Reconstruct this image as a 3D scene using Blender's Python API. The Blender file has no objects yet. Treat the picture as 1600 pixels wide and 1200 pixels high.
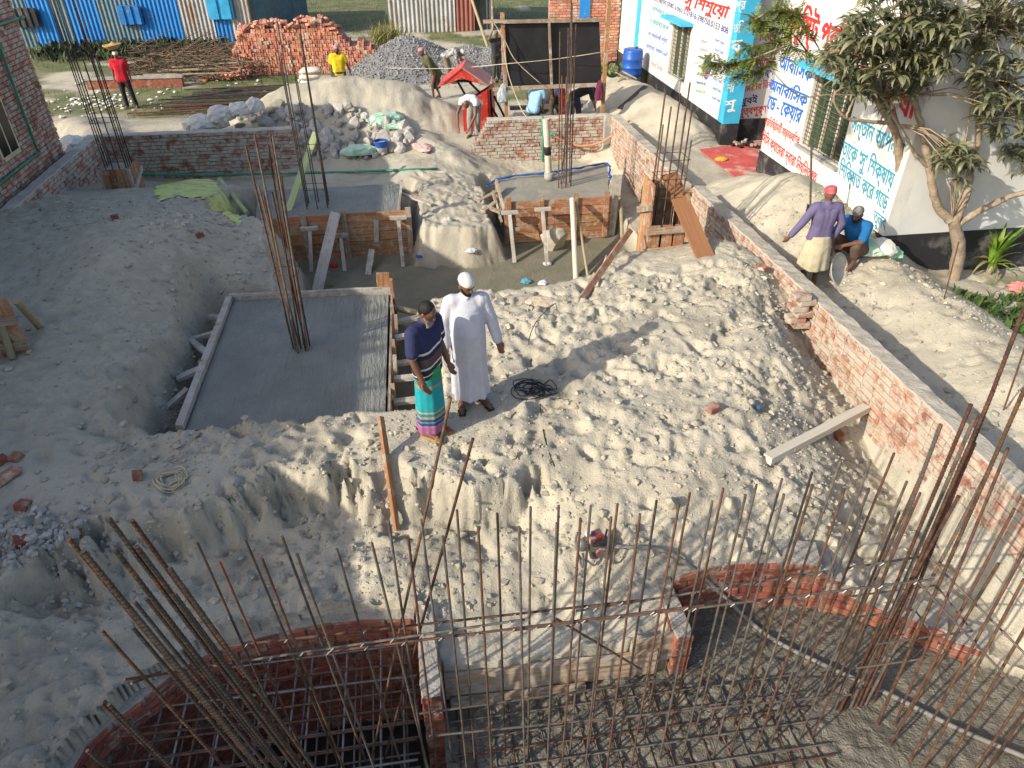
import bpy, bmesh, math, random
import numpy as np
from mathutils import Vector, Matrix, Euler, Quaternion

random.seed(11); rng = np.random.default_rng(11)
R = math.radians
scene = bpy.context.scene
col = scene.collection

# ------------------------------------------------------------------ camera
F_PX, PITCH, YAW, CAM_Z = 1110.0, R(35), R(8.4), 4.9
cam = bpy.data.cameras.new('camera'); cam_o = bpy.data.objects.new('camera', cam); col.objects.link(cam_o)
cam.sensor_width = 36; cam.lens = F_PX / 1600 * 36; cam.clip_start = 0.05; cam.clip_end = 2000
cam_o.location = (0, 0, CAM_Z); cam_o.rotation_euler = (R(90) - PITCH, 0, -YAW)
scene.camera = cam_o
# ------------------------------------------------------------------ sky and sun
SUN_ELEV = R(28.0); SH = R(26.6)                     # shadows run towards (+cos SH, +sin SH)
world = bpy.data.worlds.new('World'); scene.world = world; world.use_nodes = True
nt = world.node_tree; bgn = nt.nodes['Background']
sky = nt.nodes.new('ShaderNodeTexSky'); sky.sky_type = 'NISHITA'; sky.sun_disc = False
sky.sun_elevation = SUN_ELEV; sky.sun_rotation = math.atan2(-math.cos(SH), -math.sin(SH)) % (2 * math.pi)
sky.air_density = 1.0; sky.dust_density = 2.6
nt.links.new(sky.outputs[0], bgn.inputs[0]); bgn.inputs[1].default_value = 0.15
sun = bpy.data.lights.new('sun', 'SUN'); sun.energy = 4.1; sun.angle = R(0.53); sun.color = (1.0, 0.915, 0.76)
sun_o = bpy.data.objects.new('sun', sun); col.objects.link(sun_o); sun_o.location = (-30, -15, 30)
LD = Vector((math.cos(SH) * math.cos(SUN_ELEV), math.sin(SH) * math.cos(SUN_ELEV), -math.sin(SUN_ELEV)))
sun_o.rotation_euler = LD.to_track_quat('-Z', 'Y').to_euler()
vs = scene.view_settings; vs.view_transform = 'Standard'; vs.look = 'None'; vs.exposure = 0.52; vs.gamma = 1.0

# ------------------------------------------------------------------ pixel to place
FW = Vector((math.sin(YAW) * math.cos(PITCH), math.cos(YAW) * math.cos(PITCH), -math.sin(PITCH)))
RT = Vector((math.cos(YAW), -math.sin(YAW), 0)); UP = RT.cross(FW)
CAM = Vector((0, 0, CAM_Z))
def ray(px, py): return FW + RT * ((px - 800) / F_PX) - UP * ((py - 600) / F_PX)
def PZ(px, py, z=0.0):
    d = ray(px, py); return CAM + d * ((z - CAM_Z) / d.z)
def PY(px, py, Y):
    d = ray(px, py); return CAM + d * (Y / d.y)
def PX(px, py, X):
    d = ray(px, py); return CAM + d * (X / d.x)

# ------------------------------------------------------------------ materials
def _n(nt, t, **kw):
    n = nt.nodes.new(t)
    for k, v in kw.items(): setattr(n, k, v)
    return n
def rgba(c): return (c[0], c[1], c[2], 1.0)
def mat(name, c1, c2=None, c3=None, scale=4.0, detail=6, rough=.85, bump=.25, bscale=60, bdist=.01, rand=.0, hue=.0,
        metallic=0.0, spec=.3, grain=False, dust=None, dust_amt=.5, dust_scale=3.0, wet=None, trans=0.0, bands=None, band_obj=True):
    m = bpy.data.materials.new(name); m.use_nodes = True
    nt = m.node_tree; L = nt.links.new
    b = nt.nodes['Principled BSDF']
    b.inputs['Roughness'].default_value = rough; b.inputs['Metallic'].default_value = metallic
    b.inputs['Specular IOR Level'].default_value = spec
    geo = _n(nt, 'ShaderNodeNewGeometry'); tc = _n(nt, 'ShaderNodeTexCoord'); oi = _n(nt, 'ShaderNodeObjectInfo')
    c2 = c2 or tuple(x * .72 for x in c1)
    # coordinates: place in the world, or along the piece for wood grain
    if grain:
        mp = _n(nt, 'ShaderNodeMapping'); mp.inputs['Scale'].default_value = (1.2, 14, 7)
        add = _n(nt, 'ShaderNodeVectorMath', operation='ADD')
        sc = _n(nt, 'ShaderNodeVectorMath', operation='SCALE'); sc.inputs[0].default_value = (37, 19, 53)
        L(oi.outputs['Random'], sc.inputs['Scale']); L(tc.outputs['Object'], mp.inputs['Vector'])
        L(mp.outputs[0], add.inputs[0]); L(sc.outputs[0], add.inputs[1]); vec = add.outputs[0]
    else:
        vec = geo.outputs['Position']
    no = _n(nt, 'ShaderNodeTexNoise'); no.inputs['Scale'].default_value = scale if not grain else 1.0
    no.inputs['Detail'].default_value = detail; no.inputs['Roughness'].default_value = .62
    L(vec, no.inputs['Vector'])
    cr = _n(nt, 'ShaderNodeValToRGB'); cr.color_ramp.elements[0].position = .36; cr.color_ramp.elements[1].position = .64
    cr.color_ramp.elements[0].color = rgba(c2); cr.color_ramp.elements[1].color = rgba(c1)
    if c3:
        e = cr.color_ramp.elements.new(.5); e.color = rgba(c1); cr.color_ramp.elements[2].color = rgba(c3)
    L(no.outputs['Fac'], cr.inputs['Fac']); out = cr.outputs['Color']
    if bands:                                            # woven or painted stripes across the piece's own height
        sep = _n(nt, 'ShaderNodeSeparateXYZ'); L(tc.outputs['Object'], sep.inputs[0])
        mr = _n(nt, 'ShaderNodeMapRange'); mr.inputs[1].default_value = bands[0]; mr.inputs[2].default_value = bands[1]
        wob = _n(nt, 'ShaderNodeMath', operation='MULTIPLY_ADD'); wob.inputs[1].default_value = bands[3]; 
        L(sep.outputs[0], wob.inputs[0]); L(sep.outputs[2], wob.inputs[2]); L(wob.outputs[0], mr.inputs[0])
        rb = _n(nt, 'ShaderNodeValToRGB'); rb.color_ramp.interpolation = 'CONSTANT'
        els = rb.color_ramp.elements
        while len(els) > 1: els.remove(els[0])
        els[0].position = 0; els[0].color = rgba(bands[2][0][1])
        for p, c in bands[2][1:]:
            e = els.new(p); e.color = rgba(c)
        L(mr.outputs[0], rb.inputs['Fac'])
        mx = _n(nt, 'ShaderNodeMix', data_type='RGBA', blend_type='MULTIPLY'); mx.inputs[0].default_value = .35
        L(rb.outputs['Color'], mx.inputs[6]); L(out, mx.inputs[7]); out = mx.outputs[2]
    if rand or hue:
        ad = _n(nt, 'ShaderNodeMath', operation='ADD'); L(oi.outputs['Random'], ad.inputs[0]); L(geo.outputs['Random Per Island'], ad.inputs[1])
        fr = _n(nt, 'ShaderNodeMath', operation='FRACT'); L(ad.outputs[0], fr.inputs[0])
        hs = _n(nt, 'ShaderNodeHueSaturation')
        mr = _n(nt, 'ShaderNodeMapRange'); mr.inputs[3].default_value = 1 - rand; mr.inputs[4].default_value = 1 + rand
        L(fr.outputs[0], mr.inputs[0]); L(mr.outputs[0], hs.inputs['Value'])
        if hue:
            m2 = _n(nt, 'ShaderNodeMath', operation='MULTIPLY'); m2.inputs[1].default_value = 7.31; L(fr.outputs[0], m2.inputs[0])
            f2 = _n(nt, 'ShaderNodeMath', operation='FRACT'); L(m2.outputs[0], f2.inputs[0])
            mh = _n(nt, 'ShaderNodeMapRange'); mh.inputs[3].default_value = .5 - hue; mh.inputs[4].default_value = .5 + hue
            L(f2.outputs[0], mh.inputs[0]); L(mh.outputs[0], hs.inputs['Hue'])
        L(out, hs.inputs['Color']); out = hs.outputs['Color']
    if dust:
        n2 = _n(nt, 'ShaderNodeTexNoise'); n2.inputs['Scale'].default_value = dust_scale; n2.inputs['Detail'].default_value = 9; n2.inputs['Roughness'].default_value = .7
        L(geo.outputs['Position'], n2.inputs['Vector'])
        r2 = _n(nt, 'ShaderNodeMapRange'); r2.inputs[1].default_value = .62 - .34 * dust_amt; r2.inputs[2].default_value = .72 - .30 * dust_amt
        r2.inputs[4].default_value = .93
        L(n2.outputs['Fac'], r2.inputs[0])
        mx = _n(nt, 'ShaderNodeMix', data_type='RGBA'); L(r2.outputs[0], mx.inputs[0]); L(out, mx.inputs[6]); mx.inputs[7].default_value = rgba(dust)
        out = mx.outputs[2]
    L(out, b.inputs['Base Color'])
    if wet:                                              # (lowest roughness, scale): wet and dry patches
        n4 = _n(nt, 'ShaderNodeTexNoise'); n4.inputs['Scale'].default_value = wet[1]; n4.inputs['Detail'].default_value = 4
        L(geo.outputs['Position'], n4.inputs['Vector'])
        r4 = _n(nt, 'ShaderNodeMapRange'); r4.inputs[1].default_value = .35; r4.inputs[2].default_value = .6
        r4.inputs[3].default_value = wet[0]; r4.inputs[4].default_value = rough
        L(n4.outputs['Fac'], r4.inputs[0]); L(r4.outputs[0], b.inputs['Roughness'])
    if bump:
        n3 = _n(nt, 'ShaderNodeTexNoise'); n3.inputs['Scale'].default_value = bscale if not grain else 2.2
        n3.inputs['Detail'].default_value = 5
        L(vec, n3.inputs['Vector'])
        bp = _n(nt, 'ShaderNodeBump'); bp.inputs['Strength'].default_value = bump; bp.inputs['Distance'].default_value = bdist
        L(n3.outputs['Fac'], bp.inputs['Height']); L(bp.outputs[0], b.inputs['Normal'])
    if trans:
        b.inputs['Transmission Weight'].default_value = 0
        tr = _n(nt, 'ShaderNodeBsdfTranslucent'); ms = _n(nt, 'ShaderNodeMixShader'); ms.inputs[0].default_value = trans
        L(out, tr.inputs['Color']); L(b.outputs[0], ms.inputs[1]); L(tr.outputs[0], ms.inputs[2])
        L(ms.outputs[0], nt.nodes['Material Output'].inputs['Surface'])
    return m

SAND = (.428, .388, .305); MORTAR = (.46, .425, .36)
M = {}
M['brick'] = mat('brick_dusty', (.40, .185, .125), (.27, .12, .085), scale=9, rand=.28, hue=.012, dust=MORTAR, dust_amt=.62, dust_scale=4.5, bump=.5, bscale=45)
M['brick_bare'] = mat('brick_bare', (.40, .19, .135), (.29, .13, .09), scale=9, rand=.3, hue=.012, dust=MORTAR, dust_amt=.48, dust_scale=5, bump=.5, bscale=45)
M['brick_pale'] = mat('brick_whitened', (.38, .185, .13), (.28, .13, .09), scale=7, rand=.3, hue=.012, dust=(.43, .385, .31), dust_amt=.60, dust_scale=8, bump=.6, bscale=30)
M['brick_red'] = mat('brick_red', (.31, .105, .065), (.20, .068, .046), scale=10, rand=.25, hue=.01, dust=(.30, .25, .2), dust_amt=.28, dust_scale=6, bump=.5, bscale=45)
M['brick_stack'] = mat('brick_fired', (.55, .25, .165), (.42, .17, .11), scale=5, rand=.3, hue=.014, dust=(.55, .45, .36), dust_amt=.30, dust_scale=3, bump=.4)
M['mortar'] = mat('mortar', (.36, .335, .29), (.24, .22, .19), scale=8, bump=.7, bscale=35, bdist=.02)
M['mortar_pale'] = mat('mortar_pale', (.44, .40, .335), (.31, .28, .23), scale=5, bump=.8, bscale=30, bdist=.02)
M['plaster_top'] = mat('mortar_bed', (.50, .475, .42), (.38, .35, .30), scale=5, bump=.6, bscale=30, bdist=.02)
M['concrete'] = mat('concrete', (.34, .33, .31), (.25, .245, .23), scale=5, bump=.5, bscale=40, dust=(.42, .39, .33), dust_amt=.3)
M['wood'] = mat('form_timber', (.35, .165, .078), (.22, .095, .045), c3=(.42, .22, .11), rand=.28, hue=.012, grain=True, bump=.35, bdist=.006, dust=(.38, .33, .26), dust_amt=.36, dust_scale=6)
M['wood_old'] = mat('old_timber', (.30, .215, .145), (.17, .12, .085), c3=(.40, .31, .22), rand=.25, grain=True, bump=.4, bdist=.006, dust=(.40, .36, .30), dust_amt=.4, dust_scale=7)
M['wood_grey'] = mat('cement_smeared_timber', (.36, .32, .27), (.24, .21, .175), c3=(.45, .42, .36), rand=.2, grain=True, bump=.4, bdist=.006, dust=(.44, .42, .38), dust_amt=.5, dust_scale=7)
M['wood_pale'] = mat('pale_timber', (.60, .55, .45), (.46, .41, .33), rand=.1, grain=True, bump=.3, bdist=.005)
M['bamboo'] = mat('bamboo', (.36, .30, .19), (.25, .20, .12), rand=.2, grain=True, bump=.2)
M['bamboo_green'] = mat('green_bamboo', (.40, .46, .21), (.30, .35, .15), c3=(.52, .54, .32), rand=.1, grain=True, bump=.2)
M['rust'] = mat('rusty_steel', (.098, .054, .036), (.055, .036, .029), c3=(.15, .078, .045), scale=14, rand=.3, hue=.012, rough=.7, metallic=.25, bump=.4, bscale=150, bdist=.002)
M['steel'] = mat('dark_steel', (.095, .082, .073), (.055, .048, .044), scale=16, rand=.3, rough=.5, metallic=.55, bump=.4, bscale=150, bdist=.002, dust=(.2, .1, .055), dust_amt=.2, dust_scale=5)
M['steel_grey'] = mat('cement_splashed_steel', (.155, .14, .12), (.08, .07, .062), scale=18, rand=.3, rough=.6, metallic=.3, bump=.4, bscale=150, bdist=.002, dust=(.19, .10, .06), dust_amt=.3, dust_scale=6)
M['wire'] = mat('tie_wire', (.55, .53, .50), rough=.45, metallic=.6, bump=0)
M['pipe_green'] = mat('green_pipe', (.035, .27, .155), (.03, .20, .12), rough=.45, bump=.05, dust=(.3, .33, .27), dust_amt=.2)
M['pipe_pale'] = mat('pale_pipe', (.58, .54, .44), (.46, .42, .34), rough=.6, bump=.2)
M['blue'] = mat('blue_plastic', (.02, .10, .42), (.015, .07, .30), rough=.4, bump=.2, bscale=25)
M['black'] = mat('black_rubber', (.02, .021, .024), (.014, .014, .016), rough=.5, bump=.1)
M['black_sheet'] = mat('black_sheeting', (.022, .022, .024), (.016, .016, .018), scale=2, rough=.55, bump=.25, bscale=4, bdist=.03)
M['red_paint'] = mat('red_paint', (.56, .045, .03), (.42, .035, .025), scale=3, rough=.45, bump=.1, dust=(.42, .30, .24), dust_amt=.22, dust_scale=5)
M['red_faded'] = mat('faded_red_paint', (.52, .26, .23), (.42, .18, .16), scale=4, rough=.6, bump=.1)
M['grey_metal'] = mat('grey_metal', (.22, .22, .21), (.15, .15, .145), rough=.5, metallic=.5, bump=.1)
M['white'] = mat('white_wash', (.61, .605, .57), (.55, .54, .50), scale=1.2, rough=.8, bump=.2, bscale=30, dust=(.54, .51, .45), dust_amt=.24, dust_scale=2.2)
M['grey_wall'] = mat('grey_plaster', (.62, .62, .60), (.55, .55, .53), scale=1.5, rough=.85, bump=.2, bscale=30)
M['dado'] = mat('black_dado', (.03, .031, .034), (.022, .022, .024), scale=2, rough=.6, bump=.2, dust=(.12, .12, .11), dust_amt=.3, dust_scale=2)
M['cyan'] = mat('cyan_paint', (.05, .42, .66), (.04, .34, .56), scale=2, rough=.6, bump=.1)
M['sacking'] = mat('white_sacking', (.70, .68, .62), (.52, .50, .46), scale=6, rough=.7, bump=.4, bscale=18, bdist=.03)
M['green_sack'] = mat('green_sacking', (.22, .52, .33), (.55, .62, .54), scale=5, rough=.6, bump=.4, bscale=18, bdist=.03)
M['lime'] = mat('lime_patch', (.54, .60, .20), (.40, .42, .19), c3=(.58, .66, .26), scale=5, bump=.6, bscale=25, bdist=.03)
M['rubble'] = mat('broken_concrete', (.44, .42, .38), (.33, .31, .28), scale=6, rand=.22, bump=.6, bscale=40)
M['gravel'] = mat('stone_chips', (.25, .25, .255), (.16, .16, .165), scale=12, rand=.4, bump=.3)
M['clod'] = mat('sand_clod', SAND, tuple(.75 * x for x in SAND), scale=6, rand=.14, bump=.6, bscale=50)
M['rope'] = mat('pale_rope', (.55, .48, .36), (.42, .36, .26), rough=.9, bump=.3)
M['hose'] = mat('grey_hose', (.22, .21, .19), (.15, .145, .13), rough=.6, bump=.3, bscale=120)
M['hose_orange'] = mat('orange_hose', (.62, .30, .17), (.5, .22, .12), rough=.5, bump=.1)
M['glass_dark'] = mat('dark_opening', (.012, .014, .013), rough=.25, bump=0)
M['board_green'] = mat('green_board', (.04, .085, .04), (.03, .06, .03), rough=.5, bump=.05)
M['carpet'] = mat('red_carpet', (.52, .095, .085), (.42, .075, .07), scale=3, bump=.4, bscale=90, dust=(.48, .34, .27), dust_amt=.28, dust_scale=2)
M['bark'] = mat('bark', (.34, .27, .195), (.22, .17, .12), scale=9, bump=.9, bscale=28, bdist=.02)
M['leaf'] = mat('mango_leaf', (.20, .205, .105), (.135, .145, .07), scale=6, rand=.4, hue=.025, rough=.45, spec=.4, bump=.1, trans=.22, dust=(.30, .29, .22), dust_amt=.30, dust_scale=6)
M['leaf_light'] = mat('feathery_leaf', (.24, .27, .06), (.15, .19, .05), scale=6, rand=.35, hue=.03, rough=.6, bump=0, trans=.4)
M['leaf_bright'] = mat('bright_leaf', (.17, .31, .035), (.10, .20, .03), c3=(.3, .36, .06), scale=5, rand=.25, rough=.45, bump=0, trans=.35)
M['grass'] = mat('grass_blade', (.085, .13, .035), (.055, .09, .028), scale=3, rand=.4, hue=.03, rough=.7, bump=0, trans=.25)
M['brush'] = mat('dry_twig', (.15, .105, .07), (.09, .065, .045), scale=8, rand=.35, bump=.3)
M['skin'] = mat('brown_skin', (.165, .078, .045), (.135, .062, .036), scale=8, rough=.5, spec=.4, bump=.08, bscale=90, bdist=.003)
M['hair'] = mat('black_hair', (.012, .010, .009), (.008, .007, .006), rough=.55, bump=.8, bscale=110, bdist=.01)
M['beard_grey'] = mat('grey_beard', (.30, .27, .22), (.12, .10, .085), scale=30, rough=.8, bump=.8, bscale=110, bdist=.01)
def cloth(name, c, c2=None, **k): return mat(name, c, c2 or tuple(x * .85 for x in c), scale=7, rough=.85, bump=.45, bscale=11, bdist=.03, **k)

# ------------------------------------------------------------------ meshes and objects
def tag(o, label=None, cat=None, group=None, kind=None):
    if label: o['label'] = label
    if cat: o['category'] = cat
    if group: o['group'] = group
    if kind: o['kind'] = kind
    return o
def new(name, me, parent=None, mtx=None):
    o = bpy.data.objects.new(name, me); col.objects.link(o)
    if mtx is not None: o.matrix_world = mtx
    INV[o.name] = mtx.inverted() if mtx is not None else Matrix()
    if parent is not None:
        o.parent = parent; o.matrix_parent_inverse = INV[parent.name]
    return o
INV = {}
def thing(name, loc, label, cat, group=None):
    o = bpy.data.objects.new(name, None); col.objects.link(o); o.location = loc; o.empty_display_size = .1
    INV[o.name] = Matrix.Translation(-Vector(loc))
    return tag(o, label, cat, group)
def mesh_bm(name, bm, m, smooth=False):
    me = bpy.data.meshes.new(name); bm.to_mesh(me); bm.free()
    if m is not None: me.materials.append(m)
    if smooth: me.polygons.foreach_set('use_smooth', [True] * len(me.polygons))
    else: me.shade_flat()
    return me
def mesh_np(name, v, f, m, smooth=False):
    """v (n,3) array, f (k,3|4) array"""
    me = bpy.data.meshes.new(name); v = np.asarray(v, np.float32); f = np.asarray(f, np.int32)
    me.vertices.add(len(v)); me.vertices.foreach_set('co', v.ravel())
    k = f.shape[1]; me.loops.add(f.size); me.loops.foreach_set('vertex_index', f.ravel())
    me.polygons.add(len(f)); me.polygons.foreach_set('loop_start', np.arange(0, f.size, k, dtype=np.int32))
    me.polygons.foreach_set('loop_total', np.full(len(f), k, np.int32))
    if smooth: me.polygons.foreach_set('use_smooth', np.ones(len(f), bool))
    me.update(calc_edges=True)
    if not smooth: me.shade_flat()
    if m is not None: me.materials.append(m)
    return me
CUBE_V = np.array([[x, y, z] for x in (-.5, .5) for y in (-.5, .5) for z in (-.5, .5)])
CUBE_F = np.array([[0, 1, 3, 2], [4, 6, 7, 5], [0, 4, 5, 1], [2, 3, 7, 6], [0, 2, 6, 4], [1, 5, 7, 3]])
class Batch:
    """many boxes or meshes in one mesh (pieces too small to pick apart)"""
    def __init__(s): s.v = []; s.f = []; s.n = 0
    def add(s, v, f):
        s.v.append(np.asarray(v)); s.f.append(np.asarray(f) + s.n); s.n += len(v)
    def box(s, mtx, jit=0.0):
        m = np.array(mtx); v = CUBE_V.copy()
        if jit: v = v + rng.uniform(-jit, jit, v.shape)
        s.add(v @ m[:3, :3].T + m[:3, 3], CUBE_F)
    def aabb(s, a, b):
        a = np.asarray(a, float); b = np.asarray(b, float); s.add(CUBE_V * (b - a) + (a + b) / 2, CUBE_F)
    def mesh(s, name, m, smooth=False): return mesh_np(name, np.concatenate(s.v), np.concatenate(s.f), m, smooth)
_cache = {}
def unit_cyl(m, n=8, taper=1.0):
    k = ('cyl', m.name, n, taper)
    if k not in _cache:
        bm = bmesh.new(); bmesh.ops.create_cone(bm, cap_ends=True, segments=n, radius1=1, radius2=taper, depth=1)
        me = mesh_bm('rod', bm, m)
        for p in me.polygons: p.use_smooth = len(p.vertices) == 4
        _cache[k] = me
    return _cache[k]
def unit_box(m, bev=.0):
    k = ('box', m.name)
    if k not in _cache:
        bm = bmesh.new(); bmesh.ops.create_cube(bm, size=1); _cache[k] = mesh_bm('block', bm, m)
    return _cache[k]
def frame(p0, p1, up=(0, 0, 1)):
    """rotation with X along p0 to p1"""
    x = (Vector(p1) - Vector(p0)).normalized(); u = Vector(up)
    if abs(x.dot(u)) > .98: u = Vector((0, 1, 0)) if abs(x.y) < .9 else Vector((1, 0, 0))
    y = u.cross(x).normalized(); z = x.cross(y)
    return Matrix((x, y, z)).transposed()
def rod(name, p0, p1, r, m, parent=None, n=8, taper=1.0):
    p0 = Vector(p0); p1 = Vector(p1); q = (p1 - p0).to_track_quat('Z', 'Y')
    mt = Matrix.Translation((p0 + p1) / 2) @ q.to_matrix().to_4x4() @ Matrix.Diagonal((r, r, (p1 - p0).length, 1))
    return new(name, unit_cyl(m, n, taper), parent, mt)
PLANKS = {}
def plank_mesh(m, k):
    key = (m.name, k)
    if key not in PLANKS:
        bm = bmesh.new(); bmesh.ops.create_cube(bm, size=1)
        bmesh.ops.subdivide_edges(bm, edges=[e for e in bm.edges if abs(e.verts[0].co.x - e.verts[1].co.x) > .5], cuts=3)
        rr = random.Random(k + 77)
        for v in bm.verts:
            v.co.y += rr.uniform(-.035, .035); v.co.z += rr.uniform(-.05, .05) + .12 * (rr.random() - .5) * (1 - 4 * v.co.x ** 2) * 0
            v.co.x += rr.uniform(-.004, .004)
        PLANKS[key] = mesh_bm('plank', bm, m)
    return PLANKS[key]
def plank(name, p0, p1, w, t, m, parent=None, up=(0, 0, 1)):
    """board along p0 to p1, w across, t thick along 'up'"""
    p0 = Vector(p0); p1 = Vector(p1)
    mt = Matrix.Translation((p0 + p1) / 2) @ frame(p0, p1, up).to_4x4() @ Matrix.Diagonal(((p1 - p0).length, w, t, 1))
    return new(name, plank_mesh(m, random.randrange(5)), parent, mt)
def tube_arrays(pts, rad, n=8, cap=True):
    pts = [Vector(p) for p in pts]; N = len(pts)
    if not hasattr(rad, '__len__'): rad = [rad] * N
    v = []; ref = None
    for i, p in enumerate(pts):
        t = (pts[min(i + 1, N - 1)] - pts[max(i - 1, 0)]).normalized()
        if ref is None: ref = Vector((0, 0, 1)) if abs(t.z) < .9 else Vector((1, 0, 0))
        a = (ref - t * ref.dot(t)).normalized(); b = t.cross(a); ref = a
        for k in range(n):
            an = 2 * math.pi * k / n; v.append(p + (a * math.cos(an) + b * math.sin(an)) * rad[i])
    f = [[i * n + k, i * n + (k + 1) % n, (i + 1) * n + (k + 1) % n, (i + 1) * n + k] for i in range(N - 1) for k in range(n)]
    if cap:
        for base, p in ((0, pts[0]), ((N - 1) * n, pts[-1])):
            c = len(v); v.append(p)
            for k in range(0, n): f.append([base + k, base + (k + 1) % n, c, c])
    return np.array([tuple(q) for q in v]), f
def tube_mesh(name, pts, rad, m, n=8, smooth=True):
    v, f = tube_arrays(pts, rad, n); me = bpy.data.meshes.new(name)
    me.from_pydata([tuple(x) for x in v], [], [tuple(dict.fromkeys(q)) for q in f]); me.materials.append(m)
    if smooth: me.polygons.foreach_set('use_smooth', [True] * len(me.polygons))
    return me
def smooth_path(pts, k=6):
    """Catmull-Rom through the points"""
    P = [Vector(p) for p in pts]; out = []
    for i in range(len(P) - 1):
        a = P[max(i - 1, 0)]; b = P[i]; c = P[i + 1]; d = P[min(i + 2, len(P) - 1)]
        for j in range(k):
            t = j / k
            out.append(.5 * ((2 * b) + (c - a) * t + (2 * a - 5 * b + 4 * c - d) * t * t + (3 * b - a - 3 * c + d) * t ** 3))
    out.append(P[-1]); return out
def ico(sub, rad=1.0):
    bm = bmesh.new(); bmesh.ops.create_icosphere(bm, subdivisions=sub, radius=rad)
    v = np.array([tuple(x.co) for x in bm.verts]); f = np.array([[w.index for w in p.verts] for p in bm.faces]); bm.free(); return v, f
ICO1 = ico(1); ICO2 = ico(2)
def rock_arrays(seed, sub=2, sharp=.35):
    r = np.random.default_rng(seed); v, f = (ICO2 if sub == 2 else ICO1); v = v.copy()
    for _ in range(7):                                  # flat broken faces
        n = r.normal(size=3); n /= np.linalg.norm(n); d = r.uniform(.45, .8); s = v @ n
        v -= np.outer(np.maximum(s - d, 0), n)
    v *= r.uniform(.75, 1.2, 3); v += r.normal(0, .03, v.shape); return v, f
def rock_mesh(seed, m, sub=2):
    k = ('rock', seed, m.name, sub)
    if k not in _cache: _cache[k] = mesh_np('rock', *rock_arrays(seed, sub), m)
    return _cache[k]
# a side scene in which letters and bodies are shaped before their finished meshes join the place
side = bpy.data.scenes.new('shaping')
def shaped(o):
    side.collection.objects.link(o); vl = side.view_layers[0]; vl.update(); return o.evaluated_get(vl.depsgraph)
# ------------------------------------------------------------------ noise on arrays
_perm = rng.permutation(512); _grad = rng.normal(size=(512, 2)); _grad /= np.linalg.norm(_grad, axis=1)[:, None]
def pn(x, y):
    xi = np.floor(x).astype(int); yi = np.floor(y).astype(int); xf = x - xi; yf = y - yi
    def g(ix, iy, dx, dy):
        h = _grad[_perm[(ix + _perm[iy & 511]) & 511]]; return h[..., 0] * dx + h[..., 1] * dy
    u = xf ** 3 * (xf * (xf * 6 - 15) + 10); w = yf ** 3 * (yf * (yf * 6 - 15) + 10)
    a = g(xi, yi, xf, yf); b = g(xi + 1, yi, xf - 1, yf); c = g(xi, yi + 1, xf, yf - 1); d = g(xi + 1, yi + 1, xf - 1, yf - 1)
    return (a + u * (b - a)) + w * ((c + u * (d - c)) - (a + u * (b - a)))
def fbm(x, y, o=4, g=.5):
    s = 0; a = 1
    for i in range(o): s = s + a * pn(x * 2 ** i + 17.3 * i, y * 2 ** i - 9.1 * i); a *= g
    return s
def sdpoly(x, y, poly):
    """signed distance to a polygon, negative inside"""
    P = np.array(poly, float); d = np.full(x.shape, 1e9); ins = np.zeros(x.shape, bool)
    for i in range(len(P)):
        a = P[i]; b = P[(i + 1) % len(P)]; e = b - a
        t = np.clip(((x - a[0]) * e[0] + (y - a[1]) * e[1]) / (e @ e), 0, 1)
        d = np.minimum(d, np.hypot(x - a[0] - t * e[0], y - a[1] - t * e[1]))
        c = (a[1] > y) != (b[1] > y)
        with np.errstate(divide='ignore', invalid='ignore'):
            xi = e[0] * (y - a[1]) / (e[1] if e[1] else 1e-9) + a[0]
        ins ^= c & (x < xi)
    return np.where(ins, -d, d)
# ================================================================== THE GROUND: one sheet, fine inside the site
def axis(a, b, step): return np.arange(a, b, step)
xs = np.unique(np.round(np.concatenate([-9.3 - np.geomspace(.1, 300, 70)[::-1], axis(-9.3, -4.5, .05), axis(-4.5, 6.4, .032), axis(6.4, 9.6, .06), 9.6 + np.geomspace(.1, 300, 60)]), 4))
ys = np.unique(np.round(np.concatenate([2.2 - np.geomspace(.1, 200, 30)[::-1], axis(2.2, 10.2, .032), axis(10.2, 19, .05), axis(19, 31, .11), 31 + np.geomspace(.2, 400, 60)]), 4))
GX, GY = np.meshgrid(xs, ys)
def rbf(ctrl, X, Y, soft=.25):
    c = np.array(ctrl, float); n = len(c)
    D = np.sqrt((c[:, None, 0] - c[None, :, 0]) ** 2 + (c[:, None, 1] - c[None, :, 1]) ** 2 + soft ** 2)
    A = np.zeros((n + 1, n + 1)); A[:n, :n] = -D; A[:n, n] = 1; A[n, :n] = 1
    A[:n, :n] -= np.eye(n) * .02
    w = np.linalg.solve(A, np.append(c[:, 2], 0)); out = np.full(X.shape, w[n])
    for i in range(n): out -= w[i] * np.sqrt((X - c[i, 0]) ** 2 + (Y - c[i, 1]) ** 2 + soft ** 2)
    return out
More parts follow.
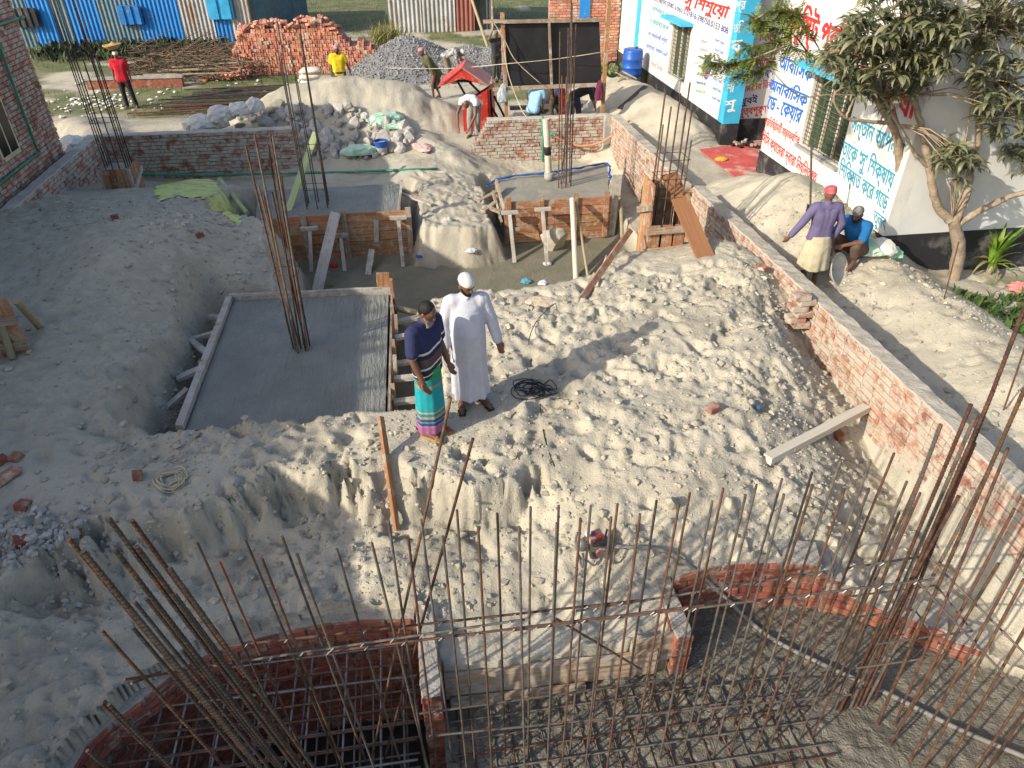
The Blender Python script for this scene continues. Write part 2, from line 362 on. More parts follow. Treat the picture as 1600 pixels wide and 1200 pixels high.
pix = [(60,1190,-.5),(0,1000,-.2),(0,1190,-.4),(150,1050,-.45),(230,990,-.5),(330,960,-.55),(500,930,-.58),(650,930,-.6),(750,960,-.65),
 (850,1000,-.72),(1000,1000,-.72),(1000,930,-.62),(1040,880,-.5),(1200,862,-.54),(1310,872,-.72),
 (60,930,-.33),(150,900,-.36),(250,900,-.50),(400,865,-.52),(520,850,-.52),(620,838,-.52),(720,850,-.5),(850,850,-.45),(1000,850,-.4),(1150,840,-.42),(1300,810,-.64),
 (0,820,-.05),(100,810,-.05),(200,800,-.06),(260,795,-.04),(330,755,-.02),(400,730,0),(480,700,.02),(560,690,0),(640,692,0),(700,694,0),(760,694,-.02),(820,670,0),
 (900,740,-.13),(1000,740,-.13),(1100,740,-.12),(1200,740,-.25),(1290,720,-.48),
 (0,700,-.02),(100,680,0),(200,680,-.1),(250,720,-.12),(350,690,-.06),(100,600,.05),(200,600,0),(0,560,.05),(100,500,.16),(230,470,.02),(180,400,.48),(285,355,.40),(60,420,.28),(0,400,.28),
 (390,420,-.3),(410,460,-.5),(340,440,-.25),(240,560,-.16),(280,500,-.28),(230,325,.08),(330,335,-.05),(130,325,.08),(30,340,.1),
 (300,640,-.02),(450,655,0),(580,655,0),(690,640,0),(760,640,0),(690,600,0),(770,520,.0),(850,600,.02),(950,600,.03),(1050,620,.0),(1150,640,-.02),(1240,640,-.24),
 (800,490,.03),(900,490,.05),(1000,460,.12),(1100,435,.16),(1180,430,.18),(1000,530,.08),(1100,520,.12),(1200,520,.1),(1225,560,.0)]
ctrl = [tuple(PZ(*p)) for p in pix]
ctrl += [(-8.5,18,-.5),(-7,17.6,-.8),(-5.8,17.8,-1.05),(-5.6,16.3,-.55),(-4.6,16.4,-.45),(-4.2,15.2,-.25),(-3.9,17.7,-1.1),(-2.5,17.4,-1.05),(-1.2,17.4,-.9),(0,17.3,-.62),(.9,16.6,-.7),(.8,15,-.74),(.7,14.2,-.8),(1.6,17.6,-.85),(3,17.8,-1.1),(4.8,17.8,-1.1),(-1.6,18.5,-.55),(.6,18.5,-.6),
 (4.8,12.5,-1.1),(5.1,11.5,-.6),(4.9,10.4,.05),(5.2,15,-1.2),(-6,2,-.2),(0,2,-.7),(5,2,-1.1),(-8,10,.15),(-8,6,.05),(-8.6,14,.0)]
ctrl += [tuple(PX(*q, 5.42)) for q in ((1262, 548), (1298, 600), (1334, 652), (1366, 722))] + [(5.42, 5.3, -1.02), (5.42, 4.6, -1.08), (4.9, 4.3, -.95), (4.6, 4.9, -.85)]
H_in = rbf(ctrl, GX, GY)
pix2 = [(1300,430,-.38),(1400,520,-.42),(1500,600,-.43),(1600,690,-.46),(1590,600,-.24),(1500,500,-.16),(1400,430,-.12),(1560,540,-.25),(1280,390,-.28),(1220,360,-.3),(1150,290,-.48),(1100,250,-.5),(1170,250,-.5),(1060,235,-.4),(1330,400,-.2),(1370,400,-.12)]
ctrl2 = [tuple(PZ(*p)) for p in pix2] + [(6.2,3,-.4),(8,4,-.5),(9.5,6,-.75),(9.2,8,-.75),(9.0,9.3,-.7),(8.6,10.2,-.6),(11,9,-.8),(12,4,-.8),(7.2,17,-.5),(7,19,-.5),(6.5,24,-.55),(10,16.5,-.5),(7,28,-.6)]
H_out = rbf(ctrl2, GX, GY)
H_far = -.60 + .05 * fbm(GX * .25, GY * .25, 3)
s_in = (GX > -7.45) & (GX < 5.5) & (GY < 18.62)
def sstep(a, b, x): t = np.clip((x - a) / (b - a), 0, 1); return t * t * (3 - 2 * t)
H = np.where(GX > 5.42, H_out, H_in)
H = np.where(GX < -7.4, H_far * sstep(-7.4, -8.2, GX) + H_in * (1 - sstep(-7.4, -8.2, GX)), H)
k = sstep(18.5, 19.4, GY) * (1 - sstep(5.3, 5.6, GX)); H = H * (1 - k) + H_far * k
k = np.maximum(sstep(27, 30, GY), sstep(10.5, 13, GX)); H = H * (1 - k) + H_far * k
k = sstep(2.0, .5, GY); H = H * (1 - k) - .6 * k
warp = .16 * fbm(GX * 1.3, GY * 1.3, 3); warp2 = .16 * fbm(GX * 1.3 + 40, GY * 1.3 + 9, 3)
def mound(pts, slope, rough=.15):
    """a heap with a ridge line: highest along the ridge, falling at the angle of repose"""
    out = np.full(GX.shape, -9.0); X = GX + 1.3 * rough * warp / .16; Y = GY + 1.3 * rough * warp2 / .16
    for a, b in zip(pts[:-1], pts[1:]):
        e = (b[0] - a[0], b[1] - a[1]); t = np.clip(((X - a[0]) * e[0] + (Y - a[1]) * e[1]) / (e[0] ** 2 + e[1] ** 2 + 1e-9), 0, 1)
        d = np.hypot(X - a[0] - t * e[0], Y - a[1] - t * e[1])
        out = np.maximum(out, a[2] + t * (b[2] - a[2]) - slope * (np.sqrt(d * d + .12) - .35))
    return out
def smax(a, b, s=.06): return .5 * (a + b + np.sqrt((a - b) ** 2 + s * s))
heap_mask = mound([(-4.2,21.3,-.2),(-2.9,21.4,.44),(-1.5,21.4,.60),(-.3,21.4,.48),(.8,21.1,.0)], .58)
H = smax(H, heap_mask)
H = smax(H, mound([(-1.0,19.8,-.15),(.4,19.0,-.35),(1.0,18.0,-.5)], .55))
H = smax(H, mound([(6.55,24,-.1),(6.75,21.5,.22),(6.9,19.3,.22),(7.15,18.0,-.02)], .6))
H = smax(H, mound([(7.0,13.3,.1),(7.05,12.2,.46),(7.05,11.2,.42)], .60) + np.where(GX < 5.7, -9, 0))
H = smax(H, mound([(-8.9,21.5,-.25),(-8.2,20.5,-.3)], .4))
def carve(poly, floor, slope, w=.8):
    global H
    d = sdpoly(GX + w * warp, GY + w * warp2, poly); H = np.minimum(H, floor + slope * np.maximum(d, 0)); return d
PIT = [(-1.9,10.7),(-.3,10.5),(.4,9.95),(2.4,10.1),(2.6,10.7),(4.0,11.2),(4.55,13.2),(4.6,17.0),(1.9,17.0),(1.85,13.5),(1.2,13.35),(.0,13.5),(-.1,16.2),(-3.4,16.2),(-3.4,13.9),(-2.2,13.4)]
d_pit = carve(PIT, -1.5, 2.6)
wx0 = GX + .25 * fbm(GX * 1.1 + 3, GY * 1.1, 3); wy0 = GY + .25 * fbm(GX * 1.1, GY * 1.1 + 8, 3)
# the dug bank below the two men: a steep broken face instead of an even slope
tt = (H + .52) / .52 + .6 * fbm(wx0 * 1.4 + 7, wy0 * 1.9, 6, .62); shp = -.52 + .52 * sstep(.30, .72, tt); kb = sstep(1.6, .6, GX) * sstep(6.3, 5.9, GY) * sstep(4.35, 4.6, GY) * sstep(-4.5, -3.2, GX); H = H * (1 - kb) + shp * kb
d_f1 = carve([(-3.25,7.2),(-2.85,7.0),(-.15,6.95),(-.15,10.7),(-3.2,10.7)], -1.0, 2.4, .5)
FPIT_L = [(-3.02,.5),(-2.98,3.22),(-2.62,3.75),(-2.12,4.15),(-1.15,4.33),(-.27,4.27),(-.12,3.7),(-.12,.5)]
FPIT_R = [(-.12,.5),(-.12,3.68),(2.02,3.68),(2.14,4.27),(3.2,4.32),(3.86,4.14),(4.25,3.86),(5.5,2.9),(5.5,.5)]
d_fl = carve(FPIT_L, -3.4, 60, 0); d_fr = carve(FPIT_R, -1.17, 40, 0)
# trodden, shovelled sand: swells, clods, foot holes
rough = np.where(s_in, 1.0, .55) * (1 - .85 * sstep(.15, -.15, d_pit)) * (1 - sstep(19, 26, GY) * .6)
rough = rough * (.48 + .8 * sstep(-.18, .22, fbm(GX * .75 + 50, GY * .75, 3, .5)))
rough = rough * np.where(np.minimum(d_fl, d_fr) < 0, .25, 1) * np.where(d_f1 < 0, .4, 1)
gy_, gx_ = np.gradient(H, ys, xs); slope = np.hypot(gx_, gy_)
wx = GX + .12 * fbm(GX * 2.1, GY * 2.1, 3); wy = GY + .12 * fbm(GX * 2.1 + 31, GY * 2.1, 3)
lump = 1 - 2 * np.abs(fbm(wx * 1.7, wy * 1.7, 4, .52)); lump2 = 1 - 2 * np.abs(fbm(wx * 4.6 + 5, wy * 4.6, 3, .55))
near = sstep(18, 13, GY)
H = H + rough * (.05 * fbm(GX * .9, GY * .9, 3) + (.024 + .030 * np.clip(slope, 0, 1.5)) * lump * (.4 + .6 * near) + (.008 + .014 * np.clip(slope, 0, 1.5)) * lump2 * near + .011 * fbm(GX * 9, GY * 9, 4, .68)
             + near * .030 * np.minimum(np.abs(fbm(wx * 2.3 + 60, wy * 2.9, 4, .6)), .35) * 2 - near * .035 * np.clip(fbm(wx * 3.1 + 90, wy * 3.6, 3, .6) - .28, 0, .5) * 3)
# crusts and broken slabs of sand on the dug faces near the pits
ca_, sa_ = math.cos(.6), math.sin(.6); u_ = wx0 * ca_ + wy0 * sa_; v_ = -wx0 * sa_ + wy0 * ca_
crust = np.abs(fbm(u_ * 1.8 + 11, v_ * 3.4, 5, .6)); crust2 = np.abs(fbm(u_ * 5.5 + 31, v_ * 7.5, 4, .62)); kf = sstep(9.6, 8.6, GY) * np.where(s_in, 1, .5) * rough
kf = kf * (1 + 1.0 * sstep(-2.2, -3.0, GX) * sstep(6.4, 5.6, GY))
H = H + kf * (.055 * (.22 - np.minimum(crust, .45)) + .030 * (.2 - np.minimum(crust2, .4)))
def dents(n, x0, x1, y0, y1, dep, cond=None):
    for _ in range(n):
        cx, cy = rng.uniform(x0, x1), rng.uniform(y0, y1)
        if cond and not cond(cx, cy): continue
        a = rng.uniform(0, math.pi); sz = rng.uniform(.5, 1.5); L, Wd = sz * rng.uniform(.11, .19), sz * rng.uniform(.05, .085); dp = dep * rng.uniform(.4, 1.3)
        i0, i1 = np.searchsorted(xs, [cx - .4, cx + .4]); j0, j1 = np.searchsorted(ys, [cy - .4, cy + .4])
        if i1 - i0 < 3 or j1 - j0 < 3: continue
        X = GX[j0:j1, i0:i1] - cx; Y = GY[j0:j1, i0:i1] - cy
        u = (X * math.cos(a) + Y * math.sin(a)) / L; w = (-X * math.sin(a) + Y * math.cos(a)) / Wd
        q = np.sqrt(u * u + w * w)
        H[j0:j1, i0:i1] += dp * (-np.exp(-q ** 4) + .32 * np.exp(-((q - 1.3) / .3) ** 2) * (.5 + .5 * np.sin(3 * np.arctan2(w, u) + cx * 9)))
dents(460, -.2, 5.4, 3.85, 9.4, .046, lambda x, y: not (-.5 < x < .9 and 6.0 < y < 7.0))
dents(420, -6.5, -.6, 2.5, 7.0, .045); dents(260, -6.8, -3.2, 6.5, 14.5, .03); dents(220, 5.8, 8.4, 4, 11, .035); dents(150, .1, 1.8, 13.4, 17, .035)
# trodden flat where the two men stand
for cx, cy, cz, rr_ in ((.5, 6.55, 0, .55), (.04, 6.12, 0, .4), (-.3, 6.35, 0, .35)):
    kk = np.exp(-(((GX - cx) ** 2 + (GY - cy) ** 2) / rr_ ** 2) ** 2); H = H * (1 - .8 * kk) + cz * .8 * kk
# the cut in the bank in which a plank leans
PLK = (PZ(621, 832, -.5), PZ(595, 655, .30)); e_ = PLK[1] - PLK[0]; t_ = ((GX - PLK[0].x) * e_.x + (GY - PLK[0].y) * e_.y) / (e_.x ** 2 + e_.y ** 2); d_ = np.abs((GX - PLK[0].x) * e_.y - (GY - PLK[0].y) * e_.x) / math.hypot(e_.x, e_.y)
cut = PLK[0].z + e_.z * t_ - .04 + 2.6 * np.maximum(d_ - .10 - .1 * np.abs(warp2) / .16, 0); H = np.where((t_ > -.1) & (t_ < 1.0), np.minimum(H, cut), H)
# zones of other soil: damp pit floor, grass land, grey rubble-strewn bank
Zn = np.zeros(GX.shape + (4,), np.float32); Zn[..., 3] = 1
Zn[..., 0] = np.clip(np.maximum(sstep(.12, -.1, d_pit), np.maximum(sstep(.05, -.1, d_f1) * .8, np.where(np.minimum(d_fl, d_fr) < 0, 1, 0))), 0, 1)
Zn[..., 1] = sstep(22.6, 23.6, GY + .8 * fbm(GX * .5, GY * .5, 3) + .4 * sstep(-3, -6, GX)) * sstep(.5, .2, heap_mask + .9) * sstep(-.12, .12, fbm(GX * .33 + 3, GY * .33, 4) + .25 * sstep(-2, -5, GX) + .55 * sstep(36, 40, GY) + .02)
Zn[..., 1] = np.maximum(Zn[..., 1], sstep(8.7, 9.0, GX + .3 * warp) * sstep(10.3, 9.6, GY) * sstep(-.02, .1, fbm(GX * 1.2, GY * 1.2, 3) + .1))
Zn[..., 2] = sstep(-2.4, -3.2, GX) * sstep(19, 17, GY) * sstep(5.6, 7.2, GY)
nx, ny = len(xs), len(ys)
idx = np.arange(nx * ny).reshape(ny, nx)
quads = np.stack([idx[:-1, :-1], idx[:-1, 1:], idx[1:, 1:], idx[1:, :-1]], -1).reshape(-1, 4)
M['sand'] = mat('site_sand', SAND, tuple(.74 * x for x in SAND), c3=tuple(1.10 * x for x in SAND), scale=1.1, detail=10, bump=.55, bscale=55, bdist=.012)
nt = M['sand'].node_tree; b = nt.nodes['Principled BSDF']; src = b.inputs['Base Color'].links[0].from_socket
at = nt.nodes.new('ShaderNodeAttribute'); at.attribute_name = 'zone'; sp = nt.nodes.new('ShaderNodeSeparateColor'); nt.links.new(at.outputs['Color'], sp.inputs[0])
pos = nt.nodes.new('ShaderNodeNewGeometry')
for ch, ca, cb, sc in ((2, (.35, .325, .255), (.44, .405, .315), 5.0), (0, (.205, .185, .135), (.155, .15, .105), 2.5), (1, (.085, .12, .04), (.20, .18, .095), 1.2)):
    n1 = nt.nodes.new('ShaderNodeTexNoise'); n1.inputs['Scale'].default_value = sc; n1.inputs['Detail'].default_value = 9; n1.inputs['Roughness'].default_value = .7
    nt.links.new(pos.outputs['Position'], n1.inputs['Vector'])
    r1 = nt.nodes.new('ShaderNodeValToRGB'); r1.color_ramp.elements[0].position = .38; r1.color_ramp.elements[1].position = .62
    r1.color_ramp.elements[0].color = rgba(ca); r1.color_ramp.elements[1].color = rgba(cb); nt.links.new(n1.outputs['Fac'], r1.inputs['Fac'])
    mx = nt.nodes.new('ShaderNodeMix'); mx.data_type = 'RGBA'
    nt.links.new(sp.outputs[ch], mx.inputs[0]); nt.links.new(src, mx.inputs[6]); nt.links.new(r1.outputs['Color'], mx.inputs[7]); src = mx.outputs[2]
nt.links.new(src, b.inputs['Base Color'])
fine = b.inputs['Normal'].links[0].from_node; n5 = nt.nodes.new('ShaderNodeTexNoise'); n5.inputs['Scale'].default_value = 16; n5.inputs['Detail'].default_value = 7; n5.inputs['Roughness'].default_value = .68
nt.links.new(pos.outputs['Position'], n5.inputs['Vector']); b5 = nt.nodes.new('ShaderNodeBump'); b5.inputs['Strength'].default_value = .55; b5.inputs['Distance'].default_value = .035; nt.links.new(n5.outputs['Fac'], b5.inputs['Height']); nt.links.new(b5.outputs[0], fine.inputs['Normal'])
gme = mesh_np('ground', np.stack([GX, GY, H], -1).reshape(-1, 3), quads, M['sand'], True)
ca = gme.color_attributes.new('zone', 'FLOAT_COLOR', 'POINT'); ca.data.foreach_set('color', Zn.reshape(-1))
ground = tag(new('ground', gme), 'pale grey sand heaped and trodden over the whole building site', kind='structure')
def gz(x, y):
    i = min(max(np.searchsorted(xs, x) - 1, 0), nx - 2); j = min(max(np.searchsorted(ys, y) - 1, 0), ny - 2)
    u = (x - xs[i]) / (xs[i + 1] - xs[i]); w = (y - ys[j]) / (ys[j + 1] - ys[j])
    return float((H[j, i] * (1 - u) + H[j, i + 1] * u) * (1 - w) + (H[j + 1, i] * (1 - u) + H[j + 1, i + 1] * u) * w)
def on_ground(px, py, z0=0.0):
    """the point of the ground that a pixel shows: march along its ray"""
    d = ray(px, py); d = d / abs(d.z); t = (CAM_Z - 1.2); p = CAM + d * t
    for _ in range(900):
        if p.z <= gz(p.x, p.y): break
        p = p + d * .006
    return p
# clods and crumbs of sand lying on the banks
B = Batch(); nclod = 0
while nclod < 12000:
    zone = rng.random()
    if zone < .62: x, y = rng.uniform(-3.4, 5.3), rng.uniform(4.2, 9.3)
    elif zone < .85: x, y = rng.uniform(-7, -2.4), rng.uniform(2.6, 14.5)
    else: x, y = rng.uniform(5.9, 8.3), rng.uniform(4.5, 11.5)
    i, j = np.searchsorted(xs, x) - 1, np.searchsorted(ys, y) - 1
    if min(d_fl[j, i], d_fr[j, i]) < .05 or d_f1[j, i] < .05: continue
    if rng.random() > .22 + .9 * slope[j, i] + .25 * (fbm(np.array([x * .9]), np.array([y * .9]), 2)[0] > .1): continue
    s = min(.0075 * math.exp(abs(rng.normal(0, .78))), .055)
    v, f = ICO1; v = v * rng.uniform(.45, 1.35, v.shape) * s * np.array([1, 1, .6])
    B.add(v + (x, y, gz(x, y) + s * .25), f); nclod += 1
tag(new('sand_clods', B.mesh('sand_clods', M['clod'])), 'loose clods and crumbs of sand scattered over the banks', kind='stuff')
# ================================================================== MASONRY
def brick_mesh(m, k):
    key = ('brick', m.name, k)
    if key not in _cache:
        bm = bmesh.new(); bmesh.ops.create_cube(bm, size=1); rr = random.Random(k * 31 + 5)
        bmesh.ops.bevel(bm, geom=list(bm.edges), offset=.05, segments=1, affect='EDGES')
        for v in bm.verts: v.co += Vector((rr.uniform(-.02, .02), rr.uniform(-.03, .03), rr.uniform(-.045, .045)))
        _cache[key] = mesh_bm('brick', bm, m)
    return _cache[key]
def brick_arrays(m, k):
    me = brick_mesh(m, k); key = ('barr', m.name, k)
    if key not in _cache:
        bm = bmesh.new(); bm.from_mesh(me); bmesh.ops.triangulate(bm, faces=bm.faces)
        _cache[key] = (np.array([tuple(v.co) for v in bm.verts]), np.array([[v.index for v in f.verts] for f in bm.faces])); bm.free()
    return _cache[key]
def lay_bricks(parent, mats, m, limit=300, near=CAM, stuff='brick_courses'):
    """the bricks that show largest become parts, the rest one part"""
    mats = sorted(mats, key=lambda t: (t.to_translation() - near).length)
    for t in mats[:limit]: new('brick', brick_mesh(m, random.randrange(5)), parent, t)
    rest = mats[limit:]
    if rest:
        Bb = Batch()
        for t in rest:
            v, f = brick_arrays(m, random.randrange(5)); a = np.array(t); Bb.add(v @ a[:3, :3].T + a[:3, 3], f)
        tag(new(stuff, Bb.mesh(stuff, m), parent), kind='stuff')
def brick_wall(name, label, a, b, z0, z1, th=.25, faces=(1,), m=None, mm=None, top=None, cap=None, bl=.25, bh=.088, limit=300, group=None, skip=None, cat='wall', buried=True, vis=None, s_end=None):
    a = Vector((a[0], a[1], 0)); b = Vector((b[0], b[1], 0)); L = (b - a).length; d = (b - a).normalized(); n = Vector((-d.y, d.x, 0))
    t = thing(name, (a.x, a.y, z0), label, cat, group)
    R0 = Matrix((d, n, Vector((0, 0, 1)))).transposed().to_4x4()
    nc = int(round((z1 - z0) / bh)); Bc = Batch(); mats = []; tops = []
    for c in range(nc):
        zc = z0 + (c + .5) * bh
        lo, hi = (0, L) if top is None else top(zc, L)
        if hi - lo < .1: continue
        p = a + d * ((lo + hi) / 2); Bc.box(Matrix.Translation((p.x, p.y, zc)) @ R0 @ Matrix.Diagonal((hi - lo - .03, th - .045, bh + .004, 1)))
        for fsg in faces:
            s = lo + (0 if c % 2 else -bl / 2)
            while s < hi - .02:
                s0, s1 = max(s, lo), min(s + bl, hi); s += bl
                if s1 - s0 < .06: continue
                q = a + d * ((s0 + s1) / 2) + n * (fsg * (th / 2 - .05 + random.uniform(-.006, .008)))
                if buried and zc + bh < gz(q.x + n.x * fsg * .12, q.y + n.y * fsg * .12) - .03: continue
                if vis and not vis(q, zc): continue
                if skip and skip((s0 + s1) / 2, zc): continue
                mats.append(Matrix.Translation((q.x, q.y, zc + random.uniform(-.004, .004))) @ R0 @ Euler((random.uniform(-.02, .02), 0, random.uniform(-.025, .025))).to_matrix().to_4x4()
                            @ Matrix.Diagonal((s1 - s0 - random.uniform(.008, .02), .1, bh - random.uniform(.012, .02), 1)))
    new('mortar_core', Bc.mesh('mortar_core', mm or M['mortar']), t)
    if cap:
        lo, hi = (0, L) if top is None else top(z0 + (nc - .5) * bh, L)
        k = max(int((hi - lo) / .12), 2); v = []; f = []
        for i in range(k + 1):
            p = a + d * (lo + (hi - lo) * i / k); hh = [random.uniform(.002, .018) for _ in range(3)]; w = th / 2 + random.uniform(-.012, .012); zt = z0 + nc * bh
            for off, z in ((-w, zt - .01), (-w * .9, zt + hh[0]), (0, zt + hh[1]), (w * .9, zt + hh[2]), (w, zt - .01)): v.append((p.x + n.x * off, p.y + n.y * off, z))
        for i in range(k):
            for j in range(4): f.append((i * 5 + j, i * 5 + 5 + j, i * 5 + 6 + j, i * 5 + 1 + j))
        new('mortar_bed', mesh_np('mortar_bed', v, f, cap), t)
    lay_bricks(t, mats, m or M['brick'], limit)
    return t
# --- the low walls round the site
brick_wall('boundary_wall', 'low shaded brick wall at the back left beside the timber column box', (-2.62, 18.6), (-7.2, 18.6), -1.3, .02, faces=(1,), m=M['brick'], cap=M['plaster_top'],
           top=lambda z, L: ((.0 if z < -.9 else .08 * ((z + .9) / .09 // 1 % 2)), L))
def step_top(z, L):                                      # racked back in steps on its left end
    return (max(0, .06 + (z + 1.15) * .62 if z > -.95 else .0), L)
w = brick_wall('boundary_wall', 'back brick wall with stepped broken left end, behind the sunlit concrete footing', (1.32, 18.6), (5.28, 18.6), -1.28, .04, faces=(-1,), m=M['brick'], cap=M['plaster_top'], top=step_top)
pc = PY(952, 185, 18.45)
new('concrete_post', unit_box(M['concrete']), w, Matrix.Translation((5.22, 18.42, -.6)) @ Matrix.Diagonal((.17, .2, 1.36, 1)))
brick_wall('boundary_wall', 'low brick wall at far left below the green-piped brick building', (-7.32, 18.45), (-7.32, 12.2), -.9, .04, faces=(1,), m=M['brick'], cap=M['plaster_top'])
def rtop(z, L): return (0, L) if z < -.35 else (0, L - .5 - (z + .35) * .6)
brick_wall('boundary_wall', 'sunlit brick wall running back from the tied column bars to the rear corner', (5.42, 18.45), (5.50, 12.95), -1.35, .02, faces=(-1,), m=M['brick_pale'], mm=M['mortar_pale'], cap=M['mortar_pale'], top=rtop)
wr = brick_wall('boundary_wall', 'long mortar-smeared brick wall down the right side of the site', (5.46, 12.75), (5.62, 1.9), -1.2, .21, faces=(-1,), m=M['brick_pale'], mm=M['mortar_pale'], cap=M['mortar_pale'], limit=300,
                top=lambda z, L: (.12 * ((z + 1.2) / .09 // 1 % 2), L))
def stub(cx, cy, z0, n, label):                          # toothed brick stub bonded into the wall
    t = thing('brick_stub', (cx, cy, z0), label, 'brickwork')
    for c in range(n):
        o = .06 if c % 2 else -.03
        new('brick', brick_mesh(M['brick_pale'], c % 5), t, Matrix.Translation((cx - o, cy + random.uniform(-.01, .01), z0 + c * .088)) @ Euler((0, 0, random.uniform(-.06, .06))).to_matrix().to_4x4() @ Matrix.Diagonal((.24, .2, .072, 1)))
        if c % 2 == 0: new('mortar_bed', unit_box(M['mortar_pale']), t, Matrix.Translation((cx + .03, cy, z0 + c * .088 + .044)) @ Matrix.Diagonal((.2, .18, .02, 1)))
stub(5.26, 8.02, -.15, 6, 'short toothed brick stub on the right wall above the trodden sand')
stub(5.24, 12.65, -.55, 10, 'toothed end of brickwork where the right wall breaks beside the leaning board')
# --- curved brick linings of the two front pits
def ring(name, label, pts, z0, z1, inward, m):
    t = thing(name, (pts[0][0], pts[0][1], z0), label, 'brickwork'); path = smooth_path([(x, y, 0) for x, y in pts], 8)
    seg = [0];
    for p, q in zip(path[:-1], path[1:]): seg.append(seg[-1] + (q - p).length)
    def at(s):
        i = min(max(np.searchsorted(seg, s) - 1, 0), len(seg) - 2); u = (s - seg[i]) / (seg[i + 1] - seg[i]); return path[i].lerp(path[i + 1], u), (path[i + 1] - path[i]).normalized()
    mats = []; Bc = Batch(); nc = int((z1 - z0) / .086)
    for c in range(nc):
        s = .12 if c % 2 else 0
        while s < seg[-1] - .1:
            p, d = at(s + .12); n = Vector((-d.y, d.x, 0)) * inward; Rm = Matrix((d, n, Vector((0, 0, 1)))).transposed().to_4x4(); zc = z0 + (c + .5) * .086
            q = p - n * .3
            if zc > gz(q.x, q.y) + .03: s += .245; continue
            q = p + n * (.02 + random.uniform(-.012, .012))
            mats.append(Matrix.Translation((q.x, q.y, zc)) @ Rm @ Euler((random.uniform(-.03, .03), random.uniform(-.03, .03), random.uniform(-.05, .05))).to_matrix().to_4x4() @ Matrix.Diagonal((.225, .11, .068, 1)))
            q = p - n * .10; Bc.box(Matrix.Translation((q.x, q.y, zc + random.uniform(-.004, .004))) @ Rm @ Matrix.Diagonal((.27 + random.uniform(0, .02), .30 + random.uniform(-.01, .01), .080 + random.uniform(0, .006), 1))); s += .245
    new('mortar_core', Bc.mesh('mortar_core', M['mortar']), t); lay_bricks(t, mats, m); return t
ring('brick_lining', 'curved red brick lining of the dark pit at the left front', [(-3.0, 1.6), (-2.98, 3.22), (-2.62, 3.75), (-2.12, 4.15), (-1.15, 4.33), (-.27, 4.27)], -2.35, -.56, -1, M['brick_red'])
ring('brick_lining', 'curved red brick lining behind the wet concrete at the right front', [(2.10, 4.26), (2.6, 4.35), (3.2, 4.32), (3.86, 4.14), (4.25, 3.86), (4.9, 3.4)], -1.2, -.48, -1, M['brick_red'])
brick_wall('brick_pier', 'cement-smeared brick end wall between the dark pit and the plank', (-.19, 4.30), (-.17, 3.35), -2.3, -.55, th=.16, faces=(1, -1), m=M['brick_red'], mm=M['mortar'], cap=M['mortar'], cat='brickwork', buried=False)
brick_wall('brick_pier', 'short broken brick end wall beside the board at the right pit', (2.10, 4.34), (2.10, 3.62), -1.2, -.6, th=.16, faces=(1, -1), m=M['brick_red'], mm=M['mortar'], cap=M['mortar'], cat='brickwork', buried=False)

# ================================================================== THE BRICK HOUSE ON THE LEFT (its shadow lies over the left of the site)
hx, hy = -7.62, 17.4
house = thing('brick_house', (-11, 10, -.8), 'tall red brick house at left edge with green water pipes on its wall', 'house')
Bh = Batch(); Bh.aabb((-13.5, -7, -.8), (hx - .02, hy - .02, 3.43)); Bh.aabb((-13.5, -7, 3.43), (hx + .05, hy + .05, 3.55))
new('wall', Bh.mesh('wall', M['mortar']), house)
mats = []
def house_win(y, z): return (14.75 < y < 15.6 and .55 < z < 1.9)
for c in range(int(3.45 / .088)):
    z = -.05 + c * .088 + .04; y = 13.0 - (.125 if c % 2 else 0)
    while y < hy - .02:
        y1 = min(y + .25, hy)
        if not house_win((y + y1) / 2, z) and y1 - y > .05: mats.append(Matrix.Translation((hx - .035 + random.uniform(-.006, .008), (y + y1) / 2, z)) @ Matrix.Diagonal((.1, y1 - y - .014, .072, 1)))
        y += .25
lay_bricks(house, mats, M['brick_bare'])
new('plinth', unit_box(M['dado']), house, Matrix.Translation((hx - .16, hy - 4.02, -.45)) @ Matrix.Diagonal((.4, 8.1, .84, 1)))
wn = new('window', unit_box(mat('cream_frame', (.62, .55, .36), rough=.6)), house, Matrix.Translation((hx - .03, 15.17, 1.22)) @ Matrix.Diagonal((.1, .8, 1.3, 1)))
for k in range(2): new('pane', unit_box(M['glass_dark']), wn, Matrix.Translation((hx + .012, 14.99 + .36 * k, 1.22)) @ Matrix.Diagonal((.03, .3, 1.12, 1)))
pz = [PX(a, b_, hx + .07) for a, b_ in ((-30, -5), (3, 82), (30, 158), (57, 232), (62, 238), (30, 262), (-12, 297))]
new('water_pipe', tube_mesh('water_pipe', pz, .026, M['pipe_green']), house)
pz = [PX(-20, 44, hx + .07), PX(35, 27, hx + .07)]
new('water_pipe', tube_mesh('water_pipe', pz, .028, M['pipe_green']), house)
rod('pipe_cap', PX(30, 29, hx + .07), PX(36, 26.5, hx + .07), .04, M['pipe_green'], house)

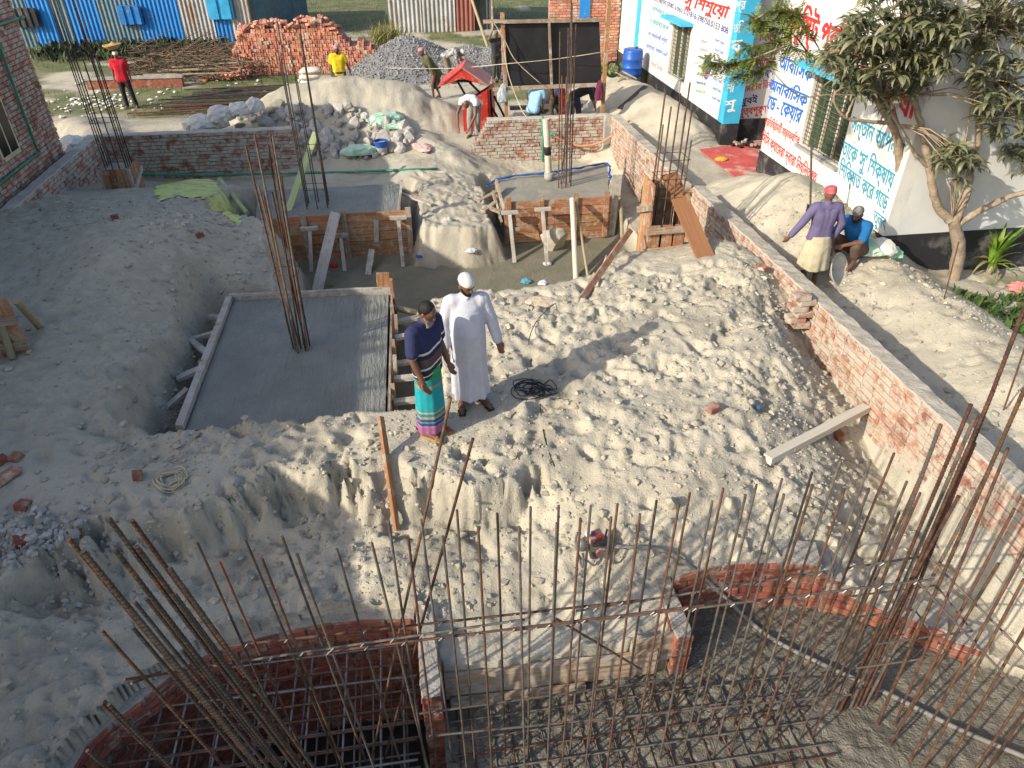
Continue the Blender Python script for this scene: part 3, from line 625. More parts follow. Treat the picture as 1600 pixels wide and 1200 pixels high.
# ================================================================== THE SCHOOL ON THE RIGHT
SX = 7.9; dz = .03
school = thing('school_building', (11, 17, -.6), 'white school building with painted Bengali lettering, black base and cyan corner', 'building')
def wall_with_hole(name, m, x0, x1, y0, y1, z0, z1, hole=None):
    Bq = Batch()
    if hole:
        ya, yb, za, zb = hole
        Bq.aabb((x0, y0, z0), (x1, ya, z1)); Bq.aabb((x0, yb, z0), (x1, y1, z1)); Bq.aabb((x0, ya, z0), (x1, yb, za)); Bq.aabb((x0, ya, zb), (x1, yb, z1))
    else: Bq.aabb((x0, y0, z0), (x1, y1, z1))
    return new(name, Bq.mesh(name, m), school)
def window(ya, yb, za, zb, nv, nh):
    wt = new('window', unit_box(M['board_green']), school, Matrix.Translation((SX + .19, (ya + yb) / 2, (za + zb) / 2)) @ Matrix.Diagonal((.05, yb - ya - .004, zb - za - .004, 1)))
    for i in range(nv + 1): y = ya + .03 + (yb - ya - .06) * i / nv; rod('grille_bar', (SX + .06, y, za), (SX + .06, y, zb), .008, M['steel_grey'], wt, 6)
    for i in range(nh + 1): z = za + .03 + (zb - za - .06) * i / nh; rod('grille_bar', (SX + .05, ya, z), (SX + .05, yb, z), .008, M['steel_grey'], wt, 6)
    for i in (0, .33, .66, 1): y = ya + .035 + (yb - ya - .07) * i; new('frame', unit_box(M['wood_pale']), wt, Matrix.Translation((SX + .14, y, (za + zb) / 2)) @ Matrix.Diagonal((.04, .05, zb - za, 1)))
    return wt
TOPZ = 4.4
# far block
w1 = (PX(1080, 45, SX).y, PX(1048, 70, SX).y, PX(1068, 131, SX).z, PX(1054, 30, SX).z)
wall_with_hole('wall', M['white'], SX, SX + .25, 17.35, 30, dz, TOPZ, w1); window(*w1, 5, 14)
wall_with_hole('dado', M['dado'], SX - .012, SX + .25, 17.33, 30, -.9, dz)
new('window_hood', unit_box(M['cyan']), school, Matrix.Translation((SX - .16, (w1[0] + w1[1]) / 2, w1[3] + .06)) @ Matrix.Diagonal((.4, w1[1] - w1[0] + .3, .07, 1)))
wall_with_hole('corner_pillar', M['cyan'], SX - .03, SX + .40, 17.30, 17.62, dz + .01, TOPZ); wall_with_hole('pillar_base', M['dado'], SX - .035, SX + .405, 17.29, 17.62, -.9, dz + .01)
wall_with_hole('corner_pillar', M['cyan'], SX - .03, SX + .3, 24.9, 25.25, dz, TOPZ)
# recess wall between the blocks
wall_with_hole('wall', M['grey_wall'], SX + .38, SX + 4, 17.68, 17.9, dz + .01, TOPZ); wall_with_hole('dado', M['dado'], SX + .39, SX + 4, 17.66, 17.9, -.9, dz + .01)
# near block
w2 = (PX(1338, 150, SX).y, PX(1262, 170, SX).y, PX(1280, 243, SX).z, PX(1277, 103, SX).z)
wall_with_hole('wall', M['white'], SX, SX + .25, 10.3, 15.15, dz, TOPZ, w2); window(*w2, 7, 18)
wall_with_hole('dado', M['dado'], SX - .012, SX + .25, 10.28, 15.17, -1.2, dz)
new('window_hood', unit_box(M['cyan']), school, Matrix.Translation((SX - .2, (w2[0] + w2[1]) / 2, w2[3] + .05)) @ Matrix.Diagonal((.45, w2[1] - w2[0] + .3, .07, 1)))
new('window_sill', unit_box(M['concrete']), school, Matrix.Translation((SX - .03, (w2[0] + w2[1]) / 2, w2[2] - .03)) @ Matrix.Diagonal((.12, w2[1] - w2[0] + .1, .05, 1)))
wall_with_hole('wall', M['grey_wall'], SX + .25, 16, 10.302, 10.55, dz, TOPZ); wall_with_hole('dado', M['dado'], SX + .25, 16, 10.284, 10.55, -1.2, dz)
wall_with_hole('wall', M['white'], SX + .25, 12, 14.9, 15.15, -.9, TOPZ)
wall_with_hole('roof_slab', M['concrete'], SX - .3, 16, 17.2, 30, TOPZ, TOPZ + .14); wall_with_hole('roof_slab', M['concrete'], SX - .3, 16, 10.0, 15.3, TOPZ, TOPZ + .14)
# --- lettering painted on its walls
INK = {'red': cloth('red_lettering', (.60, .03, .035)), 'blue': cloth('blue_lettering', (.015, .13, .48)), 'navy': cloth('navy_lettering', (.03, .04, .20)), 'teal': cloth('teal_lettering', (.03, .27, .40)),
       'white': cloth('white_lettering', (.75, .78, .76)), 'maroon': cloth('maroon_lettering', (.42, .03, .05)), 'green': cloth('green_lettering', (.10, .35, .16)), 'pink': cloth('pink_lettering', (.62, .22, .24))}
dg = None
def letters(s, tl, tr, bl, plane, ink, bold=.05):
    """s in visual order; the three pixels are the headline's two ends and the foot of the first letter, on a wall plane.
    The letter outlines are filled row by row (winding rule), as brush strokes lie on the wall."""
    cu = bpy.data.curves.new('lettering', 'FONT'); cu.body = s; cu.resolution_u = 3; cu.fill_mode = 'NONE'
    o = bpy.data.objects.new('lettering', cu); ev = shaped(o); me0 = ev.to_mesh()
    n = len(me0.vertices); v = np.zeros(n * 3, np.float32); me0.vertices.foreach_get('co', v); v = v.reshape(-1, 3)[:, :2].astype(float)
    e = np.array([tuple(x.vertices) for x in me0.edges]); ev.to_mesh_clear(); bpy.data.objects.remove(o); bpy.data.curves.remove(cu)
    if n == 0: return
    v[:, 0] += v[:, 1] * .12
    lo = v.min(0); hi = v.max(0); v -= lo; Wd, Hg = hi - lo
    # the curve runs along rising vertex numbers; only the closing edge runs back
    a = e.min(1); b_ = e.max(1); back = (b_ - a) > 1; a, b_ = np.where(back, b_, a), np.where(back, a, b_)
    rows = int(max(28, min(64, 46 * Hg))); hstep = Hg / rows; quad = []
    grow = bold * .45
    for r in range(rows):
        segs = []
        for dy in ((-grow * .5, 0, grow * .5) if bold else (0,)):
            y = (r + .5) * hstep + dy; ya = v[a, 1]; yb = v[b_, 1]; hit = ((ya <= y) & (yb > y)) | ((yb <= y) & (ya > y))
            if not hit.any(): continue
            A, Bq = v[a[hit]], v[b_[hit]]; x = A[:, 0] + (y - A[:, 1]) / (Bq[:, 1] - A[:, 1]) * (Bq[:, 0] - A[:, 0]); sg = np.where(Bq[:, 1] > A[:, 1], 1, -1)
            od = np.argsort(x); wn_ = 0; st = 0
            for xx, ss in zip(x[od], sg[od]):
                if wn_ == 0: st = xx
                wn_ += ss
                if wn_ == 0 and xx > st: segs.append((st - grow, xx + grow))
        segs.sort(); mg = []
        for a0, a1 in segs:
            if mg and a0 <= mg[-1][1]: mg[-1][1] = max(mg[-1][1], a1)
            else: mg.append([a0, a1])
        for a0, a1 in mg: quad.append((a0, a1, r * hstep, (r + 1) * hstep))
    q = np.array(quad); P2 = np.stack([q[:, [0, 2]], q[:, [1, 2]], q[:, [1, 3]], q[:, [0, 3]]], 1).reshape(-1, 2)
    if plane[0] == 'X': A, Bp, Cc = (np.array(PX(*p, plane[1])) for p in (tl, tr, bl)); nn = np.array([-1, 0, 0])
    else: A, Bp, Cc = (np.array(PY(*p, plane[1])) for p in (tl, tr, bl)); nn = np.array([0, -1, 0])
    P = Cc + np.outer(P2[:, 0] / Wd, Bp - A) + np.outer(P2[:, 1] / Hg, A - Cc) + nn * .003
    new('lettering', mesh_np('lettering', P, np.arange(len(P)).reshape(-1, 4), INK[ink]), school)
X = ('X', SX); Yr = ('Y', 17.68); Yp = ('Y', 17.30)
E_, I_ = '\u09c7', '\u09bf'                              # vowel signs written before their consonant
letters('আবা'+I_+'সক', (1222, 78), (1274, 99), (1217, 106), X, 'blue', .075)
letters('অনাবা'+I_+'সক', (1207, 116), (1267, 142), (1201, 140), X, 'blue', .075)
letters(E_+'ড - '+E_+'কয়ার', (1203, 148), (1256, 171), (1197, 174), X, 'blue', .075)
letters('প্র'+I_+'ত'+I_+'ষ্ঠান'+I_+'ট সার্বক্ষ'+I_+'ণক', (1198, 178), (1252, 210), (1194, 199), X, 'red', .06)
letters(I_+'স'+I_+'স ক্যা'+E_+'মরা দ্বারা '+I_+'নয়'+I_+'ন্ত্রত', (1193, 201), (1279, 266), (1189, 226), X, 'red', .06)
letters('সুদৃ'+I_+'ষ্ট প্র'+I_+'তবন্ধী', (1236, -2), (1385, 52), (1226, 62), X, 'red', .085)
letters('সন্তান আপনার', (1334, 180), (1416, 224), (1328, 212), X, 'teal', .06)
letters('তা'+E_+'ক ‘সু’ '+I_+'শক্ষায়', (1321, 210), (1402, 262), (1313, 250), X, 'teal', .06)
letters(I_+'শ'+I_+'ক্ষত ক'+E_+'র গ'+E_+'ড়', (1315, 244), (1391, 298), (1309, 282), X, 'teal', .06)
letters('তুলব', (1366, 328), (1385, 342), (1365, 356), X, 'teal', .05)
letters('বিদ্যা', (1372, 118), (1436, 142), (1364, 172), X, 'red', .085)
letters('সু '+I_+'শশু'+E_+'য়া', (1074, -14), (1143, 4), (1068, 14), X, 'red', .085)
letters('ভিট,জেলা ঢাকা-১৩৬২ ঃ 01816-398750,0153 808', (1022, -10), (1139, 40), (1021, 2), X, 'navy', .05)
for i, (s, ink) in enumerate((('আপনাদের মূল', 'teal'), ('ও বাচ্চাদের জন্য', 'teal'), ('সহ প্রতিবন্ধী শিশুটি', 'blue'), ('সাপ্তাহ, সকাল-৯টা', 'blue'))):
    letters(s, (1020 - i * 3, 9 + i * 19), (1046 - i * .5, 21 + i * 20), (1018 - i * 3, 19 + i * 19), X, ink, .05)
letters('ভর্তি চলছে', (1018, 93), (1036, 104), (1017, 104), X, 'pink', .05)
for i in range(7):
    letters('প্রতিবন্ধী শিশু', (1096 - i * 1.5, 60 + i * 13), (1106 - i * .5, 64 + i * 13), (1095 - i * 1.5, 67 + i * 13), X, ('pink', 'pink', 'green', 'green', 'green', 'navy', 'green')[i], .05)
    letters('ভর্তি তথ্য', (1118 - i * .8, 58 + i * 15), (1132 - i, 65 + i * 15), (1117 - i * .8, 66 + i * 15), X, 'blue', .04)
em = PX(1105, 105, SX); v = []; f = []
for k in range(28): an = k / 28 * 2 * math.pi; v.append((SX - .004, em.y + .26 * math.cos(an), em.z + .30 * math.sin(an)))
me = bpy.data.meshes.new('emblem'); me.from_pydata(v, [], [tuple(range(28))]); me.materials.append(INK['blue']); new('emblem', me, school)
letters('শিশু', (1098, 96), (1111, 101), (1097, 106), ('X', SX - .005), 'pink', .06); letters('বিকাশ', (1098, 108), (1111, 114), (1097, 118), ('X', SX - .005), 'pink', .06)
letters('হে   '+I_+'প্রয়', (1166, 55), (1214, 49), (1166, 69), Yr, 'red'); letters('সবাই '+E_+'ক', (1165, 79), (1214, 72), (1165, 92), Yr, 'navy')
letters('আপনা'+E_+'দর', (1163, 96), (1210, 89), (1163, 110), Yr, 'red'); letters('সুপরামর্শ', (1161, 114), (1210, 107), (1161, 127), Yr, 'navy')
letters('আমা'+E_+'দর '+I_+'নকট', (1156, 132), (1214, 122), (1156, 145), Yr, 'red'); letters('খুবই', (1157, 151), (1184, 146), (1157, 168), Yr, 'navy'); letters('গুরুত্বপূর্ণ', (1149, 170), (1198, 164), (1149, 186), Yr, 'red')
for i, s in enumerate(('প্র', 'তি', 'ব', 'ন্ধী', 'শি', 'শু')): letters(s, (1150 - i * 3.2, 2 + i * 31), (1166 - i * 3.2, 0 + i * 31), (1149 - i * 3.2, 21 + i * 31), Yp, 'white', .06)

# ================================================================== SHEDS AND FAR WALL
def corrugated(a, b, z0, z1, m, parent, name='tin_sheet', per=.17, amp=.022, lean=0.0):
    a = Vector((a[0], a[1], 0)); b = Vector((b[0], b[1], 0)); L = (b - a).length; d = (b - a).normalized(); n = Vector((-d.y, d.x, 0)); k = max(int(L / per * 6), 4); v = []; f = []
    for i in range(k + 1):
        s = L * i / k; o = amp * math.sin(2 * math.pi * s / per); p = a + d * s + n * o; v.append((p.x, p.y, z0)); v.append((p.x + n.x * lean, p.y + n.y * lean, z1))
    for i in range(k): f.append((2 * i, 2 * i + 2, 2 * i + 3, 2 * i + 1))
    return new(name, mesh_np(name, v, f, m, True), parent)
TIN = {'silver': mat('bare_tin', (.42, .43, .43), (.30, .30, .29), scale=1.2, rough=.5, metallic=.35, bump=.1, dust=(.3, .2, .13), dust_amt=.22, dust_scale=1.5),
       'blue': mat('blue_tin', (.02, .21, .56), (.02, .16, .44), scale=1, rough=.5, bump=.1, dust=(.2, .25, .3), dust_amt=.15),
       'dull': mat('dull_blue_tin', (.11, .21, .27), (.08, .14, .17), scale=1, rough=.6, bump=.1, dust=(.2, .2, .17), dust_amt=.3),
       'rust': mat('rusty_tin', (.28, .10, .075), (.2, .075, .055), scale=1, rough=.6, bump=.1), 'dark': mat('dark_tin', (.07, .085, .085), (.05, .06, .06), rough=.6)}
def base(px, y_=35.0): p = PY(px, 70, y_); return (p.x, y_)
shed = thing('tin_shed', (-12, 36, -.6), 'long corrugated tin shed painted in blue and bare panels, behind the brush', 'shed')
for x0, x1, k in ((-40, 38, 'dark'), (38, 62, 'dull'), (62, 100, 'blue'), (100, 122, 'dull'), (122, 168, 'blue'), (168, 226, 'dull'), (226, 292, 'blue'), (292, 342, 'silver'), (342, 368, 'blue'), (368, 398, 'silver')):
    corrugated(base(x0), base(x1), -.6, 2.6, TIN[k], shed)
def shed_window(px0, px1, py0, py1, mm, slats):
    a = PY(px0, py1, 34.9); b_ = PY(px1, py0, 34.9)
    o = new('window', unit_box(mm), shed, Matrix.Translation(((a.x + b_.x) / 2, 34.88, (a.z + b_.z) / 2)) @ Matrix.Diagonal((b_.x - a.x, .1, b_.z - a.z, 1)))
    for i in range(slats): x = a.x + (b_.x - a.x) * (i + .5) / slats; new('slat', unit_box(mm), o, Matrix.Translation((x, 34.81, (a.z + b_.z) / 2)) @ Matrix.Diagonal(((b_.x - a.x) / slats * .6, .06, b_.z - a.z, 1)))
shed_window(190, 218, 8, 38, TIN['blue'], 3); shed_window(328, 360, -6, 30, mat('sky_blue_shutter', (.05, .38, .68), rough=.5), 2); shed_window(26, 56, 12, 42, M['dado'], 4)
Bs = Batch(); Bs.aabb((-19, 35.2, 2.5), (-5.9, 41, 2.62)); new('roof', Bs.mesh('roof', TIN['silver']), shed)
corrugated((base(398)[0], 35), (-4.2, 40), -.6, 2.6, TIN['dull'], shed); rod('corner_post', (base(399)[0], 34.9, -.6), (base(399)[0], 34.9, 2.7), .07, M['wood_old'], shed)
shed2 = thing('tin_shed', (2, 37, -.6), 'small bare corrugated tin shed with one rusty sheet beyond the gravel', 'shed')
for x0, x1, k in ((608, 660, 'silver'), (660, 712, 'silver'), (712, 742, 'rust')):
    a = PY(x0, 50, 36.3); b_ = PY(x1, 50, 36.3); corrugated((a.x, 36.3), (b_.x, 36.3), -.6, 2.6, TIN[k], shed2, per=.2, amp=.028)
a = PY(742, 50, 36.3); b_ = PY(770, 50, 36.3); corrugated((a.x, 36.6), (b_.x, 36.6), -.6, 2.6, TIN['dark'], shed2, 'doorway_shade'); rod('door_post', (b_.x, 36.3, -.6), (b_.x, 36.3, 2.7), .06, M['wood_old'], shed2)  # dark-coloured sheet stands in for the shade inside the open doorway
corrugated((b_.x, 36.4), (b_.x + .3, 40), -.6, 2.6, TIN['silver'], shed2); Bs = Batch(); Bs.aabb((-.4, 36.1, 2.6), (5.0, 41, 2.7)); new('roof', Bs.mesh('roof', TIN['silver']), shed2)
fw = brick_wall('brick_wall', 'far red brick wall with blue door behind the black sheeting', (5.3, 27.2), (7.86, 27.2), -.6, 2.6, faces=(-1,), m=M['brick_stack'], limit=300, buried=False)
new('door', unit_box(TIN['blue']), fw, Matrix.Translation((6.55, 27.05, 1.7)) @ Matrix.Diagonal((.36, .06, 1.7, 1)))
# ================================================================== FOOTINGS AND FORMWORK
def conc_mat(name, c, swirl, axis_scale, amp=.5, rough=.55):
    m = mat(name, c, tuple(x * .78 for x in c), scale=1.8, detail=8, rough=rough, bump=0, wet=(.32, 1.3)); nt = m.node_tree; b = nt.nodes['Principled BSDF']
    geo = nt.nodes.new('ShaderNodeNewGeometry'); mp = nt.nodes.new('ShaderNodeMapping'); mp.inputs['Scale'].default_value = axis_scale
    n1 = nt.nodes.new('ShaderNodeTexNoise'); n1.inputs['Scale'].default_value = 1; n1.inputs['Detail'].default_value = 5; n1.inputs['Distortion'].default_value = swirl
    n2 = nt.nodes.new('ShaderNodeTexNoise'); n2.inputs['Scale'].default_value = 45; n2.inputs['Detail'].default_value = 3
    ad = nt.nodes.new('ShaderNodeMath'); ad.operation = 'MULTIPLY_ADD'; ad.inputs[1].default_value = .35
    bp = nt.nodes.new('ShaderNodeBump'); bp.inputs['Strength'].default_value = amp; bp.inputs['Distance'].default_value = .045
    L = nt.links.new; L(geo.outputs['Position'], mp.inputs[0]); L(mp.outputs[0], n1.inputs['Vector']); L(geo.outputs['Position'], n2.inputs['Vector'])
    L(n2.outputs['Fac'], ad.inputs[0]); L(n1.outputs['Fac'], ad.inputs[2]); L(ad.outputs[0], bp.inputs['Height']); L(bp.outputs[0], b.inputs['Normal']); return m
M['wet1'] = conc_mat('fresh_concrete', (.225, .228, .205), .3, (20, 3.0, 1), .9); M['wet3'] = conc_mat('fresh_concrete_sun_tint', (.30, .285, .235), .4, (5, 18, 1), .35, .6)  # copy for the sunlit slab: sunlight put into a lighter, warmer colour
M['wetfloor'] = conc_mat('wet_concrete_floor', (.165, .15, .118), .8, (9, 9, 1), 1.0, .5)
def slab_mesh(name, corners, z, thick, m, n=40, amp=.008):
    """four corners (x,y) round the top; the top has trowel swells"""
    c = [np.array(q) for q in corners]; u, w = np.meshgrid(np.linspace(0, 1, n), np.linspace(0, 1, n))
    xy = ((1 - u) * (1 - w))[..., None] * c[0] + (u * (1 - w))[..., None] * c[1] + (u * w)[..., None] * c[2] + ((1 - u) * w)[..., None] * c[3]
    zz = z + amp * fbm(xy[..., 0] * 3, xy[..., 1] * 3, 4, .6); edge = (u < .001) | (u > .999) | (w < .001) | (w > .999)
    v = np.concatenate([np.dstack([xy, zz]).reshape(-1, 3)]); f = []; idx = np.arange(n * n).reshape(n, n)
    f = np.stack([idx[:-1, :-1], idx[:-1, 1:], idx[1:, 1:], idx[1:, :-1]], -1).reshape(-1, 4).tolist()
    rim = list(idx[0, :]) + list(idx[1:, -1]) + list(idx[-1, -2::-1]) + list(idx[-2:0, 0]); k0 = len(v)
    low = v[rim].copy(); low[:, 2] = z - thick; v = np.vstack([v, low])
    for i in range(len(rim)): j = (i + 1) % len(rim); f.append([rim[j], rim[i], k0 + i, k0 + j])
    return mesh_np(name, v, f, m)
def xy(p): return (p.x, p.y)
# --- nearest footing, in the shade behind the two men
z1 = -.45; TL, TR, BR, BL = PZ(365, 470, z1), PZ(607, 460, z1), PZ(601, 640, z1), PZ(300, 645, z1); BR.y -= .35; BL.y -= .35
f1 = thing('concrete_footing', (-1.7, 8.8, z1), 'freshly poured grey footing slab in shade behind the two standing men', 'footing')
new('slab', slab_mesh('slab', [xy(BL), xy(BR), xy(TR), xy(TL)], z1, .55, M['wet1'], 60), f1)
plank('form_board', TL + Vector((-.06, .02, .0)), BL + Vector((-.06, 0, .0)), .09, .16, M['wood_grey'], f1)
plank('form_board', TL + Vector((-.05, .05, -.0)), TR + Vector((.05, .05, -.0)), .05, .2, M['wood_grey'], f1)
for a, b_, w in (((327, 494), (360, 497), .1), ((292, 532), (352, 515), .08), ((293, 528), (325, 553), .09), ((277, 592), (322, 572), .12), ((263, 636), (293, 608), .08)):
    plank('brace', PZ(*a, z1 - .16), PZ(*b_, z1 - .06), w, .05, M['wood_grey'], f1)
for px, py in ((340, 508), (313, 565)): rod('stake', PZ(px, py + 18, z1 - .5), PZ(px, py, z1 + .08), .035, M['bamboo'], f1)
for i in range(3):
    plank('form_board', TR + Vector((.05, -.02, -.07 - .15 * i)), BR + Vector((.05, .2, -.07 - .15 * i)), .03, .14, M['wood_old'], f1)
for k, (u, h, mm) in enumerate(((.02, .30, 'wood'), (.15, .12, 'wood_old'), (.3, .16, 'wood_old'), (.46, .06, 'wood_old'), (.62, .18, 'wood_grey'), (.76, .02, 'wood_old'))):
    p = TR.lerp(BR, u) + Vector((.1, 0, 0)); plank('stake', (p.x, p.y, z1 - .6), (p.x + random.uniform(-.05, .05), p.y + random.uniform(-.08, .08), z1 + h), .09, .05, M[mm], f1, (1, 0, 0))
for k, (u, zz) in enumerate(((.16, -.2), (.34, -.12), (.5, -.22), (.66, -.1), (.8, -.14))):
    p = TR.lerp(BR, u) + Vector((.1, 0, zz)); e = p + Vector((.55, random.uniform(-.1, .1), random.uniform(-.05, .1))); plank('brace', (p.x, p.y, z1 + zz), (e.x, e.y, z1 + zz + .03), .1, .05, M['wood_grey'], f1)
plank('stake', PZ(588, 590, z1 - .1), PZ(612, 628, z1 - .1) + Vector((0, 0, .05)), .08, .05, M['wood_old'], f1)
plank('stake', PY(600, 470, TR.y + .1), PY(598, 426, TR.y + .1), .2, .035, M['wood'], f1, (0, 1, 0))
rod('brace', PZ(612, 480, -.6), PZ(690, 497, -.6), .05, M['bamboo'], f1)

def bar_cluster(name, label, items, r, m, ties=(), hoop=None, group=None, cat='rebar'):
    """items: (base point, top point)"""
    t = thing(name, items[0][0], label, cat, group)
    for i, (a, b_) in enumerate(items): rod('rebar', a, b_, r * random.uniform(.9, 1.1), m[i % len(m)], t, 8)
    for z in ties:                                       # stirrups round the bars
        pts = []
        for a, b_ in items: u = (z - a[2]) / (b_[2] - a[2]); pts.append(Vector(a).lerp(Vector(b_), u))
        c = sum(pts, Vector()) / len(pts); hx_ = max(abs(p.x - c.x) for p in pts) + .012; hy_ = max(abs(p.y - c.y) for p in pts) + .012
        q = [c + Vector((sx * hx_, sy * hy_, 0)) for sx, sy in ((-1, -1), (1, -1), (1, 1), (-1, 1))]
        for i in range(4): rod('stirrup', q[i], q[(i + 1) % 4], .006, M['rust'], t, 6)
    return t
def vert_bars(cx, cy, z0, nx_, ny_, sx, sy, tops, lean=(0, 0), jit=.02):
    out = []; k = 0
    for i in range(nx_):
        for j in range(ny_):
            if 0 < i < nx_ - 1 and 0 < j < ny_ - 1: continue
            x = cx + (i / (nx_ - 1) - .5) * sx; y = cy + (j / (ny_ - 1) - .5) * sy; h = tops[k % len(tops)]; k += 1
            out.append(((x, y, z0), (x + lean[0] * h + random.uniform(-jit, jit), y + lean[1] * h + random.uniform(-jit, jit), z0 + h)))
    return out
# bars out of the nearest slab: tops fan out
it = []
for (tx, ty), (bx, by) in zip(((384, 228), (398, 210), (402, 232), (419, 226), (422, 208), (426, 212), (436, 280), (440, 275), (404, 290), (412, 305), (425, 300)), ((459, 545), (463, 548), (466, 552), (470, 545), (477, 548), (481, 548), (484, 540), (474, 538), (468, 538), (462, 540), (478, 543))):
    a = PZ(bx, by, z1); b_ = PY(tx, ty, a.y + random.uniform(-.05, .05)); it.append((a - Vector((0, 0, .1)), b_))
bar_cluster('column_bars', 'tall rusty column bars fanning up from the nearest shaded footing slab', it, .013, [M['rust'], M['rust'], M['steel_grey']], ties=(.75,))
# --- second footing, back left
z2 = -.6; Y2 = 14.2
f2 = thing('concrete_footing', (-1.7, 15, z2), 'shaded grey footing slab with propped plank formwork at back left', 'footing')
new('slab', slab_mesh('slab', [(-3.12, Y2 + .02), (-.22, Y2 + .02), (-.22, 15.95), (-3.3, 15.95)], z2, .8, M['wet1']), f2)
for i, (h, mm) in enumerate(((.2, 'wood'), (.22, 'wood'), (.2, 'wood'), (.21, 'wood'), (.19, 'wood'))):
    zt = z2 + .06 - sum((.2, .22, .2, .21, .19)[:i]) - h / 2
    for x0, x1 in ((-3.35, -1.55), (-1.54, -.02)): plank('form_board', (x0, Y2 - .03 + random.uniform(-.01, .01), zt), (x1 + random.uniform(-.04, .04), Y2 - .03, zt + random.uniform(-.02, .02)), .035, h - .012, M[mm], f2)
for px in (418, 477, 540, 640): p = PY(px, 360, Y2 - .07); plank('stake', (p.x, Y2 - .075, -1.5), (p.x, Y2 - .075, z2 + .13), .11, .04, M['wood_old'], f2, (0, 1, 0))
plank('cleat', PY(588, 344, Y2 - .07), PY(588, 378, Y2 - .07), .1, .03, M['wood_grey'], f2, (0, 1, 0))
plank('form_board', PY(628, 282, 14.3), PY(622, 335, 14.25), .14, .04, M['wood_grey'], f2, (1, 0, 0)); plank('brace', PZ(622, 300, -.75), PZ(675, 320, -.7), .08, .04, M['wood_grey'], f2); plank('brace', PZ(625, 295, -.8), PZ(660, 310, -.7), .08, .05, M['wood_old'], f2)
def t_prop(t, top, foot, head=.34, mm='wood_grey', yq=None):
    a = PZ(*foot, gz(*xy(PZ(*foot, -1.5))) + .0); b_ = PY(*top, yq); plank('prop', a, b_, .07, .05, M[mm], t, (0, 1, 0)); plank('prop_head', b_ + Vector((-head / 2, -.01, .02)), b_ + Vector((head / 2, -.01, .02)), .09, .06, M['wood_grey'], t)
t_prop(f2, (484, 358), (487, 425), yq=Y2 - .25); t_prop(f2, (532, 369), (539, 424), yq=Y2 - .28); t_prop(f2, (622, 341), (630, 417), yq=Y2 - .2)
lp = thing('loose_plank', PZ(497, 459, -1.5), 'long grey plank leaning against the back left formwork', 'plank'); plank('board', PZ(494, 462, -1.48), PY(524, 332, Y2 - .12), .2, .03, M['wood_grey'], lp, (0, -1, .3))
lp = thing('loose_plank', PZ(576, 428, -1.5), 'short grey plank standing askew before the back left formwork', 'plank'); plank('board', PZ(575, 430, -1.5), PZ(581, 400, -1.3) + Vector((0, .2, .05)), .12, .03, M['wood_grey'], lp, (0, -1, .3))
lp = thing('loose_plank', PZ(452, 338, z2), 'pale green pole leaning up from the back left slab', 'pole'); plank('pole', PZ(440, 358, -.85), PY(493, 208, 16.3), .13, .05, M['bamboo_green'], lp, (0, -1, .3))
lp = thing('loose_pole', PZ(385, 332, -.5), 'short green bamboo lying on the lime green bank', 'pole'); rod('pole', PZ(386, 333, -.62), PZ(343, 280, -.35), .05, M['bamboo_green'], lp)
it = vert_bars(-1.93, 14.85, z2 - .1, 3, 3, .42, .38, (3.5, 2.9, 3.55, 3.3, 2.6, 3.4, 3.6, 3.0), (-.012, .02))
bar_cluster('column_bars', 'dark column bars rising from the back left footing beside the green pole', it, .012, [M['steel']], ties=(-.2, .6))
# --- third footing, in the sun at back right
Y3 = 14.4
f3 = thing('concrete_footing', (3.2, 15.4, z2), 'sunlit footing slab with orange plank formwork at back right', 'footing')
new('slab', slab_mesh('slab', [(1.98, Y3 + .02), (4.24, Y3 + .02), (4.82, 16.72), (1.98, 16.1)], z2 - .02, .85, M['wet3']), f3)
for i, h in enumerate((.17, .19, .2, .18, .2)):
    zt = z2 + .04 - sum((.17, .19, .2, .18, .2)[:i]) - h / 2
    for x0, x1 in ((1.96, 3.05), (3.055, 4.3)): plank('form_board', (x0, Y3 - .03 + random.uniform(-.008, .008), zt), (x1, Y3 - .03, zt + random.uniform(-.012, .012)), .035, h - .01, M['wood'], f3)
for px in (795, 846, 899, 947): p = PY(px, 330, Y3 - .08); plank('stake', (p.x, Y3 - .075, -1.45), (p.x, Y3 - .075, z2 + .16), .1, .05, M['wood'], f3, (0, 1, 0))
t_prop(f3, (796, 333), (804, 411), yq=Y3 - .3); t_prop(f3, (848, 328), (855, 416), yq=Y3 - .3)
for i, px in enumerate((957, 964, 972)): plank('form_board', (4.34 + .12 * i, 14.45 + .3 * i, -1.5), (4.36 + .12 * i, 14.5 + .3 * i, -.35), .22, .04, M['wood_grey'], f3, (0, 1, .1))
for i, (a, b_) in enumerate((((775, 283), (788, 330)), ((770, 300), (784, 350)))): plank('form_board', PY(*a, 15.2), PY(*b_, 14.5), .14, .04, M['wood_old'], f3, (1, 0, 0))
for a, b_ in (((747, 315), (775, 300)), ((755, 330), (783, 310)), ((757, 322), (784, 332))): plank('brace', PZ(*a, -.8), PZ(*b_, -.8), .1, .05, M['wood_old'], f3)
pl = thing('prop_pole', PZ(900, 436, -1.5), 'pale round pole standing before the orange formwork', 'pole'); rod('pole', PZ(900, 438, -1.5), PY(894, 311, Y3 - .25), .055, M['wood_pale'], pl, 10)
pl = thing('prop_pole', PZ(919, 433, -1.5), 'thin bamboo pole beside the pale round pole', 'pole'); rod('pole', PZ(919, 435, -1.5), PY(900, 316, Y3 - .2), .028, M['bamboo'], pl)
pl = thing('prop_pole', PZ(975, 370, -1.2), 'bamboo prop wedged by the right end of the orange formwork', 'pole'); rod('pole', PZ(972, 372, -1.3), PZ(970, 310, -.75), .04, M['bamboo'], pl)
it = []
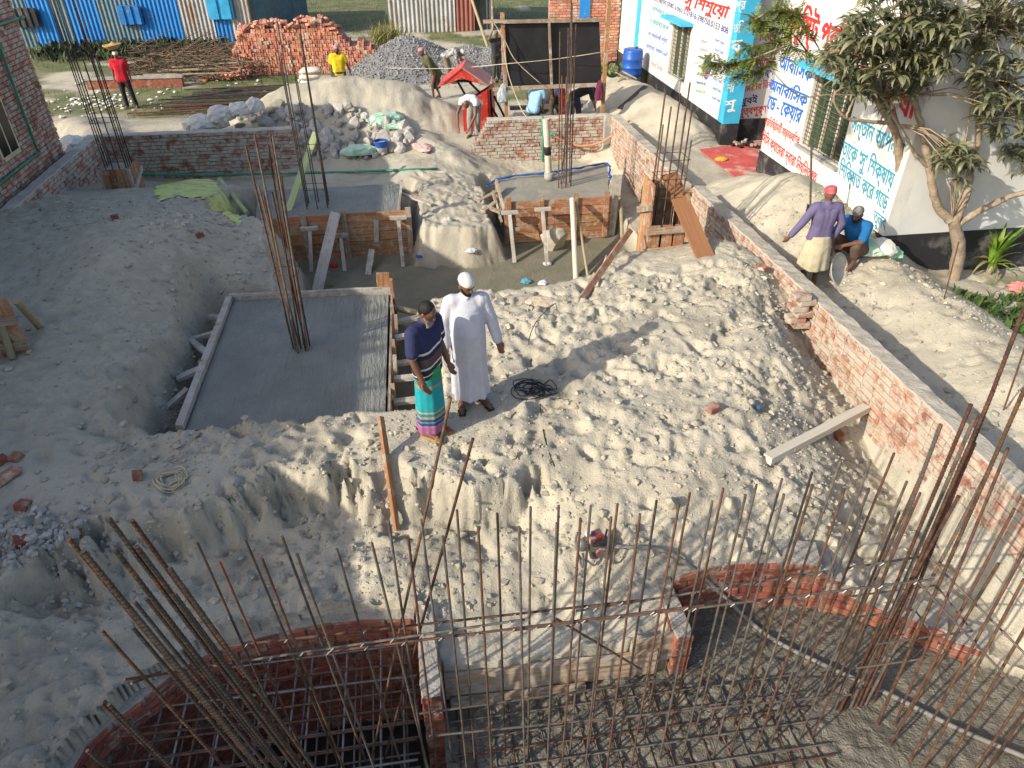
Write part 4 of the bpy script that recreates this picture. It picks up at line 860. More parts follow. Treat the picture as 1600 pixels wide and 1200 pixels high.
for tx, ty, bx, by in ((875, 50, 873, 292), (878, 118, 878, 293), (888, 44, 884, 292), (893, -10, 885, 288), (900, 38, 892, 289), (894, 5, 890, 284), (897, 90, 876, 286), (885, 120, 881, 284)):
    a = PZ(bx, by, z2); it.append((a - Vector((0, 0, .1)), PY(tx, ty, a.y)))
bar_cluster('column_bars', 'rusty column bars rising from the sunlit footing before the black sheeting', it, .013, [M['rust'], M['steel_grey']], ties=(.25,))
bp_ = [PZ(762, 290, -.6), PZ(780, 280, -.57), PZ(830, 274, -.56), PZ(870, 269, -.56), PZ(910, 263, -.56), PZ(948, 257, -.56), PZ(953, 272, -.58), PZ(952, 280, -.62)]
v, f = tube_arrays([p + Vector((random.uniform(-.03, .03), random.uniform(-.04, .04), .02)) for p in smooth_path(bp_, 6)], [random.uniform(.035, .075) for _ in range(43)], 6)
tag(new('plastic_sheet', tube_mesh('plastic_sheet', [Vector(x) for x in np.array([v[i * 6:(i + 1) * 6].mean(0) for i in range(43)])], [random.uniform(.012, .035) for _ in range(43)], M['blue'], 7)), 'crumpled blue plastic sheet along the back edge of the sunlit footing', 'plastic sheet')
# pipes at the back wall
pv = thing('drain_pipe', PZ(858, 280, z2), 'pale upright pipe with collar standing on the sunlit footing', 'pipe')
a = PZ(858, 280, z2); b_ = PY(853, 186, a.y); rod('pipe', a, b_, .075, M['pipe_pale'], pv, 14); rod('collar', a, a + Vector((0, 0, .16)), .115, M['concrete'], pv, 14); rod('band', a.lerp(b_, .42), a.lerp(b_, .56), .079, M['black'], pv, 14)
gp = thing('green_pipe', PY(700, 268, 18.4), 'thin green water pipe running along the foot of the back wall', 'pipe')
at_g = lambda a, b_: on_ground(a, b_) + Vector((0, 0, .05))
pts = [PY(212, 272, 18.3), PY(330, 274, 18.32), at_g(470, 273), at_g(545, 272), at_g(620, 269), at_g(680, 267), PY(722, 265, 18.38), PY(846, 262, 18.4), PY(848, 255, 18.4), PY(848, 182, 18.42)]
new('pipe', tube_mesh('pipe', pts, .03, M['pipe_green']), gp); new('pipe', tube_mesh('pipe', [PY(848, 262, 18.38), PY(900, 258, 18.38), PY(958, 250, 18.38)], .03, M['pipe_green']), gp)
for px, py in ((676, 266), (848, 262), (865, 210)): p = PY(px, py, 18.36); rod('coupling', p + Vector((-.08, 0, 0)), p + Vector((.08, 0, 0)), .042, M['red_faded'] if px == 676 else M['pipe_green'], gp)
tag(new('orange_hose', tube_mesh('orange_hose', smooth_path([PY(866, 212, 18.3), PY(885, 222, 18.3), PY(910, 228, 18.25), PY(940, 222, 18.2), PY(965, 205, 18.25), PY(984, 188, 18.4)], 6), .03, M['hose_orange'])), 'orange hose looping down the back brick wall', 'hose')
# --- column box with tied bars beside the right wall
cb = thing('column_form', (4.2, 10.9, -.5), 'orange plank column box with bars, beside the broken right wall', 'formwork')
cx, cy, hw, hd, zb = 4.12, 10.75, .27, .27, -.75
for i in range(3): x = cx - hw + .06 + (2 * hw - .12) * i / 2; plank('form_board', (x, cy - hd, zb), (x, cy - hd, .38), .17, .03, M['wood'], cb, (0, 1, 0))
for i in range(3): y = cy - hd + .09 + .18 * i; plank('form_board', (cx - hw - .03, y, zb), (cx - hw - .03, y, 1.05), .17, .03, M['wood'], cb, (1, 0, 0)); plank('form_board', (cx + hw + .03, y, zb), (cx + hw + .03, y, .85), .17, .03, M['wood'], cb, (1, 0, 0))
plank('form_board', (cx - hw, cy + hd, .15), (cx + hw, cy + hd, .15), .03, 1.5, M['wood_old'], cb)
for z in (-.05, .3): plank('cleat', (cx - hw - .1, cy - hd - .045, z), (cx + hw + .1, cy - hd - .045, z + .02), .05, .1, M['wood_old'], cb)
plank('cleat', (cx - hw - .08, cy - .35, .72), (cx - hw - .08, cy + .3, .45), .04, .1, M['wood_old'], cb); new('fill', unit_box(M['wet1']), cb, Matrix.Translation((cx, cy, -.3)) @ Matrix.Diagonal((2 * hw - .03, 2 * hd - .03, .5, 1)))
it = vert_bars(cx, cy, -.3, 4, 3, .40, .36, (2.5, 2.2, 2.65, 2.3, 1.9, 2.4, 2.6, 2.0, 2.45, 2.75), (.02, .02))
bar_cluster('column_bars', 'rusty column bars tied together in the orange box by the right wall', it, .013, [M['rust'], M['steel_grey'], M['rust']], ties=(.8, 1.1, 1.4))
M['wood_brown'] = mat('brown_board', (.27, .13, .062), (.19, .088, .042), rand=.1, grain=True, bump=.35, bdist=.006)
lp = thing('leaning_board', PZ(1109, 418, .0), 'wide brown board leaning from the column box to the right wall', 'plank'); plank('board', PZ(1110, 420, .06), PY(1046, 272, 11.0), .27, .05, M['wood_brown'], lp, (0, -1, .4))
lp = thing('prop_board', PZ(905, 470, -.1), 'thin red-brown prop slanting down from the column box to the sand', 'plank'); plank('board', PZ(905, 472, .03), PY(985, 360, 10.5), .09, .05, M['wood'], lp, (0, -1, .5))
for (a, b_) in (((984, 445), (1003, 425)), ((1000, 452), (990, 425))): plank('brace', PZ(*a, .02), PY(*b_, 10.4), .08, .05, M['wood'], cb, (0, -1, .3))
bk = thing('concrete_block', PZ(920, 455, -.6), 'pale flat concrete block between the pit and the orange column box', 'block')
new('block', slab_mesh('block', [xy(PZ(878, 478, -.45)), xy(PZ(962, 462, -.45)), xy(PZ(972, 433, -.45)), xy(PZ(872, 440, -.45))], -.45, .8, M['concrete'], 12), bk)
# --- column box at the back left
lb = thing('column_form', (-6.2, 16.2, -.7), 'brown timber column box in the back left corner with bars standing out', 'formwork')
cx, cy, hw = -6.18, 16.35, .3
for i in range(4):
    u = -hw + .075 + .15 * i
    plank('form_board', (cx + u, cy - hw, -.9), (cx + u, cy - hw, -.02), .14, .03, M['wood'], lb, (0, 1, 0)); plank('form_board', (cx + hw, cy + u, -.9), (cx + hw, cy + u, .0), .14, .03, M['wood'], lb, (1, 0, 0)); plank('form_board', (cx - hw, cy + u, -.9), (cx - hw, cy + u, .0), .14, .03, M['wood_old'], lb, (1, 0, 0))
for s in (-1, 1): plank('corner_batten', (cx + s * hw, cy - hw - .03, -.95), (cx + s * hw, cy - hw - .03, -.02), .06, .05, M['wood_grey'], lb, (0, 1, 0))
plank('brace', (cx + hw + .04, cy - .4, -.45), (cx + hw + .04, cy + .35, -.2), .04, .1, M['wood_grey'], lb); new('fill', unit_box(M['concrete']), lb, Matrix.Translation((cx, cy, -.5)) @ Matrix.Diagonal((2 * hw - .03, 2 * hw - .03, .9, 1)))
it = vert_bars(cx, cy + .03, -.1, 4, 4, .42, .38, (3.6, 3.3, 3.7, 2.2, 3.5, 2.0, 3.4, 3.8), (-.02, .02))
bar_cluster('column_bars', 'tall dark column bars standing in the back left timber box', it, .012, [M['steel'], M['rust']], ties=(.9, 2.1))
# --- formwork at the left edge
lf = thing('form_panel', PZ(20, 550, 0), 'orange plank form panel propped at the left edge of the site', 'formwork')
q0 = PZ(-45, 575, .0); q1 = PZ(52, 556, .0); sd_ = Vector((-(q1 - q0).y, (q1 - q0).x, 0))
for i in range(7): q = q0.lerp(q1, (i + .5) / 7); plank('form_board', (q.x, q.y, -.35), (q.x, q.y, 1.25 - .07 * i), (q1 - q0).length / 7 * .96, .03, M['wood'], lf, sd_)
for zc in (.25, .6): plank('cleat', q0 + Vector((0, -.05, zc)), q1 + Vector((0.03, -.05, zc - .05)), .05, .1, M['wood_old'], lf)
for a, b_ in (((25, 470), (62, 512)), ((8, 520), (45, 545)), ((0, 500), (20, 562))): rod('prop', PY(*a, q1.y - .06), on_ground(*b_) + Vector((0, 0, .02)), .045, M['bamboo'], lf)

# ================================================================== THE FOREGROUND MAT AND BARS
FLOOR = -1.13
gx, gy2 = np.meshgrid(np.linspace(-.1, 5.45, 190), np.linspace(1.2, 4.4, 110)); dd = sdpoly(gx, gy2, FPIT_R); ridge = np.abs(fbm(gx * 3.2, gy2 * 3.2, 4, .6))
zz = FLOOR + .035 * fbm(gx * 2, gy2 * 2, 3) + .06 * (ridge - .2) * (gx < 3.3) + .025 * fbm(gx * 11, gy2 * 11, 4, .65); keep = dd < .12
idx = np.arange(gx.size).reshape(gx.shape); q = np.stack([idx[:-1, :-1], idx[:-1, 1:], idx[1:, 1:], idx[1:, :-1]], -1).reshape(-1, 4); q = q[keep.ravel()[q].all(1)]
tag(new('concrete_floor', mesh_np('concrete_floor', np.stack([gx, gy2, zz], -1).reshape(-1, 3), q, M['wetfloor'], True)), 'rough wet concrete just poured over the bar mat at the front', 'concrete')
gq = [(x, y) for x, y in FPIT_L]; me = bpy.data.meshes.new('pit_shade'); me.from_pydata([(x, y, -2.3) for x, y in gq], [], [tuple(range(len(gq)))][0:1]); me.materials.append(mat('pit_shade_black', (.028, .025, .021), (.018, .016, .014), rough=.8, bump=.6, bscale=9, bdist=.05)); tag(new('pit_shade', me), 'near-black floor sheet standing in for the deep shade of the left pit', kind='structure')  # near-black sheet: the pit's deep shade put into its colour
pk = thing('retaining_plank', (1, 3.7, -1.2), 'long weathered plank holding back the sand at the front centre', 'plank'); plank('board', (-.06, 3.66, -.90), (1.86, 3.63, -.90), .045, .32, M['wood_old'], pk); plank('board', (-.02, 3.60, -1.08), (1.2, 3.58, -1.09), .04, .14, M['wood_old'], pk)
pk = thing('retaining_plank', (1.9, 3.75, -.9), 'squarish grey board end beside the brick pier at the right pit', 'plank'); plank('board', (1.62, 3.66, -.78), (2.04, 3.70, -.78), .04, .36, M['wood_old'], pk)
inside_l = lambda x, y: sdpoly(np.array([x]), np.array([y]), FPIT_L)[0] < -.08
def lattice(name, label, poly, x0, x1, y0, y1, step, z, m, r=.009, cat='rebar mat', end=None):
    t = thing(name, ((x0 + x1) / 2, (y0 + y1) / 2, z), label, cat)
    def span(fixed, along_x):
        u = np.linspace(x0, x1, 120) if along_x else np.linspace(y0, y1, 120); d = sdpoly(u if along_x else np.full_like(u, fixed), np.full_like(u, fixed) if along_x else u, poly); k = np.where(d < -.05)[0]
        return (u[k[0]], u[k[-1]]) if len(k) > 3 else None
    y = y0
    while y < y1:
        s = span(y, True)
        if s: rod('rebar', (s[0], y + random.uniform(-.02, .02), z + random.uniform(-.01, .01)), (s[1], y + random.uniform(-.03, .03), z + random.uniform(-.01, .01)), r, random.choice(m), t, 6)
        y += step * random.uniform(.85, 1.15)
    x = x0 + .06
    while x < x1:
        s = span(x, False)
        if s: rod('rebar', (x + random.uniform(-.02, .02), s[0], z - .02), (x + random.uniform(-.03, .03), s[1], z - .02 + random.uniform(-.01, .01)), r, random.choice(m), t, 6)
        x += step * random.uniform(.85, 1.15)
    return t
M['steel_lat'] = mat('bright_worn_steel', (.26, .245, .22), (.15, .135, .12), scale=18, rand=.3, rough=.5, metallic=.3, bump=.4, bscale=150, bdist=.002)
lattice('rebar_mat', 'upper layer of steel bars crossing over the dark left pit', FPIT_L, -2.95, -.32, 1.8, 4.25, .155, -.86, [M['steel_lat'], M['rust'], M['steel_lat']], .0105)
lattice('rebar_mat', 'lower layer of steel bars deep in the dark left pit', FPIT_L, -2.95, -.32, 1.8, 4.2, .15, -1.25, [M['steel_lat'], M['steel_grey']])
lattice('rebar_mat', 'bar mat half sunk in the wet concrete at the front centre', FPIT_R, -.05, 3.15, 2.0, 3.55, .15, FLOOR + .035, [M['steel_grey'], M['rust']], .009)
# upright bars in two rows
tagrow = 'upright wall bars standing across the front'
rowA = [(308, 847), (383, 842), (441, 838), (526, 857), (607, 813), (658, 812), (714, 797), (777, 802), (829, 792), (873, 790), (923, 790), (965, 787), (1026, 782), (1078, 770), (1130, 763), (1182, 757), (1222, 748), (1269, 738), (1313, 721), (1360, 722), (1397, 708)]
rowB = [(343, 877), (409, 872), (464, 865), (581, 848), (638, 840), (692, 838), (747, 825), (811, 823), (870, 817), (907, 810), (955, 808), (1000, 803), (1061, 787), (1113, 783), (1165, 773), (1225, 772), (1270, 757), (1320, 763), (1358, 763), (1417, 752), (1438, 770)]
cage = thing('rebar_cage', (1, 3, FLOOR), 'long cage of thin upright bars and tie bars across the front pits', 'rebar')
lean_l = lambda px: .10 if px < 600 else .02
for row, Yb in ((rowA, 3.06), (rowB, 2.86)):
    for px, py in row:
        b_ = PY(px, py, Yb + random.uniform(-.03, .03)); base_z = -1.45 if b_.x < -.3 else FLOOR - .02
        h_ = b_.z - base_z
        rod('rebar', (b_.x + lean_l(px) * h_ * .6 + random.uniform(-.03, .03), b_.y + random.uniform(-.04, .04), base_z), b_, .0085, random.choice([M['steel_grey'], M['steel'], M['rust'], M['steel_grey']]), cage, 7)
ties = [(PY(300, 1045, 2.84), PY(820, 968, 2.84)), (PY(480, 1022, 2.84), PY(1100, 946, 2.84)), (PY(800, 985, 2.85), PY(1460, 905, 2.86)), (PY(350, 1010, 3.08), PY(1000, 938, 3.08)), (PY(900, 955, 3.08), PY(1450, 868, 3.1)), (PY(655, 1115, 2.95), PY(1040, 1062, 2.95)), (PY(670, 1150, 2.9), PY(1330, 1085, 2.95))]
for a, b_ in ties: rod('tie_bar', a, b_, .009, random.choice([M['rust'], M['steel_grey']]), cage, 7)
for a, b_ in ((PY(1450, 870, 3.1), PY(1640, 1060, 2.2)), (PY(1430, 905, 2.86), PY(1640, 1130, 2.1))): rod('tie_bar', a, b_, .009, M['steel_grey'], cage, 7)
for a, b_ in ties[:5]:
    for u in np.linspace(.05, .95, 11):
        p = a.lerp(b_, u); rod('wire_tie', p + Vector((-.012, -.012, -.015)), p + Vector((.012, -.014, .016)), .004, M['wire'], cage, 5)
for k, (a, b_) in enumerate(((PZ(572, 1225, -1.3), PY(704, 622, 3.25)), (PZ(590, 1225, -1.3), PY(739, 685, 3.2)))):
    t = thing('loose_rebar', a, ('long loose rusty bar slanting up past the standing men, left of two', 'shorter loose rusty bar slanting up across the front, right of two')[k], 'rebar'); rod('rebar', a, b_, .010, M['rust'], t)
t = thing('loose_rebar', PY(870, 966, 3.0), 'short rusty bar slanting between the upright bars at the front centre', 'rebar'); rod('rebar', PY(868, 966, 3.0), PY(1002, 1046, 2.95), .009, M['rust'], t)
# ribbed column bars at the two front corners
def ribbed(name, p0, p1, r, m, parent):
    p0, p1 = Vector(p0), Vector(p1); Lb = (p1 - p0).length; k = int(Lb / .016); rad = []; pts = []
    for i in range(k + 1):
        u = i / k; pts.append(p0.lerp(p1, u)); rad.append(r * (1.14 if i % 2 else .93))
    return new(name, tube_mesh(name, pts, rad, m, 7, False), parent)
lc = thing('column_bars', (-1.3, 2.6, -1.4), 'thick ribbed column bars with rusty ends leaning left at the front left', 'rebar')
for i, (px, py) in enumerate(((108, 842), (130, 861), (169, 809), (206, 813), (179, 858), (214, 854), (159, 985), (203, 949), (210, 940), (273, 928), (265, 887), (228, 935), (159, 1099), (170, 1101), (136, 1173), (150, 1181), (207, 980), (285, 1015))):
    Yb = 2.62 + (.18 if i % 3 == 0 else -.12 if i % 3 == 1 else .03); b_ = PY(px, py, Yb); dx = .30 * (b_.z + 1.5)
    ribbed('rebar', (b_.x + dx * .55 + .05, Yb + .03, -1.5), b_, .0125 if i < 6 else .0105, M['rust'] if i % 3 == 0 else M['steel'], lc)
for (a, b_) in (((195, 1062), (330, 1042)), ((205, 1068), (250, 1050)), ((185, 1150), (390, 1130))): rod('stirrup', PY(*a, 2.55), PY(*b_, 2.75), .008, M['rust'], lc)
rc = thing('column_bars', (3.55, 3.1, FLOOR), 'dense ribbed rusty column bars rising at the front right corner', 'rebar')
rb = (((1304, 1109), (1470, 663)), ((1311, 1110), (1498, 775)), ((1319, 1109), (1517, 632)), ((1329, 1106), (1526, 645)), ((1337, 1104), (1552, 610)), ((1345, 1102), (1523, 692)), ((1353, 1099), (1542, 740)), ((1366, 1096), (1608, 462)), ((1371, 1132), (1601, 607)), ((1282, 1095), (1405, 800)), ((1290, 1078), (1440, 740)))
for i, (pb, pt) in enumerate(rb):
    a = PZ(*pb, FLOOR); ribbed('rebar', a - Vector((0, 0, .05)), PY(*pt, a.y + random.uniform(-.04, .04)), .0125 if i < 9 else .0095, M['rust'] if i % 3 else M['steel_grey'], rc)
for z in (-.2, .1):
    for a, b_ in (((3.2, 2.9), (4.0, 2.9)), ((4.0, 2.9), (4.0, 3.35)), ((4.0, 3.35), (3.2, 3.35))): rod('stirrup', (a[0] + .3 * (z + .2), a[1], z), (b_[0] + .3 * (z + .2), b_[1], z), .008, M['steel_grey'], rc)
rw = thing('rebar_row', (4.2, 2.6, FLOOR), 'rusty upright bars in a slanting row along the right wall', 'rebar')
for i, (pb, pt) in enumerate((((1399, 1150), (1585, 795)), ((1388, 1168), (1560, 880)), ((1422, 1190), (1640, 790)), ((1474, 1205), (1660, 880)), ((1440, 1205), (1600, 905)), ((1520, 1210), (1680, 960)), ((1400, 1130), (1575, 700)), ((1545, 1200), (1690, 980)))):
    a = PZ(*pb, FLOOR); rod('rebar', a - Vector((0, 0, .05)), PY(*pt, a.y + random.uniform(-.03, .03)), .010, M['rust'], rw)
# ================================================================== HEAPS AND STORES BEYOND THE BACK WALL
def crumple(name, c, size, m, seed, label=None, cat=None, group=None, parent=None, flat=.35, rz=0.0, amp=.22):
    """a crumpled sack or sheet: a folded, sagging closed skin"""
    v, f = ico(3); r = np.random.default_rng(seed); off = r.uniform(0, 50, 3)
    nse = fbm(v[:, 0] * 1.6 + off[0] + v[:, 2] * .7, v[:, 1] * 1.6 + off[1], 4, .6); fold = np.abs(fbm(v[:, 0] * 3 + off[2], v[:, 1] * 3 + v[:, 2] * 2, 3, .6))
    v = v * (1 + amp * nse - amp * fold)[:, None]; v[:, 2] = np.where(v[:, 2] < -.3, -.3 + .15 * (v[:, 2] + .3), v[:, 2]); v = v * np.array([size[0], size[1], size[2]]) / 2
    o = new(name, mesh_np(name, v, f, m), parent, Matrix.Translation(c) @ Euler((0, 0, rz)).to_matrix().to_4x4())
    return tag(o, label, cat, group) if label else o
def bag_mesh(m, k):
    key = ('bag', m.name, k)
    if key not in _cache:
        v, f = ico(3); r = np.random.default_rng(k); s = np.sign(v); v = s * np.abs(v) ** np.array([.55, .55, .8]); v[:, 2] *= .42 * (1 - .5 * np.maximum(np.abs(v[:, 0]), np.abs(v[:, 1])) ** 4)
        v += .05 * np.stack([fbm(v[:, 0] * 2 + k, v[:, 1] * 2), fbm(v[:, 0] * 2 + 9, v[:, 1] * 2 + k), fbm(v[:, 0] * 3, v[:, 1] * 3 + k)], 1); _cache[key] = mesh_np('bag', v * .5, f, m, True)
    return _cache[key]
# bricks stacked on edge
bs = thing('brick_stack', (-3.4, 28.6, -.6), 'big stack of fired red bricks with a ragged top beyond the sand heap', 'bricks')
prof = lambda x: float(np.interp(x, [-5.9, -5.6, -5.3, -4.6, -3.6, -2.6, -2.1, -1.8, -1.2, -.75, -.7], [-.1, .45, .85, 1.0, .95, 1.08, .8, .45, .35, .25, -.6])) + .05 * math.sin(x * 9)
mats = []; Bq = Batch(); x = -5.75
while x < -.72:
    zt = prof(x); nr = int((zt + .6) / .122)
    for c in range(nr):
        depth = 1 if c < nr - 2 else 5
        for d in range(depth): mats.append(Matrix.Translation((x + random.uniform(-.008, .008), 28.05 + .25 * d + random.uniform(-.03, .03) + .015 * c, -.54 + .122 * c)) @ Euler((random.uniform(-.04, .04), random.uniform(-.07, .07), random.uniform(-.06, .06))).to_matrix().to_4x4() @ Matrix.Diagonal((.072, .24, .113, 1)))
    Bq.aabb((x - .04, 28.1, -.6), (x + .045, 29.6, zt - .2)); x += .081
new('core', Bq.mesh('core', M['brick_stack']), bs)
for i in range(150):                                     # slumped and loose ones, on top and at the left foot
    if i < 80: x = random.uniform(-5.5, -1.9); y = random.uniform(28, 29); z = prof(x) - .03 + random.uniform(0, .12)
    else: x = random.uniform(-6.7, -5.2); y = random.uniform(27.2, 28.2); z = -.55 + max(0, (x + 6.7) * .22) * random.random()
    mats.append(Matrix.Translation((x, y, z)) @ Euler((random.uniform(-.5, .5), random.uniform(-.5, .5), random.uniform(0, 3))).to_matrix().to_4x4() @ Matrix.Diagonal((.24, .115, .07, 1)))
lay_bricks(bs, mats, M['brick_stack'])
# stone chips
ux, uy = np.meshgrid(np.linspace(-2.2, 4.6, 70), np.linspace(25.2, 30.5, 50))
gh = -.66 + 0 * ux
for cx, cy, zt, sl in ((.4, 28.2, .52, .52), (2.5, 27.8, .22, .5), (3.4, 27.6, .18, .5), (1.5, 27.2, -.1, .4)): gh = np.maximum(gh, zt - sl * (np.sqrt((ux - cx) ** 2 + (uy - cy) ** 2 + .15) - .38))
gh += .04 * fbm(ux * 2, uy * 2, 3); idx = np.arange(ux.size).reshape(ux.shape); q = np.stack([idx[:-1, :-1], idx[:-1, 1:], idx[1:, 1:], idx[1:, :-1]], -1).reshape(-1, 4)
gr = thing('gravel_heap', (1, 28, -.6), 'heap of grey stone chips beyond the red mixer', 'gravel')
new('heap', mesh_np('heap', np.stack([ux, uy, gh], -1).reshape(-1, 3), q, M['gravel'], True), gr)
Bq = Batch(); n_ = 0
while n_ < 5200:
    i, j = rng.integers(0, 50), rng.integers(0, 70)
    if gh[i, j] < -.6 and rng.random() > .12: continue
    s = rng.uniform(.018, .05); v, f = ICO1; Bq.add(v * rng.uniform(.5, 1.3, v.shape) * s + (ux[i, j] + rng.uniform(-.06, .06), uy[i, j] + rng.uniform(-.06, .06), max(gh[i, j], -.6) + .005), f); n_ += 1
tag(new('stone_chips', Bq.mesh('stone_chips', M['gravel']), gr), kind='stuff')
# brush heap
Bq = Batch()
for i in range(520):
    a = Vector((random.uniform(-9.6, -5.2), random.uniform(27.0, 30.5), -.5 + random.random() ** 2 * .75)); d = Vector((random.gauss(.7, .5), random.gauss(0, .5), random.gauss(0, .22))).normalized() * random.uniform(.5, 1.9)
    v, f = tube_arrays([a, a + d * .5 + Vector((0, 0, random.uniform(-.06, .08))), a + d], [.018, .013, .004], 4, False); Bq.add(v, np.array(f))
br = thing('brush_heap', (-7.4, 28.7, -.6), 'heap of cut branches and dry twigs in front of the blue shed', 'brush'); tag(new('twigs', Bq.mesh('twigs', M['brush']), br), kind='stuff')
for i in range(4): rod('branch', (-8.6 + .4 * i, 27.3 + .3 * i, -.35 + .06 * i), (-5.6 + .35 * i, 27.0 + .4 * i, -.30 + .1 * i), .05, M['bark'], br, 8, .5)
# steel bars lying on the grass
sb = thing('rebar_bundle', (-5.2, 24.5, -.6), 'long dark steel bars lying side by side behind the back wall', 'rebar')
for i in range(26):
    y = 22.6 + .13 * i + random.uniform(-.05, .05); x0 = -7.6 + random.uniform(-.5, .8) + .04 * i; z = max(gz(x0 + 1.5, y), gz(x0 + 3, y), -.6) * 0 - .55 + random.uniform(0, .05); rod('rebar', (x0, y, z), (x0 + random.uniform(3.2, 4.6), y + random.uniform(-.25, .35), z + .02), .02, M['steel'] if i > 9 else M['rust'], sb, 6)
lw = thing('low_wall', (-8.6, 27.0, -.6), 'low red kerb wall with pale top under the brush', 'wall'); new('body', unit_box(M['brick_red']), lw, Matrix.Translation((-8.7, 26.6, -.45)) @ Matrix.Diagonal((3.0, .2, .3, 1))); new('coping', unit_box(M['concrete']), lw, Matrix.Translation((-8.7, 26.6, -.27)) @ Matrix.Diagonal((3.1, .26, .06, 1)))
# cement bags on the crest of the sand heap
M['bag'] = cloth('cement_bag', (.66, .63, .55), (.50, .40, .34)); M['bag2'] = cloth('pale_green_bag', (.62, .68, .60), (.5, .6, .5))
for i in range(4):
    p = PY(483, 120 - 9.2 * i, 22.4); zb_ = gz(p.x, 22.4) + .07 + .15 * i
    tag(new('cement_bag', bag_mesh(M['bag'], i), None, Matrix.Translation((p.x + random.uniform(-.03, .03), 22.4, zb_)) @ Euler((0, random.uniform(-.05, .05), random.uniform(-.15, .15))).to_matrix().to_4x4() @ Matrix.Diagonal((.62, .42, .42, 1))),
        ('lowest', 'second lowest', 'second highest', 'topmost')[i] + ' of four pale cement bags stacked on the sand heap', 'bag', 'cement bags on the heap')
for i in range(2):
    p = PY(506 + 22 * i, 118, 22.5); tag(new('cement_bag', bag_mesh(M['bag2'], 7 + i), None, Matrix.Translation((p.x, 22.5, gz(p.x, 22.5) + .1)) @ Euler((0, .1, .2 - .4 * i)).to_matrix().to_4x4() @ Matrix.Diagonal((.66, .45, .5, 1))), ('pale green bag lying beside the stacked cement bags', 'pale green bag lying nearest the man in yellow')[i], 'bag')
bo = thing('loose_plank', PY(610, 128, 22.6), 'pale plank lying behind the crest of the sand heap', 'plank'); plank('board', (-.9, 22.8, gz(-.9, 22.8) + .05), (.55, 22.9, gz(.55, 22.9) + .12), .16, .04, M['wood_pale'], bo)
# white sacks and broken concrete on the back wall
for i, (px, py, sx, sy, sz) in enumerate(((315, 190, .9, .8, .5), (345, 178, .8, .7, .55), (372, 172, .6, .6, .45), (395, 168, .5, .5, .5), (330, 200, .9, .5, .3))):
    p = PY(px, py + 6, 19.6); crumple('white_sack', (p.x, 19.6 + .1 * i, max(p.z, gz(p.x, 19.6)) + .02), (sx, sy, sz), M['sacking'], 40 + i, ('large white sack slumped at the left of the rubble', 'bulging white sack in the middle of the white sacks', 'white sack leaning towards the rubble', 'small upright white sack nearest the broken concrete', 'flat white sack in front of the other white sacks')[i], 'sack', 'white sacks on the back wall', rz=i)
n_ = 0
while n_ < 150:
    px, py = random.uniform(372, 640), random.uniform(172, 252)
    lo_, hi_ = np.interp(px, [372, 420, 500, 560, 640], [178, 168, 165, 172, 195]), np.interp(px, [372, 460, 475, 560, 640], [200, 205, 250, 256, 232])
    if not lo_ < py < hi_: continue
    p = on_ground(px, py); s = random.choice((.07, .09, .11, .13, .16, .2)) * random.uniform(.8, 1.2)
    o = new('concrete_chunk', rock_mesh(random.randrange(8), M['rubble']), None, Matrix.Translation(p + Vector((0, 0, s * .45))) @ Euler((random.uniform(0, 6), random.uniform(0, 6), random.uniform(0, 6))).to_matrix().to_4x4() @ Matrix.Diagonal((s * 1.25, s, s * .85, 1)))
    tag(o, ('large slab-like' if s > .17 else 'fist-sized' if s < .085 else 'small broken' if s < .11 else 'jagged grey') + ' concrete chunk ' + ('on the left of the heap behind the back wall' if px < 470 and py < 195 else 'resting near the end of the back left wall' if px < 505 else 'under the green sheet' if py < 205 else 'beside the blue bucket' if px > 575 else 'behind the white and green sack' if py < 228 else 'at the foot of the rubble by the green pipe'), 'rubble', 'chunks of broken concrete'); n_ += 1
p = on_ground(427, 172); tag(new('boulder', rock_mesh(11, M['clod']), None, Matrix.Translation(p + Vector((0, 0, .12))) @ Matrix.Diagonal((.38, .28, .24, 1))), 'large sandy boulder on the left end of the rubble', 'boulder')
p = on_ground(868, 392); tag(new('boulder', rock_mesh(12, M['clod']), None, Matrix.Translation(p + Vector((0, .15, .16))) @ Matrix.Diagonal((.40, .30, .30, 1))), 'large pale boulder before the orange formwork', 'boulder')
def at_ground(px, py, dz=0.0): p = on_ground(px, py); return Vector((p.x, p.y, p.z + dz))
crumple('green_sheet', at_ground(605, 192, .1), (1.1, .9, .34), M['green_sack'], 61, 'green and white woven sheet crumpled on the rubble heap', 'sheet', rz=.5)
crumple('green_sheet', at_ground(620, 200, .06), (.8, .5, .2), M['green_sack'], 62, 'small end of green sheet lying lower on the rubble heap', 'sheet', rz=.2)
crumple('green_sack', at_ground(562, 244, .12), (.95, .45, .36), M['green_sack'], 63, 'white and green sack lying left of the blue bucket', 'sack', rz=.1)
crumple('striped_sack', at_ground(660, 234, .06), (.45, .75, .2), cloth('striped_sack', (.58, .50, .46), (.55, .24, .20)), 64, 'flattened red and white sack on the sand right of the bucket', 'sack', rz=.5)
crumple('beige_sack', at_ground(845, 474, .02), (.46, .34, .12), cloth('beige_sack', (.56, .46, .33)), 65, 'beige sack lying at the top edge of the near mound', 'sack')
bu = thing('bucket', at_ground(597, 240), 'blue plastic bucket filled with grey mix on the rubble', 'bucket'); c = at_ground(597, 240)
bm = bmesh.new(); bmesh.ops.create_cone(bm, cap_ends=False, segments=18, radius1=.12, radius2=.165, depth=.32); new('shell', mesh_bm('shell', bm, M['blue'], True), bu, Matrix.Translation(c + Vector((0, 0, .16)))); rod('contents', c + Vector((0, 0, .02)), c + Vector((0, 0, .27)), .145, M['concrete'], bu, 16)
